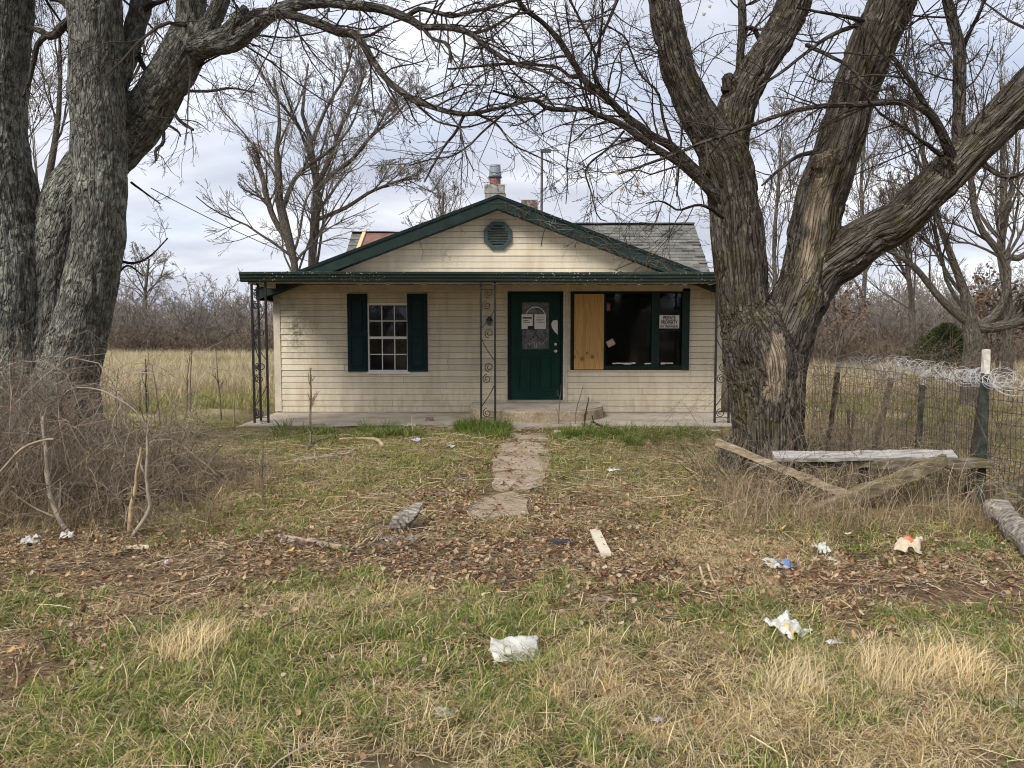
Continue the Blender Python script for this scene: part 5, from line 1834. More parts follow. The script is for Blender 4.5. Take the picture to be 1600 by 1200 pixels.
pts_, rad_ = run_level(st, dr, rg.uniform(1.2, 2.6, len(st)), rg.uniform(0.014, 0.03, len(st)), 7, 0.14, (0, 0, 0.02), 0.3, rg)
tw.tubes(pts_, rad_, 5, bark=False)
twigs_from(tw, [(pts_[i], rad_[i]) for i in range(len(pts_))], rg, 4.0, (0.4, 1.1), 3, (0, 0, -0.03), (4, 3, 2), start=0.2)
tw.build('twigs', M['twig_dark'], T1)


# ---------------- background trees
def bare_tree(label, base, stems, seed, group=None, mat='bark_far', tmat='twig_far', dens=(9, 5, 5, 4), lens=(0.42, 0.72), spread=(0.35, 0.85), rfac=1.0, bias=(0, 0, 0.035), rmin=0.006, limb_from=0.3, name='bare_tree', rust=0):
    """leafless tree: trunk stems given as (pts, rad); limbs and twigs grow from them"""
    rg_ = np.random.default_rng(seed)
    t = thing(name, label, 'tree', (base[0], base[1], 0), group)
    tr_, cr = MB(), MB()
    st, dr, LL, RR = [], [], [], []
    for (p, r) in stems:
        p, r = catmull(p, 14, r)
        p = p + np.cumsum(rg_.normal(0, 0.012, p.shape), 0) * np.linspace(0, 1, 14)[:, None] * 1.5
        tr_.tubes(p, r, 9)
        H = np.linalg.norm(p[-1] - p[0])
        a, b, c_, d_ = spawn(p[None], r[None], np.array([H]), dens[0], limb_from, spread, lens, (0.5, 0.8), rg_, 0.98)
        st.append(a)
        dr.append(b + np.array((0, 0, 0.25)))
        LL.append(c_ * 0.85)
        RR.append(np.clip(d_ * 0.62, 0.016, 0.075))
    st, dr, LL, RR = np.vstack(st), np.vstack(dr), np.concatenate(LL), np.concatenate(RR)
    pts, rad = run_level(st, dr, LL, RR, 9, 0.13, bias, 0.3, rg_)
    tr_.tubes(pts, rad, 6)
    for lv, n_ in enumerate(dens[1:]):
        st, dr, LL, RR = spawn(pts, rad, LL, n_, 0.15, (0.3, 0.85), (0.38, 0.68), (0.45, 0.7), rg_)
        pts, rad = run_level(st, dr, LL, RR, 6 if lv == 0 else 5, 0.15, bias, 0.4, rg_)
        rad = np.maximum(rad, rmin * (1.0 if lv else 1.3))
        cr.tubes(pts, rad, 4 if lv == 0 else 3, bark=False)
    tr_.build('trunk', M[mat], t, smooth=True)
    cr.build('crown', M[tmat], t)
    if rust:
        pick = rg_.integers(0, len(pts), rust)
        c0 = pts[pick, -1] + rg_.normal(0, 0.05, (rust, 3))
        a = norm(rg_.normal(0, 1, (rust, 3)))
        b = norm(np.cross(a, rg_.normal(0, 1, (rust, 3))))
        v = np.stack([c0 - a * 0.06, c0 + b * 0.035, c0 + a * 0.06, c0 - b * 0.035], 1).reshape(-1, 3)
        MB().add(v, np.arange(rust * 4).reshape(-1, 4)).build('withered_leaves', M['rust_leaf'], t)
    return t


def pstem(rows, Y, base_v=None):
    p, r = px_stem([(u, v, Y, w) for (u, v, w) in rows])
    if base_v is None:
        b = p[0].copy()
        b[2] = -0.1
        p = np.vstack([b, p])
        r = np.concatenate([[r[0] * 1.2], r])
    return p, r


YB = 25.0
bare_tree('bare tree with a snapped-off snag stem behind the left end of the house', P(455, 500, YB),
          [pstem([(461, 425, 11), (455, 390, 14), (445, 350, 15), (437, 312, 13), (436, 275, 11), (434, 235, 8), (440, 190, 5), (430, 130, 3)], YB),
           pstem([(452, 380, 9), (430, 345, 9), (417, 312, 9), (408, 275, 8), (401, 243, 7)], YB, 1),
           pstem([(440, 330, 8), (460, 280, 7), (485, 255, 6), (510, 238, 5), (545, 200, 3.5), (570, 150, 2)], YB, 1)], 101, dens=(10, 6, 5, 4), limb_from=0.25, tmat='twig_far', rmin=0.0062, spread=(0.4, 0.95), lens=(0.4, 0.68))
bare_tree('tall bare tree with a fan of fine branches beside the snagged tree', P(487, 500, YB + 1.5),
          [pstem([(487, 415, 13), (490, 340, 13), (492, 295, 12), (486, 250, 10), (480, 212, 8), (468, 182, 6), (470, 140, 4), (478, 95, 2.5)], YB + 1.5),
           pstem([(491, 295, 9), (505, 270, 8), (520, 235, 7), (530, 200, 6), (555, 150, 4), (575, 110, 2)], YB + 1.5, 1),
           pstem([(492, 300, 9), (520, 272, 7), (550, 250, 6), (580, 215, 5), (620, 180, 3), (645, 150, 2)], YB + 1.5, 1),
           pstem([(490, 345, 7), (540, 325, 6), (580, 300, 5), (620, 285, 4), (655, 280, 2)], YB + 1.5, 1),
           pstem([(488, 220, 7), (510, 170, 5), (540, 120, 3.5), (555, 80, 2)], YB + 1.5, 1)], 102, dens=(10, 6, 5, 4), limb_from=0.25, rmin=0.0062, lens=(0.5, 0.85))
bare_tree('tall bare tree seen through the gap between the lichen-spotted stems', P(85, 500, 19),
          [pstem([(60, 480, 15), (62, 380, 14), (70, 300, 12), (85, 220, 9), (92, 120, 6), (90, 30, 3)], 19), pstem([(66, 330, 9), (100, 270, 7), (125, 200, 5), (200, 130, 3.5), (230, 60, 2)], 19, 1),
           pstem([(64, 360, 8), (40, 280, 6), (30, 180, 4), (35, 80, 2)], 19, 1)], 103, dens=(12, 6, 5, 3), bias=(0, 0, 0.06), limb_from=0.25, rmin=0.005)
bare_tree('small round-crowned bare tree standing above the far scrub', P(226, 520, 62), [pstem([(226, 480, 6), (226, 455, 5), (228, 430, 4), (230, 405, 2.5)], 62)], 104, dens=(14, 6, 5, 3), spread=(0.6, 1.2), lens=(0.5, 0.8), limb_from=0.3, rmin=0.012, tmat='twig_wood')
bare_tree('bare tree top showing faintly behind the left roof slope', P(690, 500, 48), [pstem([(690, 420, 7), (690, 370, 5), (692, 330, 4), (695, 300, 2.5)], 48)], 105, dens=(15, 6, 5, 4), spread=(0.4, 1.0), limb_from=0.2, rmin=0.009)
bare_tree('leaning many-stemmed bare tree over the fence with dark low fork', P(1525, 540, 15.5),
          [pstem([(1520, 520, 26), (1512, 490, 20), (1505, 450, 13), (1482, 390, 10), (1460, 325, 8), (1440, 240, 6), (1425, 150, 4)], 15.5),
           pstem([(1515, 505, 16), (1470, 470, 11), (1430, 425, 9), (1400, 405, 7), (1365, 385, 5), (1330, 370, 3)], 15.5, 1),
           pstem([(1530, 510, 16), (1565, 480, 13), (1572, 420, 11), (1545, 380, 10), (1520, 350, 9), (1508, 290, 6), (1500, 220, 4)], 15.5, 1),
           pstem([(1525, 512, 20), (1560, 510, 18), (1600, 495, 14), (1640, 470, 9)], 15.5, 1)], 106, dens=(10, 6, 5, 4), limb_from=0.3, mat='bark_far', tmat='twig_dark', rmin=0.005)
bare_tree('stout grey bare tree rising behind the fence beyond the leaning tree', P(1580, 540, 19),
          [pstem([(1576, 510, 15), (1572, 450, 13), (1562, 390, 12), (1565, 320, 10), (1562, 230, 7), (1555, 120, 4)], 19), pstem([(1565, 400, 10), (1600, 400, 10), (1640, 350, 7), (1680, 280, 4)], 19, 1)], 107, dens=(12, 6, 5, 4), limb_from=0.25, rmin=0.005)
bare_tree('pale slim bare tree between the forked trunk and the leaning tree', P(1420, 540, 27), [pstem([(1425, 510, 9), (1422, 460, 8), (1415, 400, 7), (1420, 330, 5), (1430, 240, 3)], 27), pstem([(1422, 440, 6), (1395, 390, 4.5), (1380, 320, 3)], 27, 1)], 108, dens=(13, 6, 5, 4), limb_from=0.2, rmin=0.007)
bare_tree('bare tree filling the fork of the rugged trunk', P(1215, 540, 30), [pstem([(1215, 520, 8), (1212, 450, 7), (1210, 380, 6), (1215, 300, 4), (1222, 220, 2.5)], 30)], 109, dens=(16, 6, 5, 4), limb_from=0.15, rmin=0.008, bias=(0, 0, 0.02))
bare_tree('tall bare tree behind the raised right limb', P(1340, 540, 33), [pstem([(1345, 520, 8), (1350, 450, 7), (1352, 380, 6), (1345, 300, 5), (1350, 210, 3)], 33), pstem([(1350, 430, 5), (1380, 370, 4), (1400, 290, 3)], 33, 1)], 110, dens=(13, 6, 5, 4), limb_from=0.2, rmin=0.0085)
bare_tree('brown-leaved young oak at the field edge beside the fence', P(1310, 560, 24), [pstem([(1312, 540, 4), (1310, 510, 3.5), (1306, 480, 2.5), (1308, 450, 1.5)], 24)], 111, dens=(14, 5, 4, 3), limb_from=0.1, rmin=0.006, rust=900, spread=(0.6, 1.2), lens=(0.5, 0.9), tmat='twig_wood', name='young_oak')
bare_tree('rust-leaved sapling clump under the leaning tree', P(1560, 560, 20), [pstem([(1560, 540, 4), (1562, 500, 3), (1558, 470, 2)], 20), pstem([(1545, 540, 3), (1535, 490, 2)], 20)], 112, dens=(12, 5, 4, 3), limb_from=0.1, rmin=0.005, rust=800, spread=(0.5, 1.1), lens=(0.5, 0.9), tmat='twig_wood', name='young_oak')

# cedar bush: upright sprays of scale leaves round a stem
ced = thing('cedar_bush', 'dark green cedar bush standing in the scrub beyond the fence', 'bush', (P(1478, 560, 22)[0], 22, 0))
rg = np.random.default_rng(31)
cb = ced.location
H = 1.75
stc = np.array([[cb[0], 22, -0.1], [cb[0] + 0.03, 22, 0.8], [cb[0], 22, H]])
MB().tubes(catmull(stc, 8), np.linspace(0.06, 0.015, 8), 7).build('trunk', M['bark_far'], ced)
n_ = 5200
zz = rg.uniform(0.1, 1, n_) ** 0.8 * H
rr_ = (1.25 * (1 - (zz / H) ** 1.7) + 0.12) * np.sqrt(rg.uniform(0.1, 1, n_)) * (0.7 + 0.6 * fbm(np.stack([zz * 2, rg.uniform(0, 6, n_), np.zeros(n_)], -1), 2))
th = rg.uniform(0, 2 * math.pi, n_)
c0 = np.stack([cb[0] + rr_ * np.cos(th), 22 + rr_ * np.sin(th), zz], -1)
out = norm(np.stack([np.cos(th), np.sin(th), rg.uniform(0.2, 1.6, n_)], -1) + rg.normal(0, 0.3, (n_, 3)))
sd = norm(np.cross(out, rg.normal(0, 1, (n_, 3))))
ln = rg.uniform(0.05, 0.14, n_)[:, None]
v = np.stack([c0, c0 + out * ln * 0.5 + sd * 0.018, c0 + out * ln, c0 + out * ln * 0.5 - sd * 0.018], 1).reshape(-1, 3)
MB().add(v, np.arange(n_ * 4).reshape(-1, 4)).build('crown', M['cedar'], ced)

# ------------------------------------------------------------------ scattered growth
def scatter(name, protos, pos, rot, scl, label, cat):
    """one object of uncountable growth: prototypes placed on points"""
    n = len(pos)
    me = bpy.data.meshes.new(name)
    me.vertices.add(n)
    me.vertices.foreach_set('co', np.asarray(pos, np.float32).ravel())
    a = me.attributes.new('rot', 'FLOAT_VECTOR', 'POINT')
    a.data.foreach_set('vector', np.asarray(rot, np.float32).ravel())
    scl = np.asarray(scl, np.float32)
    if scl.ndim == 1:
        scl = np.repeat(scl[:, None], 3, 1)
    a = me.attributes.new('scl', 'FLOAT_VECTOR', 'POINT')
    a.data.foreach_set('vector', scl.ravel())
    a = me.attributes.new('pick', 'INT', 'POINT')
    a.data.foreach_set('value', np.random.default_rng(len(name) + n).integers(0, len(protos), n).astype(np.int32))
    ob = bpy.data.objects.new(name, me)
    COL.objects.link(ob)
    cl = bpy.data.collections.new(name + '_kinds')
    for p in protos:
        cl.objects.link(p)
    ng = bpy.data.node_groups.new(name, 'GeometryNodeTree')
    ng.interface.new_socket('Geometry', in_out='INPUT', socket_type='NodeSocketGeometry')
    ng.interface.new_socket('Geometry', in_out='OUTPUT', socket_type='NodeSocketGeometry')
    nn, ll = ng.nodes, ng.links
    gi, go = nn.new('NodeGroupInput'), nn.new('NodeGroupOutput')
    ci = nn.new('GeometryNodeCollectionInfo')
    ci.inputs['Collection'].default_value = cl
    ci.inputs['Separate Children'].default_value = True
    ci.inputs['Reset Children'].default_value = True
    ip = nn.new('GeometryNodeInstanceOnPoints')
    ip.inputs['Pick Instance'].default_value = True

    def na(nm, ty):
        x = nn.new('GeometryNodeInputNamedAttribute')
        x.data_type = ty
        x.inputs['Name'].default_value = nm
        return x.outputs['Attribute']
    ll.new(gi.outputs[0], ip.inputs['Points'])
    ll.new(ci.outputs[0], ip.inputs['Instance'])
    ll.new(na('pick', 'INT'), ip.inputs['Instance Index'])
    ll.new(na('rot', 'FLOAT_VECTOR'), ip.inputs['Rotation'])
    ll.new(na('scl', 'FLOAT_VECTOR'), ip.inputs['Scale'])
    ll.new(ip.outputs[0], go.inputs[0])
    md = ob.modifiers.new('scatter', 'NODES')
    md.node_group = ng
    return tag(ob, label, cat, kind='stuff')


GREENS = [(0.096, 0.155, 0.024), (0.155, 0.215, 0.036), (0.26, 0.29, 0.068), (0.12, 0.175, 0.040), (0.39, 0.36, 0.12)]
STRAWS = [(0.52, 0.41, 0.22), (0.62, 0.51, 0.30), (0.42, 0.31, 0.16), (0.68, 0.58, 0.37), (0.33, 0.235, 0.125)]
PALES = [(0.72, 0.60, 0.36), (0.78, 0.67, 0.43), (0.66, 0.52, 0.29), (0.58, 0.46, 0.26)]
FIELDS = [(0.54, 0.45, 0.28), (0.62, 0.54, 0.36), (0.45, 0.37, 0.23), (0.38, 0.36, 0.19), (0.66, 0.58, 0.41)]
DEADS = [(0.24, 0.175, 0.11), (0.33, 0.25, 0.155), (0.42, 0.33, 0.21), (0.19, 0.14, 0.09)]


def tuft(name, n, L, spread, droop, w, cols, seed, lean=0.35, comb=None, K=5):
    """clump of curved tapering blades"""
    rg_ = np.random.default_rng(seed)
    a = rg_.uniform(0, 2 * math.pi, n)
    r = spread * np.sqrt(rg_.uniform(0, 1, n))
    base = np.stack([r * np.cos(a), r * np.sin(a), np.full(n, -0.01)], -1)
    az = a + rg_.normal(0, 0.9, n)
    if comb is not None:
        az = comb + rg_.normal(0, 0.7, n)
    ln = rg_.uniform(L[0], L[1], n)
    el = np.pi / 2 - np.abs(rg_.normal(0, lean, n))
    dr_ = droop * rg_.uniform(0.5, 1.4, n)
    pts = np.empty((n, K, 3))
    pts[:, 0] = base
    for k_ in range(1, K):
        d = np.stack([np.cos(el) * np.cos(az), np.cos(el) * np.sin(az), np.sin(el)], -1)
        pts[:, k_] = pts[:, k_ - 1] + d * (ln / (K - 1))[:, None]
        el = el - dr_ / (K - 1)
        az = az + rg_.normal(0, 0.12, n)
    pts[:, 1:, 2] = np.maximum(pts[:, 1:, 2], 0.004 + rg_.uniform(0, 0.02, (n, 1)))
    sd = np.stack([-np.sin(az), np.cos(az), np.zeros(n)], -1)[:, None, :]
    ww = (w * rg_.uniform(0.6, 1.3, n))[:, None] * np.array([0.8, 1.0, 0.85, 0.55, 0.08])[None, :K]
    v = np.stack([pts - sd * ww[..., None] / 2, pts + sd * ww[..., None] / 2], 2)
    idx = np.arange(n * K * 2).reshape(n, K, 2)
    q = np.stack([idx[:, :-1, 0], idx[:, :-1, 1], idx[:, 1:, 1], idx[:, 1:, 0]], -1).reshape(-1, 4)
    c = np.array(cols)[rg_.integers(0, len(cols), n)] * rg_.uniform(0.75, 1.2, (n, 1))
    col = np.concatenate([np.repeat(c, K * 2, 0), np.ones((n * K * 2, 1))], 1)
    return MB().add(v.reshape(-1, 3), q, Col=col).build(name, M['blade'], link=False)


def strands(name, n, L, rad_, cols, seed, w=0.003):
    """loose straw lying flat"""
    rg_ = np.random.default_rng(seed)
    K = 4
    c = np.stack([rg_.normal(0, rad_, n), rg_.normal(0, rad_, n), rg_.uniform(0.004, 0.03, n)], -1)
    az = rg_.uniform(0, 2 * math.pi, n)
    ln = rg_.uniform(L[0], L[1], n)
    pts = np.empty((n, K, 3))
    pts[:, 0] = c
    for k_ in range(1, K):
        pts[:, k_] = pts[:, k_ - 1] + np.stack([np.cos(az), np.sin(az), rg_.normal(0, 0.08, n)], -1) * (ln / (K - 1))[:, None]
        az = az + rg_.normal(0, 0.2, n)
    pts[..., 2] = np.clip(pts[..., 2], 0.003, 0.05)
    sd = np.stack([-np.sin(az), np.cos(az), rg_.normal(0, 0.3, n)], -1)[:, None, :]
    ww = (w * rg_.uniform(0.6, 1.4, n))[:, None, None]
    v = np.stack([pts - sd * ww / 2, pts + sd * ww / 2], 2)
    idx = np.arange(n * K * 2).reshape(n, K, 2)
    q = np.stack([idx[:, :-1, 0], idx[:, :-1, 1], idx[:, 1:, 1], idx[:, 1:, 0]], -1).reshape(-1, 4)
    cc = np.array(cols)[rg_.integers(0, len(cols), n)] * rg_.uniform(0.7, 1.25, (n, 1))
    col = np.concatenate([np.repeat(cc, K * 2, 0), np.ones((n * K * 2, 1))], 1)
    return MB().add(v.reshape(-1, 3), q, Col=col).build(name, M['blade'], link=False)


def leaf_proto(name, L, Wd, curl, seed, lobes=0.0):
    rg_ = np.random.default_rng(seed)
    nx_, ny_2 = 5, 3
    v = []
    for i in range(nx_):
        t = i / (nx_ - 1)
        half = Wd / 2 * (math.sin(math.pi * min(0.97, t * 0.9 + 0.08)) ** 0.8) * (1 + lobes * (rg_.random() - 0.5))
        for j in range(ny_2):
            s = j - 1
            v.append(((t - 0.5) * L, s * half, 0.006 + curl * (abs(s) * 0.5 + (t - 0.5) ** 2 * 1.6) + rg_.normal(0, 0.0025)))
    q = [(i * 3 + j, (i + 1) * 3 + j, (i + 1) * 3 + j + 1, i * 3 + j + 1) for i in range(nx_ - 1) for j in range(2)]
    return MB().add(v, q).build(name, M['litter_leaf'], link=False, smooth=True)


def blocked(x, y):
    """no growth on path, slab or in the house"""
    b = (y > 12.45) & (y < 24) & (np.abs(x + 0.26) < 4.45)
    pathx = 0.14 - (11 - y) * 0.055
    b |= (np.abs(x - pathx) < 0.30 + 0.12 * (n2(x, y, 2.5, 2, 61) - 0.5)) & (y > 6.4) & (y < 12.5)
    b |= np.hypot(x - 2.8, y - 8.45) < 0.42
    return b


def sow(n, x0, x1, y0, y1, prob, rg_, power=1.0):
    """random points, nearer ones denser, kept with probability prob(x, y)"""
    y = y0 + (y1 - y0) * rg_.uniform(0, 1, n) ** power
    half = np.minimum(np.abs(y) * 0.72 + 1.6, max(abs(x0), abs(x1)))
    x = rg_.uniform(-1, 1, n) * half
    ok = (x > x0) & (x < x1)
    ok &= rg_.uniform(0, 1, n) < prob(x, y)
    ok &= ~blocked(x, y)
    x, y = x[ok], y[ok]
    return np.stack([x, y, gh(x, y)], -1)


def spin(n, rg_, tilt=0.12):
    return np.stack([rg_.normal(0, tilt, n), rg_.normal(0, tilt, n), rg_.uniform(0, 2 * math.pi, n)], -1)


rg = np.random.default_rng(404)
g_long = [tuft('green_tuft', 44, (0.08, 0.21), 0.06, 2.6, 0.0046, GREENS + GREENS[:4] + STRAWS[:2], 1 + i, 0.7, comb=i * 1.3) for i in range(5)] + [tuft('green_tuft', 40, (0.04, 0.12), 0.07, 1.8, 0.0036, GREENS, 11 + i, 0.7) for i in range(4)]
g_mix = [tuft('mixed_tuft', 36, (0.05, 0.17), 0.08, 2.5, 0.0034, GREENS[1:] + STRAWS + STRAWS, 21 + i, 0.9) for i in range(5)]
g_straw = [tuft('straw_tuft', 40, (0.08, 0.24), 0.08, 2.7, 0.0028, STRAWS + PALES + [GREENS[4]], 31 + i, 0.9, comb=i * 1.1 if i % 2 else None) for i in range(6)]
g_yard = [tuft('yard_tuft', 40, (0.04, 0.12), 0.09, 1.8, 0.0044, GREENS[1:] + STRAWS, 41 + i, 0.8) for i in range(4)]
g_yardg = [tuft('yard_green', 40, (0.04, 0.12), 0.09, 1.5, 0.0048, GREENS + [GREENS[4]], 51 + i, 0.7) for i in range(4)]
g_yards = [tuft('yard_straw', 36, (0.05, 0.15), 0.10, 2.3, 0.0042, STRAWS + DEADS[:2], 56 + i, 0.95) for i in range(4)]
weeds = [tuft('broad_weed', 11, (0.04, 0.11), 0.02, 1.5, 0.016, GREENS[:4], 61 + i, 0.9) for i in range(3)]

NEAR = (-5.5, 5.5, 1.4, 6.3)


def open_spot(x, y):
    """bare and leaf-strewn gaps that break the sward"""
    return np.clip((n2(x, y, 2.3, 3, 131) - 0.37) * 5.5, 0.04, 1)


p_ = sow(22000, *NEAR, lambda x, y: np.clip(zones(x, y)[0] * 1.5 - 0.12, 0, 1) * open_spot(x, y) * np.clip((5.3 - y) * 1.2 + 0.25, 0.25, 1), rg, 0.75)
scatter('green_grass', g_long, p_, spin(len(p_), rg), rg.uniform(0.45, 1.0, len(p_)), 'long green grass lying in tangled clumps across the front yard', 'grass')
p_ = sow(6500, *NEAR, lambda x, y: np.clip(0.7 - zones(x, y)[1] * 0.95, 0.02, 1) * np.clip((5.0 - y) / 0.9 + 0.2, 0.2, 1) * open_spot(x + 3, y), rg, 0.75)
scatter('mixed_grass', g_mix, p_, spin(len(p_), rg), rg.uniform(0.6, 1.15, len(p_)), 'half-dead yellowing grass between the green clumps', 'grass')
STRAW_P = [(300, 1010, 70, 40, 1.0), (1250, 1070, 110, 70, 1.0), (1370, 1060, 130, 55, 1.0), (1490, 1050, 100, 45, 1.0), (880, 1060, 90, 50, 0.75), (1300, 1150, 200, 60, 0.9), (640, 1160, 120, 50, 0.5), (300, 1150, 160, 50, 0.5), (1540, 1150, 90, 70, 0.8), (1150, 870, 100, 40, 0.8), (560, 945, 120, 30, 0.6), (1000, 1150, 80, 40, 0.5)]
p_ = sow(9500, *NEAR, lambda x, y: np.clip(patch_mask(x, y, STRAW_P) * 1.1 + 0.10 - zones(x, y)[1] * 0.3, 0, 1), rg, 0.75)
scatter('straw_grass', g_straw, p_, spin(len(p_), rg), rg.uniform(0.5, 1.1, len(p_)), 'dry straw-coloured grass matted over the foreground', 'grass')
WEED_P = [(1510, 980, 90, 30, 1.0), (1400, 1000, 70, 25, 0.8), (1010, 690, 60, 12, 0.8), (960, 700, 60, 16, 0.5), (520, 930, 80, 30, 0.5), (1150, 990, 70, 30, 0.6), (640, 1080, 120, 60, 0.25)]
p_ = sow(5000, -6, 6, 1.4, 12.4, lambda x, y: np.clip(patch_mask(x, y, WEED_P) + 0.02, 0, 1), rg, 0.8)
scatter('broad_weeds', weeds, p_, spin(len(p_), rg), rg.uniform(0.5, 1.2, len(p_)), 'low broad-leaved weeds scattered through the grass', 'weeds')

# yard between fence line and porch
YARD = (-9.0, 8.5, 5.8, 13.4)
p_ = sow(16000, *YARD, lambda x, y: np.clip(0.28 + zones(x, y)[0] * 0.9 - zones(x, y)[1] * 0.7, 0, 1), rg, 0.9)
scatter('yard_turf', g_yardg, p_, spin(len(p_), rg), rg.uniform(0.6, 1.2, len(p_)), 'thin green turf growing in the yard below the porch', 'grass')
p_ = sow(15000, *YARD, lambda x, y: np.clip(0.62 - zones(x, y)[1] * 0.8, 0.03, 1), rg, 0.9)
scatter('yard_thatch', g_yards + g_yard, p_, spin(len(p_), rg), rg.uniform(0.6, 1.2, len(p_)), 'short dry thatch covering the yard below the porch', 'grass')
# lush fringe along the slab
fr_ = []
for (u0, u1, v0, n__) in ((560, 660, 677, 40), (718, 795, 669, 115), (872, 940, 680, 34), (940, 1010, 679, 34), (1010, 1110, 677, 18), (430, 560, 677, 20)):
    us = rg.uniform(u0, u1, n__)
    vs__ = v0 + rg.normal(4, 6, n__)
    fr_ += [G(a, b) for a, b in zip(us, vs__)]
fr_ = np.array(fr_)
fr_[:, 1] = np.minimum(fr_[:, 1], 12.5)
fr_[:, 2] = gh(fr_[:, 0], fr_[:, 1])
scatter('porch_edge_grass', [tuft('lush', 46, (0.10, 0.28), 0.07, 1.3, 0.006, GREENS[:4], 70 + i, 0.4) for i in range(3)], fr_, spin(len(fr_), rg), rg.uniform(0.6, 1.2, len(fr_)), 'lush green grass along the edge of the porch slab', 'grass')

# pale bleached clumps that stand out one by one
for (u, v, s, lb) in ((300, 1030, 1.0, 'bleached blond grass clump leaning over beside the yellow leaf'), (1240, 1090, 0.85, 'bleached grass clump below the crumpled bag with the yellow band'), (1400, 1075, 1.0, 'broad bleached grass clump near the fallen grey stick'), (1490, 1070, 0.95, 'bleached grass clump flanking the weedy green patch')):
    c_ = G(u, v)
    c_[2] = gh(c_[0], c_[1])
    tfo = tuft('blond_grass_clump', 330, (0.10, 0.30), 0.17 * s, 2.1, 0.0024, PALES + PALES + STRAWS[:2], int(u), 0.62, comb=1.5 if u < 400 else 0.7)
    COL.objects.link(tfo)
    tfo.location = [float(a) for a in c_]
    tag(tfo, lb, 'grass clump', 'bleached grass clumps in the foreground')

# loose straw and leaf litter
sp_ = [strands('straw', 26, (0.06, 0.26), 0.10, STRAWS + DEADS, 81 + i) for i in range(5)]
p_ = sow(5200, -6, 6, 1.4, 7.5, lambda x, y: np.clip(0.3 + patch_mask(x, y, LITTER_P) * 0.5 - zones(x, y)[1] * 0.4, 0.03, 1), rg, 0.8)
scatter('loose_straw', sp_, p_ + np.array((0, 0, 0.004)), spin(len(p_), rg, 0.05), rg.uniform(0.7, 1.2, len(p_)), 'loose dead straw strewn over the soil', 'straw')
sp2 = [strands('yard_straws', 30, (0.10, 0.4), 0.2, STRAWS + DEADS, 91 + i, 0.0055) for i in range(4)]
p_ = sow(2600, -9, 8.5, 6.0, 13, lambda x, y: np.clip(0.5 - zones(x, y)[1] * 0.45, 0, 1), rg, 0.9)
scatter('yard_straw_litter', sp2, p_ + np.array((0, 0, 0.01)), spin(len(p_), rg, 0.06), rg.uniform(0.7, 1.3, len(p_)), 'dead stalks scattered over the yard', 'straw')
lp = [leaf_proto('dead_leaf', L, W_, c_, 5 + i, 0.5) for i, (L, W_, c_) in enumerate([(0.062, 0.034, 0.014), (0.075, 0.045, 0.020), (0.050, 0.036, 0.010), (0.085, 0.042, 0.026), (0.045, 0.026, 0.016), (0.068, 0.052, 0.012)])]
p_ = sow(64000, -6, 6, 1.4, 7.6, lambda x, y: np.clip(0.2 + patch_mask(x, y, LITTER_P) * 1.1, 0, 1) * (1 - 0.85 * np.clip(patch_mask(x, y, SOIL_P[:3]) * 1.2, 0, 1)), rg, 0.8)
scatter('leaf_litter', lp, p_ + np.stack([np.zeros(len(p_)), np.zeros(len(p_)), 0.006 + 0.06 * rg.random(len(p_)) ** 2], -1), np.stack([rg.normal(0, 0.55, len(p_)), rg.normal(0, 0.45, len(p_)), rg.uniform(0, 6.28, len(p_))], -1), rg.uniform(0.26, 0.72, len(p_)) * np.clip(p_[:, 1] / 4.6, 0.6, 1), 'brown and tan fallen leaves littering the ground', 'leaf litter')
p_ = sow(15000, -9, 8, 6.0, 13.2, lambda x, y: np.clip(0.22 + patch_mask(x, y, LITTER_P), 0, 1), rg, 0.9)
scatter('yard_leaf_litter', lp, p_ + np.array((0, 0, 0.012)), np.stack([rg.normal(0, 0.4, len(p_)), rg.normal(0, 0.4, len(p_)), rg.uniform(0, 6.28, len(p_))], -1), rg.uniform(0.5, 0.95, len(p_)), 'scattered dead leaves in the yard by the path', 'leaf litter')

yy_ = rg.uniform(6.4, 12.3, 420)
xx_ = 0.14 - (11 - yy_) * 0.055 + rg.normal(0, 0.33, 420)
p_ = np.stack([xx_, yy_, np.full(420, 0.03)], -1)
scatter('path_leaf_litter', lp, p_, np.stack([rg.normal(0, 0.3, 420), rg.normal(0, 0.3, 420), rg.uniform(0, 6.28, 420)], -1), rg.uniform(0.4, 0.85, 420), 'dead leaves blown over the broken path', 'leaf litter')


def twig_proto(seed, n=7):
    rg_ = np.random.default_rng(seed)
    st = np.stack([rg_.normal(0, 0.12, n), rg_.normal(0, 0.12, n), rg_.uniform(0.006, 0.03, n)], -1)
    az = rg_.uniform(0, 6.28, n)
    a, b = run_level(st, np.stack([np.cos(az), np.sin(az), rg_.normal(0, 0.06, n)], -1), rg_.uniform(0.06, 0.34, n), rg_.uniform(0.0012, 0.0035, n), 5, 0.14, (0, 0, 0), 0.5, rg_)
    a[..., 2] = np.clip(a[..., 2], 0.004, 0.05)
    return MB().tubes(a, b, 4, bark=False).build('twig_bits', M['stick_grey' if seed % 2 else 'twig_dark'], link=False)


p_ = sow(1500, -6.5, 6.5, 1.6, 9.5, lambda x, y: np.clip(0.12 + patch_mask(x, y, LITTER_P), 0, 1), rg, 0.85)
scatter('twig_litter', [twig_proto(140 + i) for i in range(5)], p_, spin(len(p_), rg, 0.05), rg.uniform(0.7, 1.4, len(p_)), 'small dead twigs littering the bare soil', 'twigs')

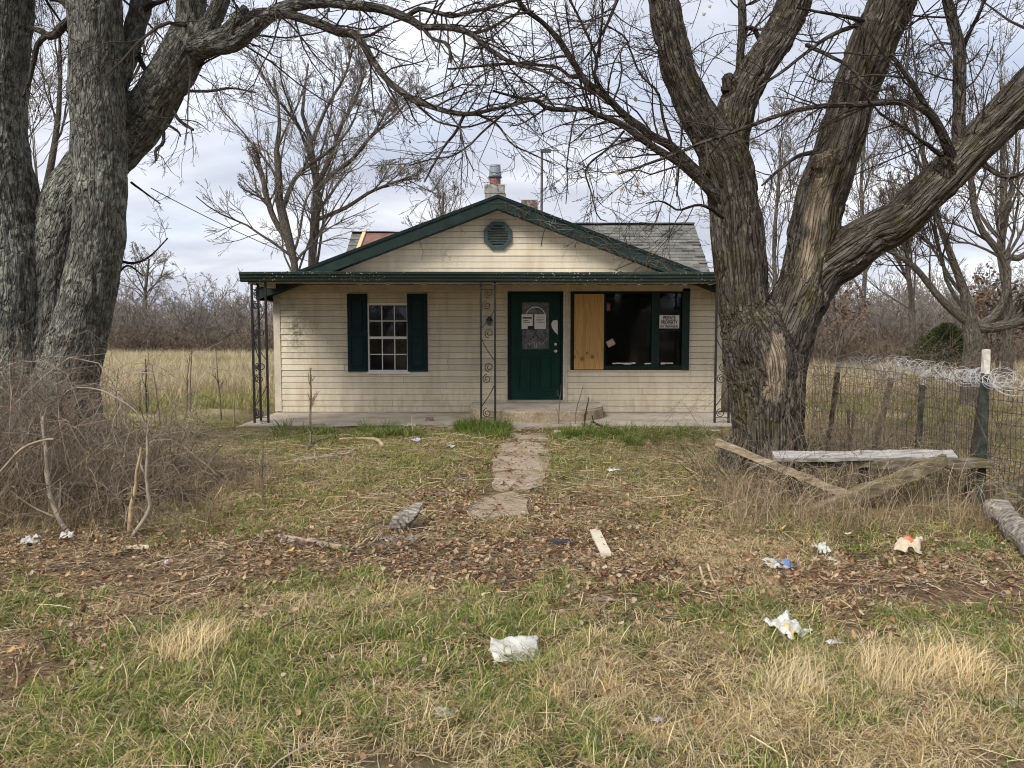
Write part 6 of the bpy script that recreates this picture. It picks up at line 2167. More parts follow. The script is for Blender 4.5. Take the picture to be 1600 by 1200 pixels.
# tall pale field grass beside and behind the house
ft = [tuft('field_tuft', 60, (0.30, 0.75), 0.22, 0.7, 0.010, FIELDS, 101 + i, 0.28) for i in range(5)]
ftg = [tuft('field_green', 50, (0.15, 0.40), 0.22, 0.9, 0.010, GREENS[1:] + FIELDS[2:4], 111 + i, 0.4) for i in range(3)]
n_ = 30000
y = rg.uniform(0, 1, n_) ** 0.75 * 44 + 8.5
x = rg.uniform(-1, 1, n_) * (y * 0.78 + 2)
fz_ = zones(x, y)[2]
ok = (rg.uniform(0, 1, n_) < fz_) & ~blocked(x, y)
x, y = x[ok], y[ok]
nearf = np.clip((y - 9) / 9, 0.35, 1)
gsel = n2(x, y, 0.16, 2, 71) + 0.5 * np.clip(1 - (y - 12) / 6, 0, 1) * (x < 0) > 0.60
pp = np.stack([x, y, gh(x, y)], -1)
scatter('field_grass', ft, pp[~gsel], spin((~gsel).sum(), rg, 0.08), (rg.uniform(0.6, 1.1, n_)[:len(x)] * nearf)[~gsel], 'tall pale winter grass filling the field around the house', 'grass')
scatter('field_green_grass', ftg, pp[gsel], spin(gsel.sum(), rg, 0.08), (rg.uniform(0.7, 1.2, n_)[:len(x)] * nearf)[gsel], 'greener patches of field grass beside the house', 'grass')


# ------------------------------------------------------------------ far scrub wood
def scrub_proto(seed, H, n_stems, spread, dens, mat='twig_wood', r0=0.035, rmin=0.010, rust=0):
    rg_ = np.random.default_rng(seed)
    st = np.stack([rg_.normal(0, spread * 0.3, n_stems), rg_.normal(0, spread * 0.3, n_stems), np.full(n_stems, -0.1)], -1)
    dr = np.stack([rg_.normal(0, 0.28, n_stems), rg_.normal(0, 0.28, n_stems), np.ones(n_stems)], -1)
    LL = rg_.uniform(0.55, 1.0, n_stems) * H
    RR = np.full(n_stems, r0) * rg_.uniform(0.6, 1.3, n_stems)
    m_ = MB()
    pts, rad = run_level(st, dr, LL, RR, 8, 0.10, (0, 0, 0.02), 0.35, rg_)
    m_.tubes(pts, rad, 4, bark=False)
    for n_ in dens:
        st, dr, LL, RR = spawn(pts, rad, LL, n_, 0.12, (0.35, 1.0), (0.35, 0.65), (0.45, 0.7), rg_)
        pts, rad = run_level(st, dr, LL, RR, 5, 0.17, (0, 0, 0.03), 0.4, rg_)
        rad = np.maximum(rad, rmin)
        m_.tubes(pts, rad, 3, bark=False)
    o = m_.build('scrub', M[mat], link=False)
    return o


scr = [scrub_proto(201 + i, h, ns, sp, (6, 4, 3)) for i, (h, ns, sp) in enumerate([(4.2, 7, 2.0), (3.4, 10, 2.6), (5.2, 4, 1.6), (2.6, 12, 3.0), (4.6, 6, 2.2)])]
pos, scl_ = [], []
for i in range(560):
    u = rg.uniform(-250, 1850)
    depth = rg.uniform(0, 1)
    Yf = 44 + depth * 26 if u < 900 else 30 + depth * 30
    pos.append(((u - 800) / 1200 * Yf, Yf, -0.05))
    scl_.append(rg.uniform(0.75, 1.12) * (0.9 + 0.35 * depth))
for i in range(90):
    # unseen scrub added behind the camera to darken the window reflections
    Yf = -rg.uniform(24, 42)
    pos.append((rg.uniform(-34, 34), Yf, -0.05))
    scl_.append(rg.uniform(1.2, 1.9))
for i in range(36):
    u = rg.uniform(-200, 1800)
    Yf = rg.uniform(52, 75)
    pos.append(((u - 800) / 1200 * Yf, Yf, -0.05))
    scl_.append(rg.uniform(1.3, 2.0))
pos = np.array(pos)
scatter('scrub_wood', scr, pos, spin(len(pos), rg, 0.05), scl_, 'grey-brown tangle of bare scrub woodland closing the far edge of the field, with unseen scrub added behind the camera', 'woodland')
low = [scrub_proto(231 + i, 1.5, 16, 2.4, (5, 4, 3), mat='vine_dry', r0=0.014, rmin=0.007) for i in range(3)]
pos = []
for i in range(420):
    u = rg.uniform(-200, 1800)
    Yf = rg.uniform(40, 47) if u < 900 else rg.uniform(27, 36)
    pos.append(((u - 800) / 1200 * Yf, Yf, -0.05))
scatter('underbrush', low, np.array(pos), spin(len(pos), rg, 0.1), rg.uniform(0.7, 1.3, len(pos)), 'low reddish-brown underbrush fringing the far wood', 'underbrush')

# ------------------------------------------------------------------ right fence
def on_ground(p, lift=0.0):
    return np.array((p[0], p[1], float(gh(p[0], p[1])) + lift))


def at_height(u, v, Y):
    return P(u, v, Y)


fence = thing('wire_fence', 'sagging welded-wire fence on leaning posts beside the forked tree', 'fence', on_ground(P(1541, 800, 6.7)))
POSTS = [  # top (u, v), foot (u), depth, width, material, white cap
    ((1541, 546), 1536, 6.7, 0.052, 'post_green', 0.21), ((1443, 578), 1432, 8.1, 0.05, 'post_green', 0.16), ((1393, 590), 1357, 8.7, 0.052, 'timber_grey', 0.0), ((1311, 566), 1290, 9.2, 0.05, 'timber_dark', 0.12), ((1655, 552), 1650, 5.9, 0.064, 'post_green', 0.2),
    ((1537, 600), 1512, 7.1, 0.05, 'timber_dark', 0.0), ((1325, 640), 1331, 8.9, 0.025, 'timber_dark', 0.0)]
tops = []
for i, ((ut, vt), uf, Y, w_, mt, cap) in enumerate(POSTS):
    a = P(ut, vt, Y)
    b = on_ground((P(uf, 700, Y)[0], Y))
    b[2] -= 0.12
    d = norm(a - b)
    top_main = a - d * cap
    m_ = MB()
    m_.beam(b, top_main, w_, w_ * 0.9, up=(0, 1, 0), segs=8, jit=0.004, seed=i)
    po = m_.build('post', M[mt], fence)
    if cap:
        MB().beam(top_main, a, w_ * 0.95, w_ * 0.85, up=(0, 1, 0), segs=2, jit=0.003, seed=40 + i).build('painted_top', M['peeled_wood'], po)
    tops.append((a, b))
# mesh runs post to post; wires bow and sag
line = [np.array((P(1262, 700, 8.75)[0], 8.75, 0)), tops[3][1], tops[2][1], tops[1][1], tops[0][1], tops[4][1]]
line = np.array([(p[0], p[1] - 0.05, 0) for p in line])
seg = np.concatenate([[0], np.cumsum(np.linalg.norm(np.diff(line, axis=0), axis=1))])


def fpt(s):
    i = np.clip(np.searchsorted(seg, s, side='right') - 1, 0, len(line) - 2)
    t = (s - seg[i]) / (seg[i + 1] - seg[i])
    return line[i] + (line[i + 1] - line[i]) * t[:, None] if np.ndim(s) else line[i] + (line[i + 1] - line[i]) * t


def mesh_pts(s, z):
    p = fpt(s)
    g = gh(p[:, 0], p[:, 1])
    bow = (n2(s, z, 0.9, 2, 88) - 0.5) * 0.16 + (n2(s, z, 3.5, 2, 89) - 0.5) * 0.05
    zz = z * (1.0 + 0.10 * (n2(s, np.zeros_like(s), 1.1, 2, 90) - 0.5))
    sx = (n2(s, z, 2.0, 2, 91) - 0.5) * 0.06
    return np.stack([p[:, 0] + sx, p[:, 1] + bow, g + zz], -1)


wm_ = MB()
HF = 1.13
for s in np.arange(0.0, seg[-1], 0.055):
    z = np.linspace(0.0, HF, 14)
    wm_.tubes(mesh_pts(np.full(14, s), z), np.full(14, 0.0027), 3, bark=False)
for z in np.arange(0.02, HF + 0.01, 0.10):
    s = np.linspace(0, seg[-1], 90)
    wm_.tubes(mesh_pts(s, np.full(90, z)), np.full(90, 0.0029), 3, bark=False)
wm_.build('wire_mesh', M['wire_metal'], fence)
# coils of bleached wire thrown along the top
rg = np.random.default_rng(66)
tg = MB()
path_top = catmull([P(1316, 568, 9.1), P(1345, 562, 8.95), P(1375, 572, 8.8), P(1395, 588, 8.6), P(1402, 568, 8.5), P(1440, 576, 8.05), P(1480, 584, 7.6), P(1520, 590, 7.0), P(1562, 592, 6.5), P(1600, 600, 6.2), P(1640, 602, 5.95)], 200)
for kk in range(6):
    n_ = 360
    t = np.linspace(0, 1, n_)
    base = np.stack([np.interp(t * 199, np.arange(200), path_top[:, a]) for a in range(3)], -1)
    ph = np.cumsum(rg.uniform(0.12, 0.62, n_)) + kk
    rr_ = 0.02 + 0.09 * fbm(np.stack([t * 40, np.full(n_, kk * 3.3), np.zeros(n_)], -1), 2, kk)
    rr_ = rr_ + 0.06 * np.clip((t - 0.82) * 8, 0, 1) * rg.random()
    off = np.stack([np.cos(ph) * rr_ * 1.2, np.sin(ph * 0.83) * rr_ * 0.8, np.sin(ph) * rr_ * 0.8], -1)
    off += np.stack([fbm(np.stack([t * 25, np.full(n_, kk + 9.0 * a), np.zeros(n_)], -1), 2, 5 + a) - 0.5 for a in range(3)], -1) * 0.12
    keep = int(n_ * rg.uniform(0.8, 1))
    tg.tubes((base + off)[:keep], np.full(keep, rg.uniform(0.0014, 0.0028)), 4, bark=False)
tg.build('wire_coils', M['wire_white'], fence)

# broken timbers of the old rail
def timber(name, label, a, b, w_, h_, mat, segs=12, jit=0.004, seed=0, up=(0, 0, 1), cat='plank', taper=1.0):
    o = MB().beam(a, b, w_, h_, up=up, segs=segs, jit=jit, seed=seed, taper=taper).build(name, M[mat])
    return tag(o, label, cat)


timber('plank', 'long bleached plank lying level against the fence', P(1208, 713, 7.15), P(1492, 711, 6.85), 0.16, 0.035, 'timber_pale', 18, 0.004, 1, up=(0, -0.28, 1))
timber('rail', 'mossy split rail running under the bleached plank to the green post', P(1250, 724, 7.2), P(1549, 724, 6.62), 0.09, 0.075, 'timber_grey', 16, 0.008, 2, cat='rail')
timber('broken_board', 'narrow tan board with a splintered end slanting down across the forked trunk', P(1119, 690, 7.0), P(1328, 775, 6.75), 0.05, 0.062, 'timber_tan', 14, 0.005, 3, cat='board')
timber('broken_rail', 'mossy broken rail slanting up from the weeds to the level plank', P(1258, 806, 6.6), P(1476, 719, 6.72), 0.08, 0.10, 'timber_moss', 14, 0.008, 4, cat='rail')
timber('brace_timber', 'weathered round brace leaning from the ground outward past the green post', P(1548, 800, 6.45), P(1650, 716, 6.2), 0.13, 0.14, 'timber_grey', 12, 0.010, 5, cat='brace')
timber('fence_strut', 'short dark strut holding the level plank above the weeds', P(1345, 800, 7.0), P(1352, 716, 7.02), 0.06, 0.05, 'timber_dark', 6, 0.004, 6, up=(0, 1, 0), cat='strut')
timber('fence_strut', 'dark stake under the splintered end of the bleached plank by the trunk', P(1238, 790, 7.2), P(1236, 722, 7.16), 0.06, 0.05, 'timber_dark', 6, 0.004, 7, up=(0, 1, 0), cat='strut')
# log
wood_mat('log_wood', (0.05, 0.04, 0.032), (0.22, 0.19, 0.16), (0.50, 0.465, 0.41))
la, lb_ = on_ground(G(1550, 822), 0.14), on_ground(G(1640, 905), 0.09)
lt = np.linspace(0, 1, 22)


def rough(m_, amp, seed):
    """splits and hollows along the grain"""
    v = m_.v[-1]
    b = m_.attr['bk'][-1][1]
    f = fbm(b * np.array((28, 28, 2.5)), 3, seed) - 0.5
    g_ = np.stack([fbm(b * np.array((16, 16, 3.0)) + 9.0 * a, 2, seed + a) - 0.5 for a in range(3)], -1)
    r0 = b.copy()
    r0[:, 2] = 0
    m_.v[-1] = v + g_ * amp * 1.4 + f[:, None] * amp * np.array((0.6, 0.4, 1.0))
    return m_


lp_ = la + (lb_ - la) * lt[:, None] + np.stack([0.02 * np.sin(lt * 5), np.zeros(22), 0.012 * np.sin(lt * 9)], -1)
lr = 0.095 * (1 + 0.12 * np.sin(lt * 17)) * np.linspace(1.05, 0.8, 22)
lr[0] *= 0.8
lr = lr * np.random.default_rng(3).uniform(0.9, 1.1, 22)
lg = rough(MB().tubes(lp_, lr, 18, cap=True), 0.022, 11).build('log', M['log_wood'], smooth=False)
tag(lg, 'bleached grey log lying at the foot of the green fence post', 'log')

# ------------------------------------------------------------------ bramble thickets
def vines(mb_, n, sx, sy, hfun, rg_, r=(0.0018, 0.0045), K=9, out=0.5, L=(0.7, 1.9), up=1.0):
    st = np.stack([sx(n), sy(n)], -1)
    z = gh(st[:, 0], st[:, 1])
    H = hfun(st[:, 0], st[:, 1])
    st = np.concatenate([st, z[:, None] - 0.02], 1)
    d = np.stack([rg_.normal(0, out, n), rg_.normal(0, out * 0.7, n), np.abs(rg_.normal(up, 0.3, n))], -1)
    LL = rg_.uniform(L[0], L[1], n) * (0.5 + 0.8 * H)
    pts = np.empty((n, K, 3))
    pts[:, 0] = st
    dd = norm(d)
    for k_ in range(1, K):
        over = np.clip((pts[:, k_ - 1, 2] - z) / np.maximum(H, 0.08) - 0.55, -0.3, 1.2)
        dd = norm(dd + rg_.normal(0, 0.20, (n, 3)) + np.stack([np.zeros(n), np.zeros(n), -0.85 * np.clip(over, 0, 2)], -1))
        pts[:, k_] = pts[:, k_ - 1] + dd * (LL / (K - 1))[:, None]
        low_ = gh(pts[:, k_, 0], pts[:, k_, 1]) + 0.015
        pts[:, k_, 2] = np.maximum(pts[:, k_, 2], low_)
    rad = rg_.uniform(r[0], r[1], n)[:, None] * np.linspace(1, 0.45, K)[None]
    mb_.tubes(pts, rad, 3, bark=False)
    return pts, rad, LL


rg = np.random.default_rng(909)
def hl(x, y):
    # highest against the trunk, falling away to the right
    return np.clip(1.05 - np.clip(x + 4.25, 0, 9) * 0.78 - np.clip(y - 8.2, 0, 3) * 0.3, 0.08, 1.1)


def sx_l(n):
    return -6.9 + 4.1 * rg.uniform(0, 1, n)


def sy_l(n):
    return rg.uniform(5.75, 8.5, n)


for (nm, n_, r_, mt, K_, Lr, lb) in (('bramble_thicket', 1250, (0.0018, 0.0052), 'vine_dry', 9, (0.6, 1.6), 'dense tangle of grey-brown brambles heaped round the lichen-spotted trunk'),
                                    ('bramble_canes', 60, (0.004, 0.008), 'stick_grey', 11, (1.0, 2.2), 'thicker grey canes arching through the bramble heap'),
                                    ('bramble_runners', 260, (0.0014, 0.003), 'vine_pale', 10, (0.6, 1.5), 'thin pale runners hanging through the bramble heap')):
    m_ = MB()
    pts, rad, LL = vines(m_, n_, sx_l, sy_l, hl, rg, r_, K_, 0.42, Lr)
    st, dr, L2, R2 = spawn(pts, rad, LL, 4, 0.15, (0.5, 1.3), (0.2, 0.5), (0.45, 0.7), rg)
    p2, r2 = run_level(st, dr, L2, np.maximum(R2, 0.0014), 5, 0.28, (0, 0, -0.04), 0.6, rg)
    p2[..., 2] = np.maximum(p2[..., 2], 0.02)
    m_.tubes(p2, r2, 3, bark=False)
    tag(m_.build(nm, M[mt]), lb, 'brambles', kind='stuff')


def hr(x, y):
    return np.clip(0.30 + 0.06 * (x - 2.0) + (y - 6.5) * 0.12, 0.12, 0.6)


m_ = MB()
vines(m_, 420, lambda n: rg.uniform(1.75, 5.4, n), lambda n: rg.uniform(5.9, 7.3, n), hr, rg, (0.0014, 0.003), 8, 0.45, (0.5, 1.2), 1.2)
tag(m_.build('dry_weeds', M['vine_pale']), 'dry weed stalks matted along the foot of the wire fence', 'weeds', kind='stuff')
m_ = MB()
pts, rad, LL = vines(m_, 240, lambda n: rg.uniform(1.9, 3.7, n), lambda n: rg.uniform(6.7, 7.95, n), lambda x, y: np.clip(0.55 - 0.2 * (7.9 - y), 0.15, 0.6), rg, (0.0016, 0.0045), 8, 0.5, (0.6, 1.3), 1.0)
tag(m_.build('trunk_brambles', M['vine_dry']), 'brown brambles bunched round the foot of the forked tree', 'brambles', kind='stuff')
m_ = MB()
pts, rad, LL = vines(m_, 260, lambda n: rg.uniform(2.9, 5.2, n), lambda n: rg.uniform(7.0, 9.0, n), lambda x, y: np.full_like(x, 1.15), rg, (0.0016, 0.0038), 10, 0.35, (0.9, 1.9), 1.3)
st, dr, L2, R2 = spawn(pts, rad, LL, 4, 0.2, (0.4, 1.1), (0.2, 0.5), (0.45, 0.7), rg)
p2, r2 = run_level(st, dr, L2, np.maximum(R2, 0.0013), 5, 0.25, (0, 0, 0.0), 0.6, rg)
m_.tubes(p2, r2, 3, bark=False)
tag(m_.build('fence_vines', M['vine_dry']), 'thin brown vines climbing through the wire mesh', 'vines', kind='stuff')
tl = [tuft('tall_dead', 34, (0.22, 0.62), 0.09, 0.9, 0.004, DEADS + DEADS + STRAWS[:1], 301 + i, 0.45) for i in range(4)]
n_ = 340
x = rg.uniform(1.75, 5.6, n_)
y = rg.uniform(5.8, 7.4, n_)
p_ = np.stack([x, y, gh(x, y)], -1)
scatter('fence_grass', tl, p_, spin(n_, rg, 0.15), rg.uniform(0.25, 0.6, n_), 'tall dead grass standing among the broken rails', 'grass')
n_ = 260
x = rg.uniform(-6.5, -2.4, n_)
y = rg.uniform(5.6, 8.0, n_)
p_ = np.stack([x, y, gh(x, y)], -1)
scatter('thicket_grass', tl, p_, spin(n_, rg, 0.15), rg.uniform(0.4, 0.8, n_), 'dead grass growing through the bramble heap', 'grass')
timber('fence_rail', 'dark fallen rail half hidden low in the bramble heap', P(28, 766, 6.7), P(322, 770, 6.75), 0.05, 0.09, 'timber_dark', 12, 0.006, 8, cat='rail')

# saplings in the thicket
def stem_thing(label, rows, name='sapling', mat='stem_tan', branches=0, seed=0, group=None, cat='sapling', base=True):
    p, r = px_stem(rows)
    if base:
        p[0][2] = float(gh(p[0][0], p[0][1])) - 0.03
    t = thing(name, label, cat, (p[0][0], p[0][1], max(0.0, p[0][2])), group)
    L = np.linalg.norm(np.diff(p, axis=0), axis=1).sum()
    p, r = catmull(p, max(10, int(L / 0.05)), r)
    rg_ = np.random.default_rng(seed)
    p[1:] += np.cumsum(rg_.normal(0, 0.003, p[1:].shape), 0)
    MB().tubes(p, np.maximum(r, 0.0022), 6).build('stem', M[mat], t, smooth=True)
    if branches:
        st, dr, LL, RR = spawn(p[None], r[None], np.array([L]), branches, 0.25, (0.4, 0.95), (0.18, 0.42), (0.4, 0.65), rg_)
        a, b = run_level(st, dr + np.array((0, 0, 0.3)), LL, np.maximum(RR, 0.0022), 6, 0.14, (0, 0, 0.02), 0.5, rg_)
        m_ = MB().tubes(a, b, 4, bark=False)
        st, dr, LL, RR = spawn(a, b, LL, 3, 0.2, (0.4, 0.9), (0.3, 0.6), (0.5, 0.8), rg_)
        a, b = run_level(st, dr, LL, np.maximum(RR, 0.0016), 4, 0.16, (0, 0, 0.02), 0.6, rg_)
        m_.tubes(a, b, 3, bark=False)
        m_.build('side_twigs', M[mat], t)
    return t


stem_thing('straight tan sapling stem standing out of the bramble heap', [(201, 850, 5.75, 8), (203, 820, 5.75, 8), (206, 790, 5.75, 7.5), (214, 755, 5.75, 6), (222, 700, 5.75, 4)], branches=4, seed=1)
stem_thing('crooked brown sapling bending right then upright beside the straight tan one', [(198, 852, 5.7, 7), (220, 822, 5.72, 7), (236, 793, 5.75, 7), (232, 765, 5.75, 6), (233, 700, 5.75, 5), (234, 665, 5.75, 3)], mat='stick_grey', branches=5, seed=2)
stem_thing('slanting grey stem leaning out of the bramble heap toward the trunk', [(132, 852, 5.72, 9), (108, 832, 5.8, 8), (82, 790, 5.95, 8), (75, 755, 6.0, 7), (72, 700, 6.1, 6), (70, 650, 6.2, 4)], mat='stick_grey', branches=6, seed=3)
stem_thing('arching cane looping from the left edge over the bramble heap', [(-20, 770, 5.9, 4), (0, 740, 5.9, 4), (30, 705, 5.9, 4), (60, 688, 5.9, 3.6), (84, 684, 5.9, 3)], name='bramble_cane', mat='vine_pale', cat='bramble', seed=4, base=False)
stem_thing('long cane bowed over the right shoulder of the bramble heap', [(85, 640, 7.2, 2.0), (110, 608, 7.1, 2.4), (150, 605, 7.0, 2.4), (190, 620, 6.9, 2.2), (220, 645, 6.8, 2), (240, 680, 6.8, 1.4)], name='bramble_cane', mat='stick_grey', cat='bramble', seed=5, base=False)
# upright bare weeds and shoots in the grass left of the house
for i, (u, vb, vt, Y, w_, br, lb) in enumerate([(230, 660, 560, 11.5, 3, 6, 'dark upright weed stem with a side shoot in the grass left of the house'), (291, 632, 552, 14, 2.4, 3, 'forked pair of bare shoots in the field grass'), (297, 632, 545, 14.2, 2.4, 2, 'bare shoot with a pale broken tip in the field grass'),
                                               (345, 640, 560, 13.5, 3, 9, 'bushy dried weed with curled seed heads near the iron corner post'), (250, 655, 570, 12.5, 2.5, 3, 'thin leafless weed beside the dark upright stem'), (180, 640, 575, 12, 2.5, 3, 'spindly weed close to the lichen-spotted trunk'),
                                               (365, 655, 598, 12.6, 3, 2, 'stubby pale stake-like weed near the iron corner post'), (485, 650, 575, 12.6, 4, 8, 'tall tan dried weed in front of the siding below the mildew stain'), (645, 697, 648, 11.4, 2.4, 1, 'single pale stalk standing before the porch slab'),
                                               (873, 655, 600, 12.8, 1.8, 2, 'thin dry stalk rising before the half-round step'), (898, 655, 605, 12.8, 1.8, 2, 'second thin dry stalk at the right curve of the half-round step'), (912, 672, 622, 12.3, 3, 4, 'dark branching weed at the slab edge right of the step'),
                                               (408, 840, 690, 6.9, 3, 6, 'leafless reddish shoot leaning in the yard left of the path'), (1330, 700, 610, 8.3, 2.5, 4, 'dark bare shoot behind the bleached plank')]):
    rg_ = np.random.default_rng(600 + i)
    du = rg_.normal(0, 7)
    mt = 'stem_tan' if i in (7, 8, 6) else ('vine_dry' if i in (1, 2, 3, 4, 5, 9, 10, 12) else 'twig_dark')
    stem_thing(lb, [(u, vb, Y, w_), (u + du * 0.3, vb * 0.66 + vt * 0.34, Y, w_ * 0.85), (u + du * 0.7, vb * 0.3 + vt * 0.7, Y, w_ * 0.7), (u + du, vt, Y, w_ * 0.4)], name='dry_weed', mat=mt, branches=br, seed=700 + i, cat='weed', group='upright dry weeds around the yard')

# service cable from the tree limb to the gable rake
ca_, cb_ = P(236, 294, 10.0), P(498, 414, 14.22)
t = np.linspace(0, 1, 24)
cp_ = ca_ + (cb_ - ca_) * t[:, None] - np.stack([np.zeros(24), np.zeros(24), 0.25 * 4 * t * (1 - t) * 0.25], -1)
tag(MB().tubes(cp_, np.full(24, 0.006), 5, bark=False).build('overhead_cable', M['wire_metal']), 'thin dark cable strung from the big tree to the gable edge', 'cable')

# dead creeper on the right slope of the gable
rg = np.random.default_rng(515)
m_ = MB()
n_ = 150
t = rg.uniform(0.02, 1.0, n_)
sx_ = RIDGE_X + t * EAVE_X
st = np.stack([sx_, np.full(n_, RY - 0.06), roof_z(RIDGE_X) - t * EAVE_X * SLOPE - rg.uniform(-0.02, 0.2, n_)], -1)
dr = np.stack([rg.normal(0.3, 0.9, n_), rg.normal(0, 0.08, n_), rg.normal(-0.35, 0.55, n_)], -1)
a, b = run_level(st, dr, rg.uniform(0.15, 0.6, n_), np.full(n_, 0.0042), 7, 0.25, (0.02, 0, -0.05), 0.5, rg)
a[..., 1] = np.clip(a[..., 1], RY - 0.10, RY - 0.04)
m_.tubes(a, b, 3, bark=False)
for (pa, pb, pc) in (((960, 422), (1000, 408), (1025, 418)), ((1025, 418), (1045, 420), (1035, 412)), ((845, 385), (850, 362), (858, 352)), ((895, 372), (915, 380), (940, 378))):
    c3 = catmull([P(*pa, WY - 0.03), P(*pb, WY - 0.03), P(*pc, WY - 0.03)], 9)
    m_.tubes(c3, np.full(9, 0.006), 4, bark=False)
tag(m_.build('dead_creeper', M['vine_dry']), 'dead creeper clinging to the right slope of the gable', 'creeper', kind='stuff')

# ------------------------------------------------------------------ sticks, timber scraps and rubbish
def lying_stick(label, uv, r0, r1, mat='stick_grey', lift=0.02, name='stick', cat='stick', branches=0, seed=0):
    pts = np.array([on_ground(G(u, v), lift + (h if len(q_) > 2 else 0)) for q_ in uv for (u, v, h) in [(q_[0], q_[1], q_[2] if len(q_) > 2 else 0)]])
    L = np.linalg.norm(np.diff(pts, axis=0), axis=1).sum()
    n_ = max(10, int(L / 0.03))
    p, r = catmull(pts, n_, np.linspace(r0, r1, len(pts)))
    rg_ = np.random.default_rng(seed)
    r = r * rg_.uniform(0.85, 1.15, len(r))
    m_ = MB().tubes(p, r, 7, cap=True)
    if branches:
        st, dr, LL, RR = spawn(p[None], r[None], np.array([L]), branches, 0.1, (0.4, 1.0), (0.2, 0.5), (0.4, 0.7), rg_)
        dr[:, 2] = np.abs(dr[:, 2]) * 0.35
        a, b = run_level(st, dr, LL, np.maximum(RR, 0.003), 6, 0.18, (0, 0, -0.02), 0.5, rg_)
        m_.tubes(a, b, 4)
    return tag(m_.build(name, M[mat], smooth=True), label, cat)


lying_stick('long grey stick lying on the bare soil right of the white bag', [(1350, 948), (1400, 966), (1450, 984), (1490, 998), (1520, 1002)], 0.006, 0.011, seed=1)
lying_stick('curved pale branch lying in the grass before the porch', [(530, 692), (560, 690), (583, 690), (592, 694), (598, 700)], 0.018, 0.028, 'stem_tan', 0.05, 'fallen_branch', 'branch', 0, 2)
lying_stick('short dark stump of branch left of the curved pale one', [(480, 706), (490, 696), (500, 690)], 0.035, 0.022, 'timber_grey', 0.04, 'fallen_branch', 'branch', 2, 3)
lying_stick('forked bleached branch sprawling in the yard', [(460, 727), (490, 722), (520, 716), (545, 712)], 0.03, 0.016, 'stick_grey', 0.04, 'fallen_branch', 'branch', 8, 4)
lying_stick('dead grey branch half buried in leaves left of the log chunk', [(436, 846), (470, 850), (510, 858), (560, 862), (600, 856)], 0.024, 0.008, 'stick_grey', 0.025, 'fallen_branch', 'branch', 9, 5)
lying_stick('thin dark branch trailing right of the log chunk', [(590, 872), (640, 862), (690, 856), (730, 838)], 0.008, 0.004, 'twig_dark', 0.02, 'fallen_branch', 'branch', 7, 6)
lying_stick('pale upright stub of cane beside the white scrap', [(1105, 900, 0.06), (1112, 912, 0.02), (1118, 922)], 0.008, 0.009, 'stem_tan', 0.02, 'stick', 'stick', 0, 7)
lying_stick('shorter cane stub next to the pale upright one', [(1093, 902, 0.05), (1100, 915)], 0.007, 0.008, 'stem_tan', 0.02, 'stick', 'stick', 0, 8)
lying_stick('bleached root curling from the cane stubs toward the crumpled bag', [(1120, 938), (1126, 955), (1138, 968), (1165, 990), (1200, 990), (1222, 980)], 0.004, 0.003, 'stem_tan', 0.04, 'root', 'root', 2, 9)
lying_stick('grey-tan stick lying diagonally in the grass below the leaf litter', [(505, 982), (545, 972), (580, 962), (618, 948)], 0.007, 0.012, 'stick_grey', 0.03, 'stick', 'stick', 0, 10)
lying_stick('bent pale twig standing at the left edge of the leaf patch', [(26, 1090), (28, 1066), (24, 1048, 0.02), (34, 1035)], 0.004, 0.003, 'stem_tan', 0.03, 'stick', 'stick', 1, 11)
lying_stick('fallen sticks on the slab right of the step', [(925, 664), (945, 672), (962, 674)], 0.02, 0.012, 'twig_dark', 0.05, 'fallen_branch', 'branch', 4, 12)
lying_stick('pale slat of wood lying in the soil left of the painted board', [(770, 852), (800, 862)], 0.014, 0.012, 'stem_tan', 0.012, 'stick', 'stick', 0, 13)

# log chunk with a flat stone beneath
c_ = on_ground(G(618, 838))
p = np.array([c_ + (0.0, 0, 0.07), c_ + (0.05, 0.10, 0.10), c_ + (0.12, 0.22, 0.16), c_ + (0.16, 0.30, 0.20)])
p, r = catmull(p, 16, [0.055, 0.07, 0.045, 0.015])
r = r * np.random.default_rng(4).uniform(0.75, 1.2, 16)
tag(rough(MB().tubes(p, r, 14, cap=True), 0.05, 15).build('log_chunk', M['log_wood']), 'split grey log chunk tipped up in the yard left of the path', 'log')
c_ = on_ground(G(625, 846), 0.012)
a = np.linspace(0, 2 * math.pi, 9, endpoint=False)
tag(MB().prism([(c_[0] + 0.16 * math.cos(b), c_[1] + 0.07 * math.sin(b) + 0.02 * math.sin(3 * b), c_[2] + 0.012) for b in a], (0, 0, -0.04)).build('flat_stone', M['block_white']), 'flat grey stone under the split log chunk', 'stone')
c_ = on_ground(G(940, 943), 0.0)
tag(MB().prism([(c_[0] + 0.055 * math.cos(b) * (1 + 0.15 * math.sin(2 * b + 1)), c_[1] + 0.05 * math.sin(b), c_[2] + 0.022) for b in a], (0, 0, -0.05)).build('flat_stone', M['flat_stone']), 'small tan stone sunk in the leaf litter below the painted board', 'stone')
timber('painted_board', 'short cream-painted board lying in the leaves right of the path', on_ground(G(929, 838), 0.055), on_ground(G(947, 872), 0.05), 0.078, 0.02, 'trim_cream', 6, 0.002, 9, cat='board')
c_ = on_ground(G(878, 852), 0.04)
tag(MB().prism([(c_[0] - 0.09, c_[1] - 0.02, c_[2] + 0.014), (c_[0] + 0.08, c_[1] - 0.035, c_[2] + 0.008), (c_[0] + 0.085, c_[1] + 0.03, c_[2] + 0.012), (c_[0] - 0.07, c_[1] + 0.04, c_[2] + 0.02)], (0, 0, -0.012)).build('shingle_scrap', M['shingle_scrap']), 'blue-black roofing scrap in the leaves left of the painted board', 'roofing scrap')
c_ = on_ground(G(905, 888), 0.03)
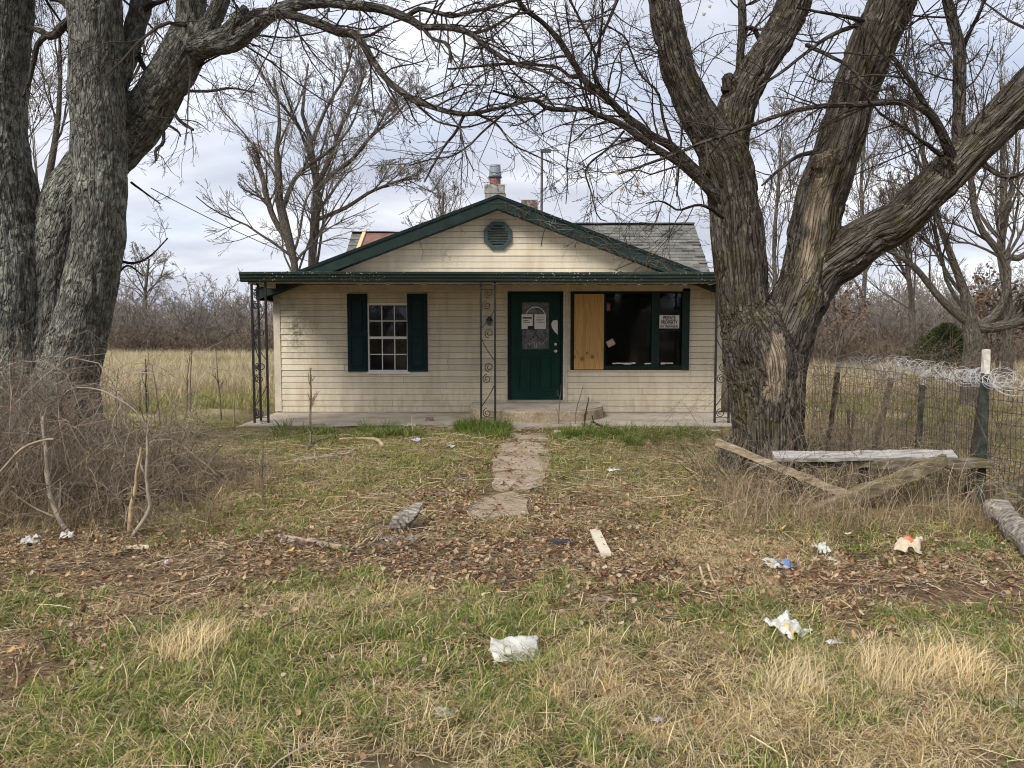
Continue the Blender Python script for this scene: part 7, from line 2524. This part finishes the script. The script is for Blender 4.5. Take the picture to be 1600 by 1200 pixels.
tag(MB().prism([(c_[0] - 0.03, c_[1] - 0.02, c_[2] + 0.008), (c_[0] + 0.03, c_[1] - 0.015, c_[2] + 0.012), (c_[0] + 0.02, c_[1] + 0.03, c_[2] + 0.012), (c_[0] - 0.025, c_[1] + 0.02, c_[2] + 0.01)], (0, 0, -0.01)).build('shingle_scrap', M['shingle_scrap']), 'tiny grey roofing scrap below the larger one', 'roofing scrap')
c_ = on_ground(G(680, 651), 0.0)
MBk = MB().box((c_[0] - 0.07, 13.2, 0.036), (c_[0] + 0.06, 13.28, 0.09))
tag(MBk.build('brick', M['brick_red']), 'loose red brick lying on the porch slab left of the step', 'brick')


def crumple(name, label, u, v, w_, d_, hgt, mat, seed, n=12, yaw=0.0, cat='litter', tilt=0.0, fold=1.0, mats=None, torn=0.12):
    """thin creased sheet lying on the ground"""
    rg_ = np.random.default_rng(seed)
    c_ = G(u, v)
    gx_, gy_ = np.meshgrid(np.linspace(-0.5, 0.5, n), np.linspace(-0.5, 0.5, n), indexing='ij')
    edge = 1 + torn * (fbm(np.stack([np.arctan2(gy_, gx_) * 1.5, np.full_like(gx_, seed * 1.3), np.zeros_like(gx_)], -1), 2, seed) - 0.5) * 2
    x = gx_ * w_ * edge
    y = gy_ * d_ * edge
    f1 = np.abs(((gx_ * rg_.uniform(1, 2.4) + gy_ * rg_.uniform(-2, 2) + rg_.random()) * 2) % 2 - 1)
    f2 = np.abs(((gx_ * rg_.uniform(-2.5, 2.5) + gy_ * rg_.uniform(1, 3) + rg_.random()) * 2.3) % 2 - 1)
    z = hgt * fold * (0.55 * f1 * f2 + 0.6 * fbm(np.stack([gx_ * 4, gy_ * 4, np.full_like(gx_, seed * 2.1)], -1), 3, seed)) * (1 - 1.2 * np.maximum(np.abs(gx_), np.abs(gy_)) ** 3)
    x = x + (fbm(np.stack([gx_ * 5, gy_ * 5, np.full_like(gx_, 7.0)], -1), 2, seed + 1) - 0.5) * hgt * 0.8
    z = z + tilt * gy_ * d_
    cy, sy = math.cos(yaw), math.sin(yaw)
    X = c_[0] + x * cy - y * sy
    Y = c_[1] + x * sy + y * cy
    Z = gh(X, Y) + 0.012 + np.maximum(z, 0) + abs(tilt) * d_ * 0.5
    idx_ = np.arange(n * n).reshape(n, n)
    q = np.stack([idx_[:-1, :-1], idx_[1:, :-1], idx_[1:, 1:], idx_[:-1, 1:]], -1).reshape(-1, 4)
    m_ = MB().add(np.stack([X, Y, Z], -1).reshape(-1, 3), q)
    if mats:
        sel = mats[1](gx_[:-1, :-1] + 0.5 / n, gy_[:-1, :-1] + 0.5 / n).ravel()
        m_.qm = [sel.astype(int)]
        o = m_.build(name, [M[mat], *[M[k_] for k_ in mats[0]]], smooth=True)
    else:
        o = m_.build(name, M[mat], smooth=True)
    sol = o.modifiers.new('thickness', 'SOLIDIFY')
    sol.thickness = 0.0012
    return tag(o, label, cat)


plain('plastic_blue', (0.10, 0.22, 0.55), 0.35, 0.3, 25, 0.5, 0.2)
plain('plastic_yellow', (0.55, 0.44, 0.14), 0.4, 0.2, 25, 0.5, 0.2)
plain('foil_orange', (0.48, 0.13, 0.06), 0.35, 0.25, 25, 0.5, 0.2)
plain('plastic_lilac', (0.58, 0.50, 0.66), 0.4, 0.2, 25, 0.5, 0.2)
crumple('plastic_sheet', 'grey-white plastic sheet lying flat in the green grass', 804, 1036, 0.235, 0.19, 0.05, 'plastic_grey', 1, 20, 0.10, 'plastic sheet', 0.24, 0.8, torn=0.05)
crumple('plastic_bag', 'crumpled white bag with a yellow band near the cane stubs', 1231, 1002, 0.17, 0.17, 0.085, 'plastic_white', 2, 18, 0.5, 'bag', 0.25, 1.2, mats=(['plastic_yellow'], lambda a, b: (np.abs(a - 0.25 * b + 0.12) < 0.07) & (b < 0.1)))
crumple('plastic_bag', 'crumpled blue and white wrapper at the edge of the fence weeds', 1218, 890, 0.18, 0.14, 0.05, 'plastic_grey', 3, 16, 0.1, 'wrapper', 0.1, 1.2, mats=(['plastic_blue'], lambda a, b: (a + 0.4 * b > 0.08)))
crumple('plastic_cup', 'squashed clear plastic cup right of the blue wrapper', 1284, 868, 0.10, 0.10, 0.07, 'plastic_grey', 4, 12, 0.4, 'cup', 0.2, 1.4)
crumple('plastic_scrap', 'milky plastic scrap below the squashed cup', 1298, 876, 0.11, 0.08, 0.03, 'plastic_white', 5, 10, -0.3)
crumple('snack_packet', 'torn orange and white snack packet in the fence weeds', 1418, 872, 0.16, 0.13, 0.10, 'cardboard', 6, 16, -0.5, 'packet', 0.5, 1.2, mats=(['foil_orange'], lambda a, b: (b > 0.12) & (np.abs(a) < 0.36)))
crumple('paper_scrap', 'white paper scrap under the cane stubs', 1157, 931, 0.075, 0.07, 0.03, 'paper_dirty', 7, 10, 0.3)
crumple('paper_scrap', 'small white scrap right of the yellow-banded bag', 1303, 1015, 0.075, 0.05, 0.02, 'plastic_white', 8, 10, 0.1)
crumple('paper_scrap', 'folded whitish wrapper in the grass below the flat plastic sheet', 697, 1126, 0.085, 0.07, 0.03, 'plastic_grey', 9, 12, -0.2)
crumple('paper_scrap', 'little white scrap low in the front grass beside the foil', 931, 1169, 0.035, 0.05, 0.03, 'plastic_white', 10, 8, 0.2)
crumple('paper_scrap', 'pale blue-white scrap in the grass left of the bleached clumps', 1027, 1137, 0.05, 0.035, 0.02, 'plastic_lilac', 11, 8, 0.0)
crumple('foil_scrap', 'dark shiny foil scrap in the front grass', 782, 1174, 0.045, 0.05, 0.03, 'foil_dark', 12, 10, 0.7, 'foil')
crumple('foil_scrap', 'blackened scrap in the green grass left of the folded wrapper', 606, 1100, 0.05, 0.04, 0.02, 'foil_dark', 13, 8, 0.2, 'foil')
crumple('paper_scrap', 'crumpled white paper at the foot of the bramble heap', 50, 856, 0.12, 0.10, 0.06, 'paper_dirty', 14, 14, 0.3, tilt=0.2)
crumple('carton_scrap', 'torn pale carton flap against the bramble heap', 104, 850, 0.085, 0.06, 0.03, 'paper_dirty', 15, 8, 0.2, 'carton', 0.6)
crumple('cardboard_strip', 'tan cardboard strip in the leaves below the saplings', 212, 862, 0.20, 0.07, 0.03, 'cardboard', 16, 12, 0.15, 'cardboard', 0.15)
crumple('paper_scrap', 'tiny lilac-white scrap on the bare brown soil', 261, 886, 0.03, 0.045, 0.03, 'plastic_lilac', 17, 8, 0.1, tilt=0.3)
crumple('paper_scrap', 'white scrap in the yard right of the path', 960, 739, 0.14, 0.10, 0.05, 'plastic_white', 18, 10, 0.2)
crumple('paper_scrap', 'white scrap at the grass fringe right of the path head', 875, 676, 0.16, 0.14, 0.05, 'plastic_white', 19, 10, 0.4)
crumple('paper_scrap', 'bluish-white tissue in the grass left of the path head', 704, 701, 0.11, 0.11, 0.06, 'plastic_white', 20, 10, 0.0)
crumple('paper_scrap', 'second crumpled tissue beside the single pale stalk', 651, 692, 0.11, 0.12, 0.08, 'plastic_lilac', 21, 10, 0.9)
crumple('cloth_scrap', 'grey rag on the slab edge above the pale stalk', 638, 669, 0.2, 0.16, 0.09, 'plastic_grey', 22, 12, 0.3, 'rag')
crumple('paper_scrap', 'white litter at the foot of the iron corner post', 406, 665, 0.14, 0.1, 0.07, 'plastic_white', 23, 10, 0.5)
crumple('paper_scrap', 'white scrap below the right iron post', 1118, 674, 0.13, 0.08, 0.03, 'plastic_white', 24, 8, 0.2)
crumple('plastic_scrap', 'grey roofing-like flake in the yard right of the path', 913, 752, 0.10, 0.07, 0.02, 'shingle_scrap', 25, 8, 0.1)
crumple('fallen_leaf', 'large round yellow leaf beside the bleached blond grass clump', 340, 1006, 0.055, 0.05, 0.012, 'yellow_leaf', 26, 9, 0.3, 'leaf', 0.35, torn=0.05)
crumple('fallen_leaf', 'broad orange-brown leaf in the bottom left grass', 268, 1195, 0.075, 0.055, 0.02, 'rust_leaf', 27, 9, 0.5, 'leaf', 0.2)
crumple('fallen_leaf', 'pale tan leaf standing in the grass by the bleached clump', 385, 1082, 0.05, 0.035, 0.02, 'cardboard', 28, 9, 0.7, 'leaf', 0.3)
crumple('paper_scrap', 'weathered white scrap in the grass below the yellow leaf', 392, 1086, 0.06, 0.05, 0.03, 'plastic_white', 29, 10, 0.1)
crumple('fallen_leaf', 'dull mauve dead leaf at the right edge of the bleached clumps', 1583, 1120, 0.08, 0.07, 0.03, 'flat_stone', 30, 9, 0.7, 'leaf', 0.3)
